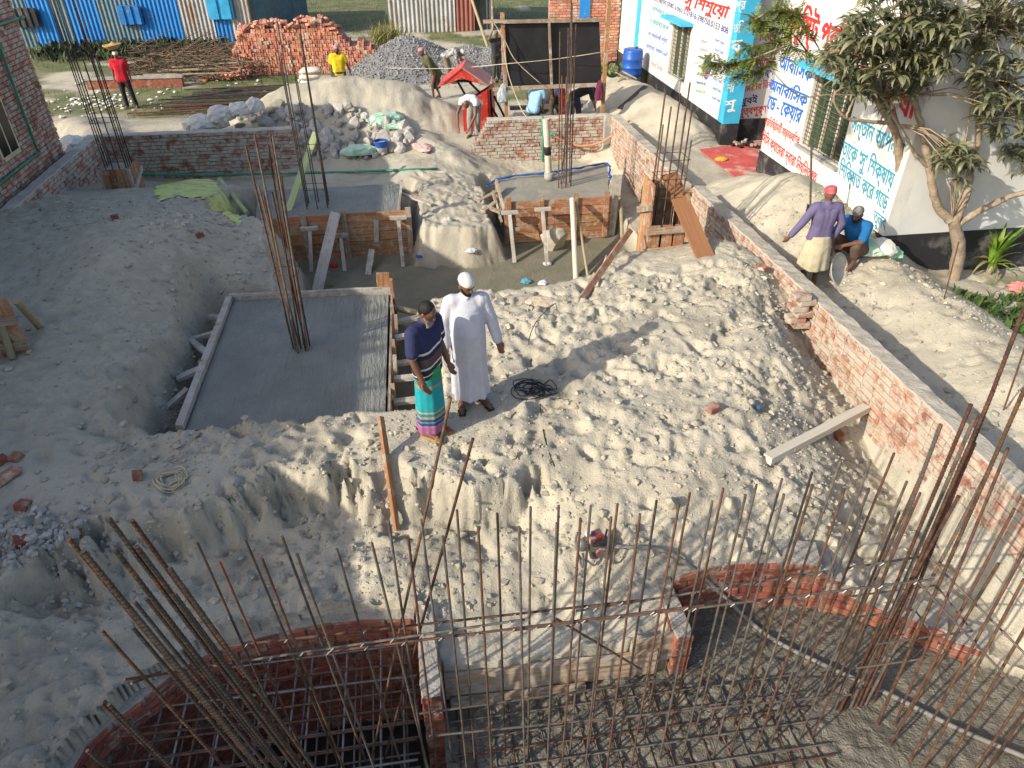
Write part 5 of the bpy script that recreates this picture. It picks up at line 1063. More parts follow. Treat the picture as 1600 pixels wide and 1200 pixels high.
new('rim', tube_mesh('rim', [c + Vector((.166 * math.cos(a), .166 * math.sin(a), .32)) for a in np.linspace(0, 2 * math.pi, 19)], .01, M['blue'], 6), bu)
# lime-coloured patch and other sheets on the ground
def drape(name, poly_px, m, lift, label, cat, z_of=None, n=26, kind=None):
    P = [on_ground(*p) for p in poly_px]; poly = [(p.x, p.y) for p in P]; x0, x1 = min(p[0] for p in poly), max(p[0] for p in poly); y0, y1 = min(p[1] for p in poly), max(p[1] for p in poly)
    gx_, gy_2 = np.meshgrid(np.linspace(x0, x1, n * 2), np.linspace(y0, y1, n * 2)); d = sdpoly(gx_ + .08 * fbm(gx_ * 3, gy_2 * 3), gy_2, poly); zz_ = np.array([[gz(a, b_) for a, b_ in zip(r1, r2)] for r1, r2 in zip(gx_, gy_2)]) + lift + lift * .5 * fbm(gx_ * 4, gy_2 * 4, 3)
    idx = np.arange(gx_.size).reshape(gx_.shape); q = np.stack([idx[:-1, :-1], idx[:-1, 1:], idx[1:, 1:], idx[1:, :-1]], -1).reshape(-1, 4); q = q[(d.ravel()[q] < 0).all(1)]
    return tag(new(name, mesh_np(name, np.stack([gx_, gy_2, zz_], -1).reshape(-1, 3), q, m, True)), label, cat, kind=kind)
drape('lime_patch', [(238, 292), (262, 282), (300, 280), (335, 284), (352, 305), (380, 330), (382, 350), (360, 352), (325, 322), (290, 310), (245, 318)], M['lime'], .02, 'lime green patch spread on the bank by the back left wall', 'dust')
tag(new('carpet', slab_mesh('carpet', [xy(PZ(1150, 282, -.5)), xy(PZ(1184, 280, -.5)), xy(PZ(1204, 222, -.5)), xy(PZ(1092, 237, -.5))], -.44, .02, M['carpet'], 30, .012)), 'faded red carpet laid on the ground before the school entrance', 'carpet')
for k in range(7):                                       # sandals left on the carpet
    p = PZ(1148 + 7 * k + random.uniform(-2, 2), 228 + random.uniform(-6, 5) + (10 if k == 6 else 0), -.42)
    sh = thing('sandal', p, 'dark sandal left on the red carpet by the entrance', 'sandal', 'sandals on the carpet'); mt = Matrix.Translation(p + Vector((0, 0, .02))) @ Euler((0, 0, random.uniform(0, 3))).to_matrix().to_4x4()
    new('sole', unit_box(M['black']), sh, mt @ Matrix.Diagonal((.26, .1, .03, 1))); new('strap', unit_box(M['wood_old']), sh, mt @ Matrix.Translation((.05, 0, .03)) @ Matrix.Diagonal((.07, .105, .05, 1)))
crumple('yellow_cloth', PZ(1127, 249, -.42), (.32, .22, .12), cloth('yellow_cloth', (.7, .36, .05)), 70, 'small yellow cloth lying on the red carpet', 'cloth')
crumple('white_sheet', at_ground(118, 236, .12), (.7, 1.3, .5), M['sacking'], 71, 'pale plastic sheet at the corner of the brick house', 'sheet', rz=.3)
# ================================================================== MIXER, SCREEN AND GEAR
mx_ = thing('concrete_mixer', PY(745, 205, 20), 'red concrete mixer with raised gable hood beside the stepped wall', 'mixer')
def plate(name, pts, m, parent, th=.03):
    n = (Vector(pts[1]) - Vector(pts[0])).cross(Vector(pts[2]) - Vector(pts[0])).normalized() * th; k = len(pts)
    v = [tuple(Vector(p)) for p in pts] + [tuple(Vector(p) + n) for p in pts]; f = [tuple(range(k))[::-1], tuple(range(k, 2 * k))] + [(i, (i + 1) % k, k + (i + 1) % k, k + i) for i in range(k)]
    me = bpy.data.meshes.new(name); me.from_pydata(v, [], f); me.materials.append(m); return new(name, me, parent)
ym = 19.9; back = Vector((.25, .75, 0))
TLm, TRm, BRm, BLm = PY(722, 165, ym), PY(761, 140, ym), PY(764, 200, ym), PY(726, 222, ym)
plate('hopper_front', [BLm, BRm, TRm, TLm], M['red_paint'], mx_); plate('hopper_back', [BLm + back, BRm + back, TRm + back, TLm + back], M['red_paint'], mx_); plate('hopper_side', [BLm, BLm + back, TLm + back, TLm], M['red_paint'], mx_); plate('hopper_side', [BRm, BRm + back, TRm + back, TRm], M['red_paint'], mx_); plate('hopper_floor', [BLm, BRm, BRm + back, BLm + back], M['black'], mx_)
plate('hopper_inside', [TLm + back * .1 + Vector((0, 0, -.1)), TRm + back * .1 + Vector((0, 0, -.1)), TRm + back * .9 + Vector((0, 0, -.1)), TLm + back * .9 + Vector((0, 0, -.1))], M['black'], mx_)
e1, rg, e2 = PY(684, 135, ym - .2), PY(722, 105, ym - .2), PY(763, 133, ym - .2); bk2 = Vector((.2, .85, .05))
plate('hood', [e1, rg, rg + bk2, e1 + bk2], M['red_paint'], mx_, -.03); plate('hood', [rg, e2, e2 + bk2, rg + bk2], M['red_faded'], mx_, -.03); plate('hood_gable', [e1 + Vector((.1, .02, 0)), PY(722, 122, ym - .2), e2 + Vector((-.1, .02, -.02)), rg + Vector((0, .02, -.02))], M['red_paint'], mx_, .02)
for a, b_ in (((715, 127), (728, 150)), ((733, 128), (752, 147)), ((766, 140), (770, 200)), ((764, 160), (784, 195)), ((772, 150), (792, 190)), ((712, 126), (738, 127))): rod('frame_bar', PY(*a, ym + .2), PY(*b_, ym + .25), .03, M['black'], mx_)
dr = PY(858, 150, 21.0); bm = bmesh.new(); bmesh.ops.create_cone(bm, cap_ends=True, segments=24, radius1=.5, radius2=.32, depth=.55)
new('drum', mesh_bm('drum', bm, M['grey_metal'], True), mx_, Matrix.Translation((dr.x - .05, 21.2, .0)) @ Euler((1.2, 0, .5)).to_matrix().to_4x4()); plate('guide', [PY(872, 137, 19.6), PY(883, 137, 19.6), PY(885, 182, 19.6), PY(875, 182, 19.6)], M['red_paint'], mx_)
for dx in (-.5, .55):
    wh = new('wheel', tube_mesh('wheel', [Vector((dr.x + dx, 20.6 + .24 * math.cos(a), -.33 + .24 * math.sin(a))) for a in np.linspace(0, 2 * math.pi, 19)], .06, M['black'], 8), mx_); rod('hub', (dr.x + dx - .04, 20.6, -.33), (dr.x + dx + .04, 20.6, -.33), .16, M['grey_metal'], wh, 14)
plank('chassis', (dr.x - 1.2, 20.6, -.2), (dr.x + .9, 20.6, -.2), .12, .1, M['grey_metal'], mx_)
ys_ = 19.25; sc = thing('sheet_screen', PY(865, 182, ys_), 'black sheeting screen on a timber frame above the back wall', 'screen')
q_ = [PY(787, 36, ys_), PY(937, 32, ys_), PY(941, 133, ys_), PY(794, 136, ys_)]; gu, gw = np.meshgrid(np.linspace(0, 1, 30), np.linspace(0, 1, 22)); A4 = [np.array(p) for p in q_]
P = ((1 - gu) * (1 - gw))[..., None] * A4[0] + (gu * (1 - gw))[..., None] * A4[1] + (gu * gw)[..., None] * A4[2] + ((1 - gu) * gw)[..., None] * A4[3]; P[..., 1] += .03 * fbm(gu * 4, gw * 3, 3) + .05
idx = np.arange(gu.size).reshape(gu.shape); q = np.stack([idx[:-1, :-1], idx[:-1, 1:], idx[1:, 1:], idx[1:, :-1]], -1).reshape(-1, 4); new('sheeting', mesh_np('sheeting', P.reshape(-1, 3), q, M['black_sheet'], True), sc)
for a, b_, w in (((786, 34), (938, 31), .08), ((793, 138), (944, 132), .09), ((858, 36), (862, 134), .06), ((755, 34), (786, 33), .08), ((770, 140), (793, 138), .07)): plank('rail', PY(*a, ys_ - .03), PY(*b_, ys_ - .03), w, .05, M['wood_old'], sc, (0, -1, 0))
for a, b_, w in (((785, 20), (793, 200), .1), ((953, -10), (941, 190), .1)):
    top_ = PY(*a, ys_); bot = PY(*b_, ys_); plank('post', (bot.x, ys_ + .04, -.6), (top_.x, ys_ + .04, top_.z), .09, .09, M['wood'], sc, (0, -1, 0))
crumple('hung_cloth', PY(936, 148, ys_ - .1), (.22, .16, .75), cloth('purple_cloth', (.13, .025, .06)), 81, 'dark purple cloth hanging from the right post of the screen', 'cloth', amp=.35)
crumple('hung_cloth', PY(786, 152, ys_ - .1), (.3, .16, .62), cloth('grey_cloth', (.40, .43, .46)), 82, 'grey cloth hanging from the left post of the screen', 'cloth', amp=.35)
tag(new('cable', tube_mesh('cable', smooth_path([PY(600, 106, 22.2), PY(700, 107, 21), PY(787, 100, 19.15), PY(870, 92, 19.15), PY(950, 80, 19.2), PY(1000, 72, 22)], 5), .009, M['rope'], 5)), 'thin pale line strung across the black screen', 'line')
tag(new('cable', tube_mesh('cable', smooth_path([PY(770, 33, 19.1), PY(788, 62, 19.1), PY(806, 95, 19.1), PY(845, 131, 19.1)], 6), .012, M['rope'], 5)), 'pale hose hanging in a curve over the left of the black screen', 'hose')
tag(new('cable', tube_mesh('cable', smooth_path([PY(786, 60, 19.1), PY(793, 110, 19.1), PY(806, 150, 19.0), PY(822, 182, 18.7), PY(846, 190, 18.6)], 6), .013, M['rope'], 5)), 'pale hose dropping from the screen to the back wall top', 'hose')
bp2 = thing('bamboo_pole', PZ(762, 72, -.6), 'grey bamboo pole leaning beside the far tin shed', 'pole'); rod('pole', PZ(762, 74, -.6), PY(733, -14, 33.5), .06, M['bamboo'], bp2)
# drum and barrow by the school
dz_ = PY(988, 98, 23.6); dm = thing('plastic_drum', (dz_.x, 23.6, dz_.z - .3), 'blue plastic drum standing by the far end of the school', 'drum'); pts = []; rad = []
for u, r_ in ((0, .27), (.03, .30), (.2, .315), (.33, .315), (.35, .335), (.38, .315), (.62, .315), (.65, .335), (.68, .315), (.9, .31), (.97, .29), (1, .25)): pts.append((dz_.x, 23.6, dz_.z - .42 + .84 * u)); rad.append(r_)
new('shell', tube_mesh('shell', pts, rad, M['blue'], 20), dm); rod('bung', (dz_.x + .1, 23.6, dz_.z + .42), (dz_.x + .1, 23.6, dz_.z + .46), .04, M['black'], dm)
wb = thing('wheelbarrow', PY(955, 118, 21.8), 'upturned barrow wheel and handles beside the screen post', 'wheelbarrow'); c = PY(957, 108, 21.8)
wh = new('wheel', tube_mesh('wheel', [c + Vector((.2 * math.cos(a), .05 * math.sin(a), .2 * math.sin(a))) for a in np.linspace(0, 2 * math.pi, 19)], .035, M['black'], 8), wb); rod('hub', c + Vector((0, -.05, 0)), c + Vector((0, .06, 0)), .05, M['grey_metal'], wh)
for k in range(6): a = k * math.pi / 3; rod('spoke', c, c + Vector((.19 * math.cos(a), .05 * math.sin(a), .19 * math.sin(a))), .012, M['grey_metal'], wh, 5)
for s in (-.1, .15): rod('handle', c + Vector((s, .1, 0)), c + Vector((.55 + s, -.2, -.25)), .025, M['wood_old'], wb)
plate('tray', [c + Vector((.1, .2, -.1)), c + Vector((.6, .0, -.3)), c + Vector((.65, .4, -.3)), c + Vector((.15, .6, -.1))], M['grey_metal'], wb)
lp = thing('loose_plank', PZ(985, 150, 0), 'dark strip of board lying on the sand heap by the school', 'plank'); plank('board', at_ground(968, 172, .04), at_ground(1008, 138, .06), .14, .03, M['steel'], lp)
# ================================================================== SMALL THINGS ON THE NEAR SAND
pk = thing('leaning_plank', at_ground(620, 826), 'narrow brown plank leaning against the sand bank below the men', 'plank'); plank('board', PLK[0] + Vector((0, 0, .03)), PLK[1] + Vector((0, 0, .03)), .10, .035, M['wood'], pk, (1, -.4, .2))
pk = thing('loose_plank', at_ground(1275, 680), 'long pale timber lying from the sand to the right wall', 'plank'); a = at_ground(1198, 722, .04); b_ = PX(1353, 637, 5.40); plank('board', a, b_, .11, .09, M['wood_pale'], pk)
def loose_brick(px, py, label, m='brick_red', s=1.0, seed=0, dz=.03):
    r = random.Random(seed); p = at_ground(px, py, dz); tag(new('loose_brick', brick_mesh(M[m], seed % 5), None, Matrix.Translation(p) @ Euler((r.uniform(-.3, .3), r.uniform(-.3, .3), r.uniform(0, 3))).to_matrix().to_4x4() @ Matrix.Diagonal((.23 * s, .115, .07, 1))), label, 'brick')
loose_brick(12, 750, 'whole pale-topped brick at the left edge of the picture', 'brick_stack', 1.1, 3, .05); loose_brick(26, 718, 'broken half brick just above the whole brick at left edge', s=.5, seed=4); loose_brick(3, 722, 'dark red half brick cut by the left edge', s=.6, seed=5); loose_brick(38, 793, 'red brick chip on the lit clods at left', s=.5, seed=6); loose_brick(36, 848, 'red brick chip among crushed grey lumps at left', s=.55, seed=7)
loose_brick(216, 746, 'small red brick chip left of the rope coil', s=.4, seed=8); loose_brick(1112, 642, 'half brick on the trodden sand mound at right', s=.6, seed=9, dz=.04); loose_brick(1308, 682, 'orange brick under the pale timber at the right wall', s=.7, seed=10); loose_brick(180, 342, 'red brick lump on the crest of the shaded bank', s=.5, seed=12); loose_brick(313, 370, 'small red brick piece on the shaded rubble bank', s=.4, seed=13); loose_brick(1190, 422, 'pinkish brick by the foot of the leaning board', s=.7, seed=14); loose_brick(1068, 160, 'brick lying on the sand heap by the school', s=.9, seed=15)
for i, (px, py, s) in enumerate(((1178, 512, .07), (1050, 792, .10), (1142, 790, .07), (1240, 795, .06), (1355, 870, .13), (1300, 850, .08), (720, 838, .07), (745, 830, .05), (1020, 690, .06), (1160, 850, .08), (930, 560, .05), (300, 450, .06), (270, 590, .05), (660, 835, .06))):
    p = at_ground(px, py, s * .3); tag(new('sand_lump', rock_mesh(20 + i % 6, M['clod']), None, Matrix.Translation(p) @ Euler((i, i * 2, i * 3)).to_matrix().to_4x4() @ Matrix.Diagonal((s * 1.3, s, s * .8, 1))), 'hard lump of sand lying loose on the trodden bank', 'lump', 'hard lumps on the bank')
# crushed rubble at the left
Bq = Batch()
for _ in range(700):
    if _ < 380: px, py = random.gauss(60, 55), random.gauss(845, 22)
    else: px, py = random.gauss(310, 55), random.gauss(385, 32)
    p = PZ(px, py, -.05 if _ < 380 else 0); z = gz(p.x, p.y); s = abs(random.gauss(0, .022)) + .008; v, f = rock_arrays(_ % 9, 1); Bq.add(v * s + (p.x, p.y, z + s * .3), f)
tag(new('crushed_rubble', Bq.mesh('crushed_rubble', M['rubble'])), 'crushed pale rubble and chips scattered on the left banks', kind='stuff')
def coil(name, c_px, label, cat, m, r, R0, n, squash, drop, tails=(), seed=1):
    rr = random.Random(seed); c = at_ground(*c_px); pts = []
    for i in range(n * 14):
        a = i / 14 * 2 * math.pi + rr.uniform(-.1, .1); k = i // 14; rr2 = random.Random(seed * 100 + k); ox, oy, rk = rr2.uniform(-drop, drop), rr2.uniform(-drop, drop) * .8, R0 * rr2.uniform(.5, 1.1)
        x, y = c.x + ox + rk * math.cos(a) * rr2.uniform(.9, 1.1), c.y + oy + rk * squash * math.sin(a); pts.append(Vector((x, y, gz(x, y) + r + .012 * (k % 4) + .02 * abs(math.sin(a * .5 + k)))))
    for t in tails: p = at_ground(*t, r + .005); pts.append(p)
    return tag(new(name, tube_mesh(name, smooth_path(pts, 2), r, m, 5)), label, cat)
coil('cable_coil', (835, 612), 'tangled black cable coil on the sand in the man’s shadow', 'cable', M['black'], .006, .19, 9, .85, .12, ((845, 648), (852, 690), (866, 730)), 3)
coil('rope_coil', (268, 752), 'coil of pale rope lying on the shaded sand at left', 'rope', M['rope'], .007, .15, 9, .9, .045, ((300, 742), (322, 745)), 5)
tag(new('thin_wire', tube_mesh('thin_wire', smooth_path([at_ground(*p, .006) for p in ((868, 474), (840, 500), (826, 535), (830, 565), (824, 590))], 5), .006, M['black'], 5)), 'thin black wire trailing down the mound to the cable coil', 'wire')
M['red_dusty'] = mat('dusty_red_paint', (.36, .05, .04), (.26, .04, .035), rough=.6, bump=.1, dust=(.38, .32, .26), dust_amt=.5, dust_scale=14)
# vibrator engine with its hose
c = at_ground(928, 868); ve = thing('vibrator_engine', c, 'small red vibrator engine half hidden behind the upright bars', 'engine')
for k in range(7): new('cooling_fin', unit_box(M['grey_metal']), ve, Matrix.Translation(c + Vector((.03, 0, .05 + .022 * k))) @ Matrix.Diagonal((.17, .15, .008, 1)))
new('engine_block', unit_box(M['steel']), ve, Matrix.Translation(c + Vector((.03, 0, .12))) @ Matrix.Diagonal((.13, .12, .2, 1))); new('fuel_tank', plank_mesh(M['red_dusty'], 2), ve, Matrix.Translation(c + Vector((0, .03, .24))) @ Euler((.1, .05, .3)).to_matrix().to_4x4() @ Matrix.Diagonal((.15, .10, .06, 1))); rod('recoil_cover', c + Vector((.05, -.07, .13)), c + Vector((.05, -.10, .13)), .06, M['red_dusty'], ve, 14); rod('fan_guard', c + Vector((.05, -.10, .13)), c + Vector((.05, -.11, .13)), .04, M['grey_metal'], ve, 12); crumple('air_filter', c + Vector((-.13, 0, .16)), (.12, .12, .16), M['grey_metal'], 91, parent=ve, amp=.04); rod('filler_cap', c + Vector((-.08, 0, .30)), c + Vector((-.08, 0, .34)), .03, M['white'], ve)
for sx in (-1, 1): new('skid', tube_mesh('skid', smooth_path([c + Vector((sx * .15, -.13, .2)), c + Vector((sx * .15, -.14, .02)), c + Vector((sx * .15, .14, .02)), c + Vector((sx * .15, .13, .2))], 4), .012, M['grey_metal'], 6), ve)
hp = [c + Vector((.15, 0, .1))] + [at_ground(*p, .03) for p in ((975, 858), (1030, 862), (1075, 885))] + [PZ(1130, 930, -.9), PZ(1165, 965, FLOOR + .04), PZ(1210, 1000, FLOOR + .05), PZ(1290, 1040, FLOOR + .05), PZ(1390, 1085, FLOOR + .05), PZ(1500, 1140, FLOOR + .05), PZ(1620, 1190, FLOOR + .05)]
tag(new('vibrator_hose', tube_mesh('vibrator_hose', smooth_path(hp, 8), .022, M['hose'], 8)), 'grey hose running from the vibrator engine across the wet concrete', 'hose')
# litter in the pit and beyond
for i, (px, py, c_, s, lb) in enumerate(((822, 442, (.10, .33, .45), .22, 'crumpled blue bag on the pit floor'), (848, 445, (.6, .6, .6), .16, 'crumpled white paper on the pit floor beside the blue bag'), (737, 394, (.55, .56, .56), .24, 'clear plastic bag at the foot of the soil pillar'), (855, 414, (.6, .6, .58), .18, 'white scrap at the foot of the prop'), (654, 403, (.05, .14, .5), .14, 'blue scrap beside the back left formwork'), (522, 417, (.5, .03, .05), .2, 'red scrap under the back left formwork'), (519, 447, (.05, .4, .12), .1, 'green bottle scrap on the shaded pit floor'), (1183, 640, (.05, .14, .28), .09, 'blue scrap on the trodden sand mound'), (455, 411, (.08, .16, .4), .2, 'blue scrap behind the tall column bars'), (700, 345, (.5, .52, .5), .2, 'pale plastic scrap on the soil pillar'), (1060, 300, (.7, .68, .6), .14, 'pale scrap on the path by the right wall'), (1592, 452, (.65, .2, .2), .4, 'red and white cloth at the right edge by the plants'))):
    crumple('litter', at_ground(px, py, .03), (s, s * .8, s * .5), cloth('litter_%d' % i, c_), 100 + i, lb, 'litter', amp=.4)
Bq = Batch()
for _ in range(260):
    x, y = random.uniform(-11, -3), random.uniform(22.5, 33)
    if random.random() < .4: x, y = random.gauss(-9.3, .7), random.gauss(24.6, .5)
    v, f = ICO1; s = random.uniform(.03, .10); Bq.add(v * rng.uniform(.3, 1.4, v.shape) * s * np.array([1, 1, .4]) + (x, y, gz(x, y) + .02), f)
tag(new('litter_scatter', Bq.mesh('litter_scatter', M['sacking'])), 'scattered pale litter on the grass before the sheds', kind='stuff')
crumple('green_sack', at_ground(1352, 398, .12), (.55, .6, .34), M['green_sack'], 120, 'green sack beside the seated man in blue', 'sack', rz=.4); crumple('white_sack', at_ground(1375, 398, .12), (.5, .45, .32), M['sacking'], 121, 'white sack beyond the seated man near the tree', 'sack'); crumple('green_sack', at_ground(1392, 402, .08), (.35, .4, .22), M['green_sack'], 122, 'small green sack end nearest the mango trunk', 'sack')
c = at_ground(1296, 446); pn_ = thing('head_pan', c, 'dented grey head pan standing on edge beside the man in purple', 'pan'); pts = []; v = []; f = []
for i, (r_, h_) in enumerate(((.02, 0), (.12, .0), (.2, .05), (.26, .12), (.275, .125), (.255, .135), (.19, .065), (.11, .018), (.02, .018))):
    for k in range(24): a = 2 * math.pi * k / 24; v.append((r_ * math.cos(a), r_ * math.sin(a), h_))
f = [(i * 24 + k, i * 24 + (k + 1) % 24, (i + 1) * 24 + (k + 1) % 24, (i + 1) * 24 + k) for i in range(8) for k in range(24)]
new('dish', mesh_np('dish', v, f, M['plaster_top'], True), pn_, Matrix.Translation(c + Vector((0, .05, .26))) @ Euler((1.15, .2, .5)).to_matrix().to_4x4())
for k, (a, b_, lb) in enumerate((((1476, 468), (1498, 378), 'thin rusty bar stuck upright in the sand before the mango trunk'), ((1570, 640), (1640, 430), 'thin rusty bar leaning at the right edge of the picture'))):
    t = thing('marker_bar', at_ground(*a), lb, 'rebar'); p = at_ground(*a); rod('rebar', p - Vector((0, 0, .1)), PY(*b_, p.y + .02), .01, M['rust'], t)
p = at_ground(1268, 330); t = thing('shovel', p, 'shovel with grey handle standing in the sand behind the man in purple', 'shovel'); rod('handle', p - Vector((0, 0, .1)), PY(1268, 228, p.y + .05), .018, M['steel_grey'], t); rod('grip', PY(1263, 226, p.y + .05), PY(1273, 229, p.y + .05), .02, M['steel_grey'], t); plate('blade', [p + Vector((-.1, 0, -.15)), p + Vector((.1, 0, -.15)), p + Vector((.1, .02, .12)), p + Vector((-.1, .02, .12))], M['steel'], t, .01)
# ================================================================== PEOPLE
def V(*a): return Vector(a)
_bm = bmesh.new(); bmesh.ops.create_uvsphere(_bm, u_segments=14, v_segments=9, radius=1); SPH_V = np.array([tuple(v.co) for v in _bm.verts]); SPH_F = [tuple(v.index for v in f.verts) for f in _bm.faces]; _bm.free()
class Blob:
    """limbs, rings and rounded masses fused into one continuous skin"""
    def __init__(s): s.v = []; s.f = []; s.n = 0; s.b = None
    def put(s, v, f):
        s.v.append(v); s.f += [tuple(i + s.n for i in q) for q in f]; s.n += len(v)
    @property
    def bm(s):
        if s.b is None:
            me = bpy.data.meshes.new('shape'); me.from_pydata([tuple(x) for x in np.concatenate(s.v)], [], s.f); s.b = bmesh.new(); s.b.from_mesh(me); bpy.data.meshes.remove(me); s.v = []; s.f = []; s.n = 0
        return s.b
    def ell(s, c, r, rot=None):
        v = SPH_V * np.array(r)
        if rot is not None: v = v @ np.array(rot).T
        s.put(v + np.array(c), SPH_F)
    def cap(s, a, ra, b, rb):
        a, b = Vector(a), Vector(b); d = b - a; L = d.length
        s.ell(a, (ra,) * 3); s.ell(b, (rb,) * 3)
        if L > 1e-4:
            R_ = np.array(d.to_track_quat('Z', 'Y').to_matrix()); an = np.arange(14) * 2 * math.pi / 14; ring_ = np.stack([np.cos(an), np.sin(an), 0 * an], 1) @ R_.T
            s.put(np.vstack([ring_ * ra + np.array(a), ring_ * rb + np.array(b)]), [(k, (k + 1) % 14, 14 + (k + 1) % 14, 14 + k) for k in range(14)] + [tuple(range(13, -1, -1)), tuple(range(14, 28))])
    def chain(s, pts):
        for (a, ra), (b, rb) in zip(pts[:-1], pts[1:]): s.cap(a, ra, b, rb)
    def loft(s, rings, folds=9, seed=0, n=56):
        """rings: (centre, rx, ry, turn, fold depth)"""
        v = []
        for c, rx, ry, tz, fd in rings:
            for k in range(n):
                a = 2 * math.pi * k / n; w = 1 + fd * (math.sin(folds * a + seed) + .6 * math.sin((folds * 2 + 1) * a + seed * 2.3)); x, y = rx * w * math.cos(a), ry * w * math.sin(a)
                v.append((c[0] + x * math.cos(tz) - y * math.sin(tz), c[1] + x * math.sin(tz) + y * math.cos(tz), c[2]))
        m = len(rings); s.put(np.array(v), [(i * n + k, i * n + (k + 1) % n, (i + 1) * n + (k + 1) % n, (i + 1) * n + k) for i in range(m - 1) for k in range(n)] + [tuple(range(n))[::-1], tuple(range((m - 1) * n, m * n))])
    def mesh(s, name, m, voxel, smooth=3):
        q_ = s.bm; bmesh.ops.recalc_face_normals(q_, faces=q_.faces); me = bpy.data.meshes.new(name); q_.to_mesh(me); q_.free(); o = bpy.data.objects.new('tmp', me)
        md = o.modifiers.new('r', 'REMESH'); md.mode = 'VOXEL'; md.voxel_size = voxel; md.use_smooth_shade = True
        if smooth: sm = o.modifiers.new('s', 'SMOOTH'); sm.factor = .5; sm.iterations = smooth
        ev = shaped(o); out = bpy.data.meshes.new_from_object(ev); bpy.data.objects.remove(o); bpy.data.meshes.remove(me)
        out.name = name; out.materials.clear(); out.materials.append(m); out.polygons.foreach_set('use_smooth', [True] * len(out.polygons)); return out
STAND = dict(pelvis=V(0, 0, .93), chest=V(0, 0, 1.27), neck=V(0, .0, 1.46), head=V(0, -.02, 1.59), ls=V(.18, 0, 1.40), rs=V(-.18, 0, 1.40), le=V(.23, .02, 1.12), re=V(-.23, .02, 1.12), lw=V(.24, -.05, .87), rw=V(-.24, -.05, .87),
             lh=V(.09, 0, .90), rh=V(-.09, 0, .90), lk=V(.10, -.02, .49), rk=V(-.10, -.02, .49), la=V(.10, .02, .08), ra=V(-.10, .02, .08), lt=V(.12, -.13, .035), rt=V(-.12, -.13, .035))
SQUAT = dict(pelvis=V(0, .12, .26), chest=V(0, -.04, .58), neck=V(0, -.10, .77), head=V(0, -.16, .88), ls=V(.18, -.08, .72), rs=V(-.18, -.08, .72), le=V(.24, -.26, .52), re=V(-.24, -.26, .52), lw=V(.13, -.44, .42), rw=V(-.13, -.44, .42),
             lh=V(.10, .12, .24), rh=V(-.10, .12, .24), lk=V(.18, -.28, .44), rk=V(-.18, -.28, .44), la=V(.13, -.10, .08), ra=V(-.13, -.10, .08), lt=V(.15, -.25, .035), rt=V(-.15, -.25, .035))
BEND = dict(STAND, pelvis=V(0, .14, .86), chest=V(0, -.18, 1.02), neck=V(0, -.36, 1.04), head=V(0, -.48, .97), ls=V(.18, -.30, 1.02), rs=V(-.18, -.30, 1.02), le=V(.22, -.38, .76), re=V(-.22, -.38, .76), lw=V(.14, -.46, .52), rw=V(-.14, -.46, .52), lh=V(.09, .13, .84), rh=V(-.09, .13, .84), lk=V(.11, .02, .46), rk=V(-.11, .02, .46))
def torso(b, J, g=0.0, belly=.0, low=True):
    a = (J['lh'] - J['rh']).normalized(); s = (J['ls'] - J['rs']).normalized(); p, c = J['pelvis'], J['chest']; m = p.lerp(c, .5); fwd = s.cross((c - p).normalized()) * -1
    fwd = Vector(((c - p).cross(s))).normalized() * -1
    for k in (-1, 0, 1): b.chain([(p + a * .065 * k, .098 + g), (m + (a + s) * .5 * .06 * k + fwd * belly * .4, .092 + g + belly * .55), (c + s * .075 * k, .103 + g)])
    b.cap(J['ls'] - s * .02, .055 + g, J['rs'] + s * .02, .055 + g); b.cap(c + s * .07, .1 + g, J['ls'] - s * .03, .06 + g); b.cap(c - s * .07, .1 + g, J['rs'] + s * .03, .06 + g)
    b.cap(J['chest'].lerp(J['neck'], .6), .07 + g * .6, J['neck'], .055 + g * .4)
def head_frame(yaw, pitch):
    f = V(math.sin(yaw) * math.cos(pitch), -math.cos(yaw) * math.cos(pitch), math.sin(pitch)); r = f.cross(V(0, 0, 1)).normalized(); u = r.cross(f); return f, u, r
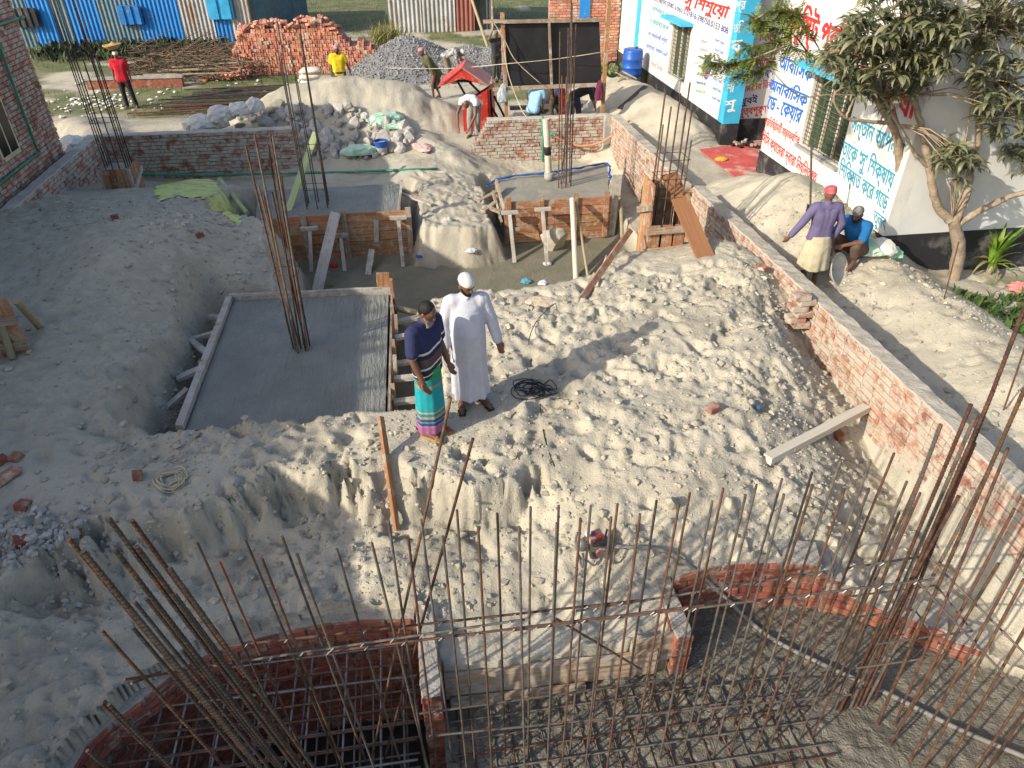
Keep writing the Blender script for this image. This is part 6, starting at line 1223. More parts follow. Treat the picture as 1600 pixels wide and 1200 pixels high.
def person(name, label, loc, rz, H_, J, wear, yaw=0.0, pitch=-.15, voxel=.02, skin='skin', hands=True):
    """wear: list of (part name, builder(blob), material)"""
    t = thing('person', loc, label, 'person'); k = H_ / 1.70; mt = Matrix.Translation(loc) @ Euler((0, 0, rz)).to_matrix().to_4x4() @ Matrix.Scale(k, 4)
    b = Blob(); torso(b, J); f, u, r = head_frame(yaw, pitch); hd = J['head']; Rm = Matrix((r, f, u)).transposed()
    b.cap(J['neck'] - V(0, 0, .05), .056, hd - u * .04, .05)
    b.ell(hd + u * .015, (.074, .093, .105), Rm); b.ell(hd + f * .022 - u * .055, (.056, .066, .058), Rm); b.cap(hd + f * .086 + u * .012, .010, hd + f * .103 - u * .022, .017)
    b.cap(hd + f * .072 - r * .035 + u * .03, .015, hd + f * .072 + r * .035 + u * .03, .015); b.cap(hd + f * .072 - r * .018 - u * .062, .012, hd + f * .072 + r * .018 - u * .062, .012)
    for s in (-1, 1): b.ell(hd + r * s * .075 - u * .005 - f * .005, (.012, .022, .032), Rm)
    for S, E, Wr, sg in (('ls', 'le', 'lw', 1), ('rs', 're', 'rw', -1)):
        b.chain([(J[S], .052), (J[S].lerp(J[E], .5), .047), (J[E], .039), (J[E].lerp(J[Wr], .35), .038), (J[Wr], .027)])
        d = (J[Wr] - J[E]).normalized(); side = d.cross(V(0, -1, 0) if abs(d.y) < .8 else V(0, 0, 1)).normalized(); nrm = side.cross(d); pc_ = J[Wr] + d * .05
        b.ell(pc_, (.038, .018, .05), Matrix((side, nrm, d)).transposed())
        if hands:
            cv = nrm * (-.5 if nrm.y > 0 else .5)
            for i, ln in enumerate((.075, .085, .08, .062)):
                q = J[Wr] + d * .088 + side * (i - 1.5) * .019; m_ = q + d * ln * .5 + cv * .02; b.chain([(q, .0095), (m_, .009), (m_ + d * ln * .35 + cv * .05, .0075)])
            q = J[Wr] + d * .03 + side * (-.032 * sg); b.chain([(q, .012), (q + d * .035 - side * .018 * sg + cv * .02, .0105), (q + d * .065 - side * .012 * sg + cv * .035, .009)])
    for Hh, K, A, T in (('lh', 'lk', 'la', 'lt'), ('rh', 'rk', 'ra', 'rt')):
        b.chain([(J[Hh], .085), (J[Hh].lerp(J[K], .5), .072), (J[K], .053), (J[K].lerp(J[A], .35), .052), (J[A], .036)]); hl = J[A] + (J[A] - J[T]).normalized() * .04; b.chain([(V(hl.x, hl.y, J[T].z), .032), (J[A].lerp(J[T], .5), .04), (J[T], .03), (J[T] + (J[T] - J[A]).normalized() * .05 * V(1, 1, 0).normalized().length, .022)])
    body = new('body', b.mesh('body', M[skin], voxel, 2), t, mt)
    for part, fn, m in wear:
        bb = Blob(); fn(bb, J, (f, u, r, hd, Rm)); new(part, bb.mesh(part, m, max(voxel * 1.1, .009), 3 if part not in ('hair', 'beard') else 2), t, mt)
    for s in (-1, 1):
        be = Blob(); be.ell(hd + f * .081 + r * s * .033 + u * .010, (.012, .008, .007), Rm); new('eye', be.mesh('eye', M['hair'], .004, 0), t, mt)
    return t
def shirt(sleeve=.55, g=.02, belly=0.0, hem=.06):
    def fn(b, J, hf):
        torso(b, J, g, belly); p = J['pelvis']; a = (J['lh'] - J['rh']).normalized(); up_ = (J['chest'] - p).normalized()
        for k in (-1, 0, 1): b.cap(p + a * .07 * k, .1 + g, p + a * .075 * k - up_ * hem, .103 + g)
        for S, E, Wr in (('ls', 'le', 'lw'), ('rs', 're', 'rw')):
            if sleeve <= 1: b.chain([(J[S], .062 + g * .6), (J[S].lerp(J[E], sleeve), .06 + g * .6)])
            else: b.chain([(J[S], .062 + g * .6), (J[E], .05 + g * .6), (J[E].lerp(J[Wr], sleeve - 1), .038 + g * .6)])
    return fn
def trousers(g=.018, to=1.0):
    def fn(b, J, hf):
        a = (J['lh'] - J['rh']).normalized(); b.cap(J['pelvis'] - a * .06, .105 + g, J['pelvis'] + a * .06, .105 + g)
        for Hh, K, A in (('lh', 'lk', 'la'), ('rh', 'rk', 'ra')): b.chain([(J[Hh], .092 + g), (J[K], .062 + g), (J[K].lerp(J[A], to), .05 + g)])
    return fn
def skirt(z0, z1, rx0, rx1, ry0, ry1, fold=.06, seed=1, dy=0.0, dx=0.0, folds=7):
    def fn(b, J, hf):
        c = J['pelvis']; rows = []
        for i in range(9): u = i / 8; e = u ** .8; rows.append(((c.x + dx * u, c.y + dy * u, z0 + (z1 - z0) * u), rx0 + (rx1 - rx0) * e, ry0 + (ry1 - ry0) * e, 0, fold * u))
        b.loft(rows, folds, seed)
    return fn
def cap_(h=.05, g=.012, lift=.035):
    def fn(b, J, hf):
        f, u, r, hd, Rm = hf; b.ell(hd + u * (lift + .02) - f * .005, (.074 + g, .092 + g, .085 + h * .3), Rm); bmesh.ops.bisect_plane(b.bm, geom=b.bm.verts[:] + b.bm.edges[:] + b.bm.faces[:], plane_co=hd + u * lift, plane_no=-(u + f * .12), clear_outer=True)
        ed = [e for e in b.bm.edges if e.is_boundary]; bmesh.ops.holes_fill(b.bm, edges=ed)
    return fn
def turban(g=.018):
    def fn(b, J, hf):
        f, u, r, hd, Rm = hf; b.ell(hd + u * .085, (.07 + g, .085 + g, .05), Rm)
        for i in range(3):
            pts = []
            for k in range(13): a = 2 * math.pi * k / 12; pts.append((hd + u * (.05 + .028 * i + .012 * math.sin(a + i)) + r * (.072 - .006 * i) * math.cos(a) + f * (.09 - .006 * i) * math.sin(a), .022))
            b.chain(pts)
    return fn
def hair():
    def fn(b, J, hf):
        f, u, r, hd, Rm = hf; b.ell(hd + u * .032 - f * .014, (.083, .094, .098), Rm); bmesh.ops.bisect_plane(b.bm, geom=b.bm.verts[:] + b.bm.edges[:] + b.bm.faces[:], plane_co=hd + u * .025 + f * .03, plane_no=(f * .8 - u * .55), clear_outer=True); bmesh.ops.holes_fill(b.bm, edges=[e for e in b.bm.edges if e.is_boundary])
        b.cap(hd + u * .085 + f * .045 - r * .04, .028, hd + u * .085 + f * .045 + r * .04, .03)
    return fn
def beard(L=.10, w=1.0):
    def fn(b, J, hf):
        f, u, r, hd, Rm = hf; b.chain([(hd - u * .065 + f * .055 + r * .045, .026 * w), (hd - u * .09 + f * .075, .034 * w), (hd - u * .065 + f * .055 - r * .045, .026 * w)]); b.chain([(hd - u * .09 + f * .07, .042 * w), (hd - u * (.09 + L) + f * .055, .022 * w)])
        for s in (-1, 1): b.cap(hd + r * s * .068 - u * .02 + f * .015, .014, hd + r * s * .048 - u * .065 + f * .05, .022 * w)
    return fn
def sandals():
    def fn(b, J, hf):
        for A, T in (('la', 'lt'), ('ra', 'rt')):
            d = (J[T] - J[A]) * V(1, 1, 0); d = V(d.x, d.y, 0).normalized(); s = V(-d.y, d.x, 0)
            for k in (-1, 1): b.cap(V(J[A].x, J[A].y, .012) - d * .05 + s * .015 * k, .02, V(J[T].x, J[T].y, .012) + d * .06 + s * .022 * k, .022)
            b.chain([(J[T] - d * .01 + s * .045 - V(0, 0, .015), .014), (J[T] - d * .015 + V(0, 0, .03), .014), (J[T] - d * .01 - s * .045 - V(0, 0, .015), .014)])
    return fn
# --- man in the long white robe
Jw = dict(STAND, rs=V(-.18, 0, 1.395), ls=V(.18, 0, 1.395), re=V(-.255, .02, 1.12), rw=V(-.26, -.06, .88), le=V(.27, .0, 1.13), lw=V(.33, -.06, .89), lt=V(.20, -.11, .035), la=V(.15, .03, .08), lk=V(.12, -.02, .49), rt=V(-.12, -.14, .035))
def robe(b, J, hf):
    torso(b, J, .028, .03)
    b.loft([((0, 0, 1.475), .075, .07, 0, 0), ((0, 0, 1.43), .15, .09, 0, 0), ((0, -.01, 1.34), .185, .130, 0, 0), ((0, -.03, 1.2), .190, .160, 0, .006), ((0, -.045, 1.05), .192, .180, 0, .012), ((0, -.04, .92), .195, .175, 0, .025), ((0, -.02, .7), .195, .160, 0, .05), ((.0, -.01, .45), .200, .155, 0, .075), ((.01, 0, .25), .205, .158, 0, .09), ((.015, 0, .15), .208, .160, 0, .10)], 7, 1.3, 72)
    for S, E, Wr in (('ls', 'le', 'lw'), ('rs', 're', 'rw')): b.chain([(J[S], .078), (J[E], .070), (J[E].lerp(J[Wr], .95), .058)])
    for s in (-1, 1): b.cap(V(.05 * s, -.03, 1.475), .022, V(.0, -.075, 1.455), .02)
wm = person('person', 'man in long white robe and white skullcap standing on the mound', tuple(PZ(735, 632, gz(.5, 6.58))), R(4), 1.65, Jw, [('robe', robe, cloth('white_robe', (.52, .52, .57), (.46, .46, .52))), ('cap', cap_(.03, .012, .03), cloth('white_cap', (.58, .58, .57))), ('beard', beard(.02, .75), M['hair']), ('sandals', sandals(), M['black'])], yaw=.55, pitch=-.32, voxel=.0075)
# --- man in striped polo and bright wrapped skirt, turned to him
POLO = cloth('striped_polo', (.9, .9, .9), (.8, .8, .8), bands=(.85, 1.5, [(0, (.03, .028, .035)), (.10, (.62, .60, .58)), (.125, (.03, .028, .035)), (.22, (.66, .64, .62)), (.26, (.09, .06, .06)), (.44, (.022, .025, .06)), (.52, (.62, .60, .60)), (.56, (.025, .03, .085))], -.22))
LUNGI = cloth('banded_skirt', (.95, .95, .95), (.8, .8, .8), bands=(.08, .95, [(0, (.33, .11, .22)), (.13, (.35, .16, .27)), (.16, (.03, .07, .16)), (.20, (.16, .24, .36)), (.22, (.03, .07, .16)), (.26, (.32, .26, .16)), (.30, (.02, .22, .28)), (.34, (.40, .33, .16)), (.37, (.015, .30, .34)), (.72, (.30, .24, .10)), (.76, (.015, .26, .28)), (.84, (.03, .26, .09)), (.92, (.03, .32, .11))], .05))
Jl = dict(STAND, rs=V(-.19, .02, 1.40), ls=V(.19, -.01, 1.40), re=V(-.25, -.01, 1.12), rw=V(-.23, -.10, .88), le=V(.23, -.02, 1.12), lw=V(.22, -.12, .88), head=V(0, -.05, 1.58), rt=V(-.10, -.15, .035), lt=V(.10, -.14, .035))
pl_ = PZ(676, 676, gz(.04, 6.14))
lm = person('person', 'bearded man in striped navy polo and teal banded skirt looking down', tuple(pl_), R(52), 1.63, Jl, [('polo_shirt', shirt(.72, .022, .03, .03), POLO), ('skirt', skirt(.93, .10, .155, .19, .135, .155, .05, 2.0, folds=6), LUNGI), ('hair', hair(), M['hair']), ('beard', beard(.13, 1.05), M['beard_grey']), ('collar', lambda b, J, hf: b.chain([(J['neck'] + V(.06 * math.cos(a), .06 * math.sin(a) - .01, -.02 - .02 * (math.sin(a) < -.3)), .014) for a in np.linspace(0, 6.28, 12)]), cloth('white_piping', (.6, .6, .62))), ('sandals', sandals(), cloth('tan_sandal', (.35, .2, .06)))], yaw=.1, pitch=-.42, voxel=.0075)
# --- man in purple from behind, man in blue seated
Jp = dict(STAND, re=V(-.29, .02, 1.14), rw=V(-.24, -.03, .9), le=V(.34, .03, 1.15), lw=V(.46, .0, .93))
person('person', 'man seen from behind in purple jumper and red head wrap beyond the right wall', (6.22, 9.52, gz(6.22, 9.52)), R(172), 1.66, Jp, [('jumper', shirt(1.95, .022, 0, .05), cloth('purple_jumper', (.125, .105, .20), (.10, .085, .165))), ('skirt', skirt(.95, .38, .18, .25, .15, .20, .07, 1.0, folds=5), cloth('cream_skirt', (.46, .41, .29), (.38, .33, .21))), ('head_wrap', turban(), cloth('red_wrap', (.50, .06, .08), (.4, .16, .17)))], yaw=.0, pitch=-.1, voxel=.011)
pb_ = at_ground(1313, 418)
person('person', 'bearded man in blue shirt and patterned cap squatting beside the man in purple', (pb_.x + .16, pb_.y + .05, pb_.z + .05), R(-62), 1.70, dict(SQUAT, lw=V(.08, -.46, .46), rw=V(-.08, -.48, .40)), [('shirt', shirt(.8, .024, .02, .04), cloth('blue_shirt', (.012, .13, .34), (.01, .10, .27))), ('skirt', trousers(.03, .5), cloth('brown_skirt', (.12, .075, .055))), ('cap', cap_(.03, .012, .025), cloth('patterned_cap', (.28, .27, .26), (.10, .10, .10))), ('beard', beard(.03, .9), M['hair'])], yaw=.1, pitch=-.35, voxel=.011)
# --- workers beyond the back wall
pr = PZ(205, 168, -.58); Jr = dict(STAND, lk=V(.14, -.03, .49), la=V(.18, 0, .08), lt=V(.2, -.13, .035))
rm = person('person', 'man in red football shirt carrying a tan basket on his head', (pr.x, pr.y, gz(pr.x, pr.y)), R(8), 1.60, Jr, [('shirt', shirt(.6, .022, 0, .06), cloth('red_shirt', (.50, .015, .03))), ('trousers', trousers(.014), cloth('black_trousers', (.02, .02, .024))), ('head_cloth', cap_(.03, .015, .0), cloth('pale_head_cloth', (.6, .62, .5)))], pitch=.0, voxel=.02, hands=False)
bk_ = thing('basket', (pr.x, pr.y, gz(pr.x, pr.y) + 1.66), 'tan woven basket balanced on the head of the man in red', 'basket'); v = []; f = []
for r_, h_ in ((.03, .0), (.14, .0), (.24, .09), (.27, .12), (.24, .12), (.15, .10), (.05, .17), (.01, .19)):
    for k in range(18): a = 2 * math.pi * k / 18; v.append((pr.x - .02 + r_ * math.cos(a), pr.y + r_ * math.sin(a), gz(pr.x, pr.y) + 1.64 + h_ + .02 * math.cos(a)))
f = [(i * 18 + k, i * 18 + (k + 1) % 18, (i + 1) * 18 + (k + 1) % 18, (i + 1) * 18 + k) for i in range(7) for k in range(18)]
new('bowl', mesh_np('bowl', v, f, cloth('wicker', (.40, .27, .11)), True), bk_)
py_ = PY(530, 120, 23.6)
person('person', 'man in yellow shirt with pink cap standing behind the cement bags', (py_.x + .02, 23.6, -.62), R(5), 1.66, dict(STAND, le=V(.27, 0, 1.15), lw=V(.34, -.02, .9)), [('shirt', shirt(.65, .028, .02, .05), cloth('yellow_shirt', (.68, .50, .02))), ('trousers', trousers(.03, .3), cloth('check_shorts', (.05, .055, .07))), ('cap', cap_(.03, .014, .02), cloth('pink_cap', (.55, .22, .27))), ('beard', beard(.05, 1.0), M['hair'])], voxel=.02, hands=False)
pg = PZ(672, 150, -.55); LEAN = dict(STAND, pelvis=V(0, .05, .9), chest=V(0, -.18, 1.2), neck=V(0, -.3, 1.36), head=V(0, -.38, 1.47), ls=V(.17, -.26, 1.32), rs=V(-.17, -.26, 1.32), le=V(.22, -.2, 1.05), re=V(-.22, -.2, 1.05), lw=V(.24, -.12, .82), rw=V(-.24, -.1, .84), lk=V(.1, -.12, .49), rk=V(-.1, .05, .48), ra=V(-.1, .2, .1), la=V(.1, -.1, .08), lt=V(.1, -.25, .035), rt=V(-.1, .07, .035))
person('person', 'man in olive shirt and pink head wrap leaning forward before the gravel', (pg.x + .15, pg.y - .3, gz(pg.x, pg.y - .3)), R(-70), 1.62, LEAN, [('shirt', shirt(1.8, .024, 0, .12), cloth('olive_shirt', (.10, .105, .045))), ('skirt', skirt(.92, .35, .15, .15, .14, .15, .05), cloth('dark_skirt', (.07, .06, .05))), ('head_wrap', turban(.022), cloth('pink_wrap', (.50, .22, .25), (.4, .2, .22)))], pitch=-.2, voxel=.02, hands=False)
pg = PZ(703, 128, -.55)
person('person', 'man in white and dark clothes bending over at the gravel heap', (pg.x, pg.y, max(gz(pg.x, pg.y), -.55)), R(70), 1.62, BEND, [('shirt', shirt(.6, .024, 0, .02), cloth('white_dark_shirt', (.55, .55, .54), (.06, .06, .06))), ('trousers', trousers(.02, .5), cloth('khaki_shorts', (.2, .17, .12))), ('cap', cap_(.03, .014, .02), cloth('pale_cap', (.45, .50, .46)))], pitch=-.8, voxel=.02, hands=False)
pg = PZ(776, 128, -.58); RAISE = dict(STAND, le=V(.34, -.08, 1.45), lw=V(.20, -.12, 1.72), re=V(-.34, -.08, 1.45), rw=V(-.20, -.12, 1.72))
person('person', 'man with raised arms half hidden by the left post of the screen', (pg.x, pg.y, gz(pg.x, pg.y)), R(20), 1.60, RAISE, [('vest', shirt(.2, .022, 0, .06), cloth('dark_vest', (.03, .032, .036))), ('trousers', trousers(.02, .7), cloth('dark_trousers', (.06, .055, .05)))], voxel=.02, hands=False)
pw = PY(738, 235, 19.3)
person('person', 'man in white vest bending down behind the stepped brick wall', (1.82, 19.35, -.62), R(-25), 1.70, dict(BEND, lw=V(.10, -.62, .42), rw=V(-.2, -.6, .40), le=V(.24, -.5, .72), re=V(-.26, -.48, .72)), [('vest', shirt(.25, .024, .0, .0), cloth('white_vest', (.66, .66, .68))), ('trousers', trousers(.02, .9), cloth('grey_trousers', (.27, .26, .25)))], pitch=-1.0, voxel=.016)
pl2 = PY(828, 180, 19.75)
person('person', 'man in light blue printed shirt and red cap behind the back wall', (pl2.x, 19.15, -.66), R(150), 1.55, LEAN, [('shirt', shirt(.65, .026, .0, .06), cloth('light_blue_shirt', (.28, .50, .66))), ('trousers', trousers(.02), cloth('dark_jeans', (.04, .045, .06))), ('cap', cap_(.03, .014, .01), cloth('red_cap', (.55, .03, .03)))], yaw=-.9, pitch=-.1, voxel=.018, hands=False)
pl2 = PY(905, 178, 20.1)
person('person', 'man in dark shirt stooping under the black screen', (pl2.x, 20.1, -.62), R(75), 1.62, BEND, [('shirt', shirt(.7, .028, .0, .06), cloth('charcoal_shirt', (.035, .033, .04))), ('trousers', trousers(.02), cloth('navy_trousers', (.03, .035, .06))), ('hair', hair(), M['hair'])], pitch=-.6, voxel=.018, hands=False)
pl2 = PY(868, 178, 20.5)
person('person', 'man in blue shirt behind the red upright of the mixer', (pl2.x, 20.6, -.62), R(-100), 1.62, dict(LEAN), [('shirt', shirt(.7, .026, .0, .06), cloth('strong_blue_shirt', (.02, .07, .36))), ('trousers', trousers(.02), cloth('brown_trousers', (.10, .07, .05))), ('head_wrap', turban(.02), cloth('white_wrap', (.6, .6, .58)))], pitch=-.3, voxel=.018, hands=False)
# ================================================================== TREES AND PLANTS
def leaf_arrays(L, Wd, droop, fold=.25, seg=5):
    """a blade from the origin along +X, drooping"""
    v = []; f = []; x = z = 0.0; ang = .25
    for i in range(seg + 1):
        u = i / seg; w = Wd * math.sin(math.pi * min(.06 + .94 * u, 1.0) ** .8) * .5 + .002
        v += [(x, -w, z + fold * w), (x, 0, z), (x, w, z + fold * w)]; x += L / seg * math.cos(ang); z += L / seg * math.sin(ang); ang -= droop / seg
    for i in range(seg): a = i * 3; f += [(a, a + 3, a + 4, a + 1), (a + 1, a + 4, a + 5, a + 2)]
    return np.array(v), np.array(f)
def leaf_mesh(key, m, *a):
    if key not in _cache: _cache[key] = mesh_np('leaf', *leaf_arrays(*a), m, True)
    return _cache[key]
def tree_parts(t, limbs, m):
    """limbs: (name, path points, start radius, end radius)"""
    for nm, pts, r0, r1 in limbs:
        P = smooth_path(pts, 6); n = len(P); P = [p + Vector((random.gauss(0, .006), random.gauss(0, .006), 0)) for p in P]; new(nm, tube_mesh(nm, P, [(r0 + (r1 - r0) * i / (n - 1)) * random.uniform(.93, 1.08) for i in range(n)], m, 10), t)
def rosette(mats, c, up, n, L, spread=1.0):
    for i in range(n):
        a = i * 2.399 + random.uniform(-.3, .3); el = random.uniform(-.35, .75) * spread; s = L * random.uniform(.7, 1.15)
        mats.append(Matrix.Translation(c + Vector((0, 0, random.uniform(-.04, .04)))) @ Euler((random.uniform(-.4, .4), -el, a)).to_matrix().to_4x4() @ Matrix.Scale(s, 4))
def leaves(t, mats, mesh_keys, limit=300, stuff='foliage'):
    mats.sort(key=lambda q: (q.to_translation() - CAM).length)
    for q in mats[:limit]: new('leaf', random.choice(mesh_keys), t, q)
    if mats[limit:]:
        B2 = Batch(); arr = []
        for me in mesh_keys:
            v = np.zeros(len(me.vertices) * 3, np.float32); me.vertices.foreach_get('co', v); arr.append((v.reshape(-1, 3), np.array([tuple(p.vertices) for p in me.polygons])))
        for q in mats[limit:]: v, f = random.choice(arr); a = np.array(q); B2.add(v @ a[:3, :3].T + a[:3, 3], f)
        tag(new(stuff, B2.mesh(stuff, mesh_keys[0].materials[0], True), t), kind='stuff')
MANGO = [leaf_mesh(('mango', k), M['leaf'], 1.0, .215, d) for k, d in enumerate((1.5, 1.9, 2.3, 1.2))]
def inpoly(px, py, poly): return sdpoly(np.array([float(px)]), np.array([float(py)]), poly)[0] < 0
# mango tree in front of the school
g0 = at_ground(1488, 440); yT = g0.y + .1
mg = thing('mango_tree', g0, 'mango tree with forked trunk and dusty drooping leaves before the grey wall', 'tree')
def tp(px, py, dy=0.0): return PY(px, py, yT + dy)
limbs = [('trunk', [tp(1490, 445) - Vector((0, 0, .25)), tp(1498, 400), tp(1494, 360), tp(1488, 340)], .115, .085), ('limb', [tp(1486, 345), tp(1464, 320, .05), tp(1452, 265, .1), tp(1440, 200, .2), tp(1425, 150, .2), tp(1400, 90, .3)], .075, .03), ('limb', [tp(1492, 345), tp(1508, 310, .05), tp(1516, 270, .15), tp(1530, 200, .2), tp(1520, 120, .3), tp(1535, 40, .3)], .075, .03), ('limb', [tp(1498, 350), tp(1530, 330, -.1), tp(1575, 308, -.2), tp(1625, 290, -.3), tp(1680, 230, -.3)], .06, .03), ('limb', [tp(1452, 262, .1), tp(1430, 240, .1), tp(1405, 195, .2), tp(1378, 150, .2)], .035, .015)]
tree_parts(mg, limbs, M['bark']); mats = []
poly_l = [(1290, 90), (1330, 20), (1370, -30), (1480, -30), (1490, 60), (1475, 110), (1440, 150), (1390, 175), (1350, 150), (1300, 125)]; poly_r = [(1480, -30), (1640, -40), (1640, 280), (1590, 270), (1560, 240), (1530, 180), (1500, 100), (1475, 40)]; poly_b = [(1466, 215), (1510, 225), (1530, 270), (1500, 285), (1470, 262)]
cen = []
while len(cen) < 340:
    k = random.random(); pl = poly_l if k < .56 else poly_r if k < .93 else poly_b; x0, x1 = min(p[0] for p in pl), max(p[0] for p in pl); y0, y1 = min(p[1] for p in pl), max(p[1] for p in pl); px, py = random.uniform(x0, x1), random.uniform(y0, y1)
    if inpoly(px, py, pl): cen.append(tp(px, py, random.uniform(-.8, .75)))
ends = [l[1][-1] for l in limbs] + [l[1][-2] for l in limbs[1:]]; Bt = Batch()
for c in cen:
    rosette(mats, c, None, random.randint(11, 16), .27); e = min(ends, key=lambda q: (q - c).length); v, f = tube_arrays([e, e.lerp(c, .5) + Vector((0, 0, .1)), c], [.014, .01, .005], 5, False); Bt.add(v, np.array(f))
tag(new('twigs', Bt.mesh('twigs', M['bark'], True), mg), kind='stuff'); leaves(mg, mats, MANGO)
# slimmer tree against the school corner
g1 = at_ground(1382, 378); yS = g1.y + .05
def ts(px, py, dy=0.0): return PY(px, py, yS + dy)
st = thing('slim_tree', g1, 'slim crooked tree trunk standing at the corner of the school', 'tree')
limbs = [('trunk', [ts(1382, 385) - Vector((0, 0, .2)), ts(1396, 330), ts(1404, 280), ts(1406, 240), ts(1398, 205), ts(1385, 180), ts(1366, 150)], .085, .045), ('limb', [ts(1384, 192), ts(1350, 189), ts(1318, 182), ts(1302, 150), ts(1322, 135)], .032, .012), ('limb', [ts(1322, 184), ts(1332, 160), ts(1342, 140)], .022, .01), ('limb', [ts(1407, 256), ts(1440, 256, -.1), ts(1458, 250, -.3), ts(1470, 240, -.4)], .035, .02), ('limb', [ts(1386, 182), ts(1410, 120, -.2), ts(1400, 60, -.2)], .035, .02)]
tree_parts(st, limbs, M['bark']); mats = []
for px, py in ((1372, 140), (1350, 128), (1362, 155), (1385, 148), (1395, 130), (1378, 120), (1410, 100), (1395, 70), (1340, 118), (1325, 125)): rosette(mats, ts(px, py, random.uniform(-.3, .2)), None, 12, .22)
leaves(st, mats, MANGO, 120)
# trunk behind the mango tree, leaning right
g2 = PZ(1515, 400, -.6); bt = thing('back_tree', g2, 'shaded trunk leaning behind the forked mango tree', 'tree')
tree_parts(bt, [('trunk', [PZ(1490, 415, -.8), PY(1515, 385, g2.y), PY(1532, 340, g2.y), PY(1536, 290, g2.y), PY(1525, 250, g2.y), PY(1545, 180, g2.y)], .10, .07), ('limb', [PY(1530, 310, g2.y), PY(1560, 280, g2.y), PY(1610, 240, g2.y)], .05, .03)], M['bark'])
mats = []
for k in range(26): rosette(mats, PY(random.uniform(1500, 1640), random.uniform(-20, 190), g2.y + random.uniform(-.4, .3)), None, 12, .23)
leaves(bt, mats, MANGO, 60)
# feathery branch hanging in from the tree towards the cyan corner
fb = thing('feathery_branch', PY(1330, 95, 10.9), 'light green feathery branch reaching across the cyan school corner', 'branch'); yF = 10.9; B2 = Batch()
def tf(px, py, dy=0.0): return PY(px, py, yF + dy)
tw = [[(1420, 105), (1330, 112), (1262, 82), (1215, 68), (1165, 75)], [(1262, 82), (1235, 50), (1200, 40), (1175, 25)], [(1225, 72), (1180, 90), (1140, 100), (1105, 95)], [(1215, 68), (1200, 105), (1150, 120)], [(1290, 95), (1270, 60), (1245, 25), (1220, 20)], [(1400, 150), (1300, 148), (1250, 150), (1213, 118), (1205, 100)], [(1180, 30), (1215, 15), (1250, 25)]]
for w in tw:
    P = smooth_path([tf(*p, random.uniform(-.15, .15)) for p in w], 7); new('twig', tube_mesh('twig', P, [.014 - .010 * i / len(P) for i in range(len(P))], M['bark'], 5), fb)
    for p in P[len(P) // 3:]:
        if w[0] == (1400, 150): break
        for _ in range(7):
            d = Vector((random.gauss(-.3, .6), random.gauss(0, .5), random.gauss(-.15, .4))).normalized(); L = random.uniform(.12, .28)
            for q in range(9):
                for s in (-1, 1):
                    c = p + d * L * (q + 1) / 9 + Vector((0, 0, -.03 * (q / 9) ** 2)); sd = d.cross(Vector((0, 0, 1))).normalized() * s; r_ = random.uniform(.018, .032); v = np.array([tuple(c), tuple(c + sd * r_ + d * r_ * .5), tuple(c + sd * r_ * 2), tuple(c + sd * r_ - d * r_ * .4)]); B2.add(v, np.array([[0, 1, 2, 3]]))
tag(new('leaflets', B2.mesh('leaflets', M['leaf_light']), fb), kind='stuff')
# bright strap-leaved plant, weeds
gp_ = PZ(1545, 425, -.72); pp = thing('strap_plant', gp_, 'bright green strap-leaved plant against the black base of the wall', 'plant'); ST = [leaf_mesh(('strap', k), M['leaf_bright'], 1.0, .11, d, .35, 7) for k, d in enumerate((.5, 1.0, 1.7))]; OLD = [leaf_mesh(('strapold', k), mat('dry_leaf', (.36, .32, .12), (.25, .22, .09), rand=.2, trans=.3, bump=0), 1.0, .10, 2.2, .35, 7) for k in range(1)]
for i in range(34): up_ = i < 20; a = i * 2.4; q = Matrix.Translation(gp_ + Vector((random.uniform(-.05, .05), random.uniform(-.05, .05), .12))) @ Euler((0, -random.uniform(.9, 1.35) if up_ else -random.uniform(.3, .7), a)).to_matrix().to_4x4() @ Matrix.Scale(random.uniform(.6, .95) if up_ else random.uniform(.45, .65), 4); new('leaf', random.choice(ST[:2]) if up_ else random.choice(OLD + ST[2:]), pp, q)
rod('stem', gp_ - Vector((0, 0, .1)), gp_ + Vector((0, 0, .2)), .05, M['bark'], pp)
def tufts(name, n, place, m, L, label, spread=.5, wd=.08):
    B3 = Batch()
    for _ in range(n):
        x, y = place()
        if x is None: continue
        z = gz(x, y); s = L * random.uniform(.5, 1.3); v, f = leaf_arrays(s, s * wd, random.uniform(.4, 1.8), .2, 2); q = np.array(Euler((random.uniform(-.4, .4), -random.uniform(.4, 1.5), random.uniform(0, 6.3))).to_matrix()); B3.add(v @ q.T + (x, y, z), f)
    return tag(new(name, B3.mesh(name, m, True)), label, kind='stuff')
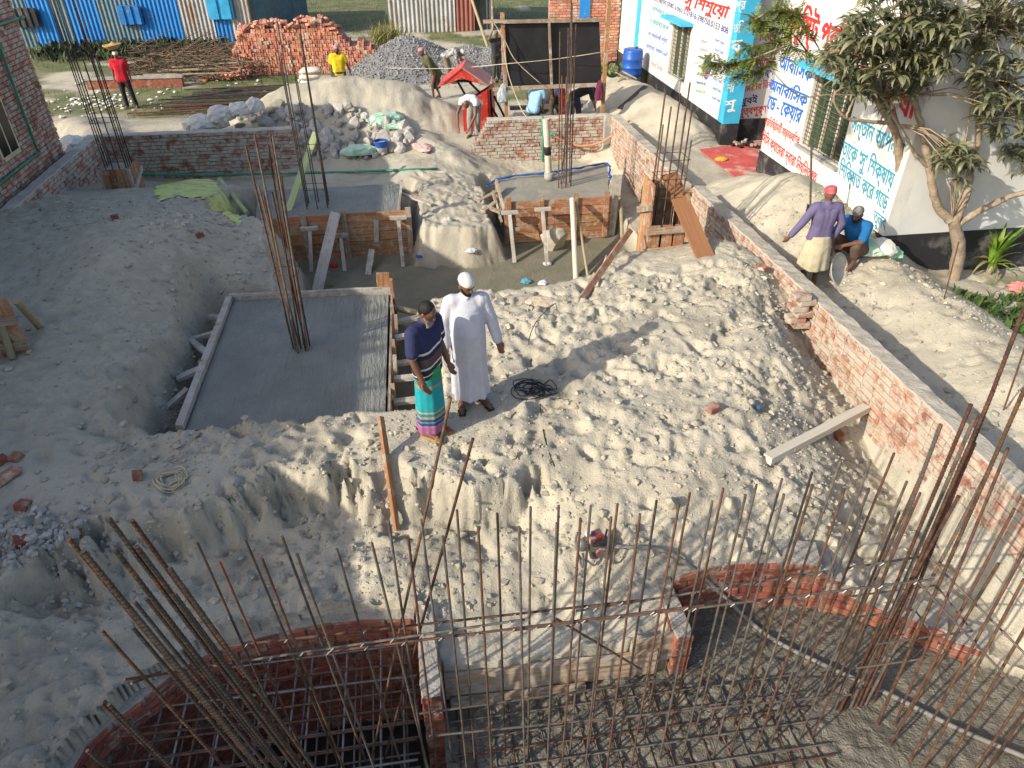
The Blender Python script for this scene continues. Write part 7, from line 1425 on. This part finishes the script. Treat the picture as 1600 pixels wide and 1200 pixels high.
def gpl():
    for _ in range(40):
        x, y = random.uniform(-14, 14), random.uniform(22.5, 50); i, j = min(np.searchsorted(xs, x), nx - 1), min(np.searchsorted(ys, y), ny - 1)
        if Zn[j, i, 1] > .5: return x, y
    return None, None
tufts('grass', 16000, gpl, M['grass'], .12, 'patchy grass on the open ground before the sheds')
tufts('weeds', 1700, lambda: (random.uniform(8.6, 11.5), random.uniform(6.0, 9.3)), mat('weed_leaf', (.075, .13, .035), (.05, .09, .025), rand=.4, hue=.02, bump=0, trans=.25), .15, 'low green weeds growing at the right beyond the sand', wd=.35)
tufts('weeds', 2200, lambda: (random.gauss(-10.5, 2.0), random.gauss(33.2, .8)), mat('undergrowth', (.05, .065, .03), (.03, .042, .02), rand=.4, bump=0), .36, 'dark undergrowth along the foot of the long shed', wd=.3)
tufts('weeds', 350, lambda: (random.gauss(-.4, .3), random.gauss(33, .3)), mat('dry_grass', (.30, .28, .11), (.2, .19, .08), rand=.3, bump=0, trans=.3), .9, 'tall dry grass tuft between the sheds', wd=.05)
tufts('weeds', 500, lambda: (random.gauss(7.4, .5), random.gauss(26.4, .3)), M['leaf_bright'], .3, 'climbing greenery beside the far brick wall', wd=.4)
tufts('weeds', 60, lambda: (-8.15 + random.gauss(0, .12), 15.5 + random.gauss(0, .25)), M['grass'], .3, 'weeds at the foot of the brick house wall', wd=.3)
# tree behind the brick house: its crown dapples the near slab
ht = thing('house_tree', (-10.4, 3.6, -.6), 'leafy tree standing over the roof of the brick house', 'tree'); tree_parts(ht, [('trunk', [(-14.2, 3.4, -.6), (-14.1, 3.5, 2.5), (-13.6, 3.8, 4.2)], .2, .1), ('limb', [(-13.7, 3.7, 3.8), (-11.5, 4.2, 4.6), (-9.2, 4.6, 4.5)], .08, .03)], M['bark']); mats = []
for _ in range(75): rosette(mats, Vector((random.gauss(-8.3, .4), random.uniform(2.4, 6.4), random.gauss(3.95, .2))), None, 7, .2)
leaves(ht, mats, MANGO, 10)

bpy.data.scenes.remove(side)
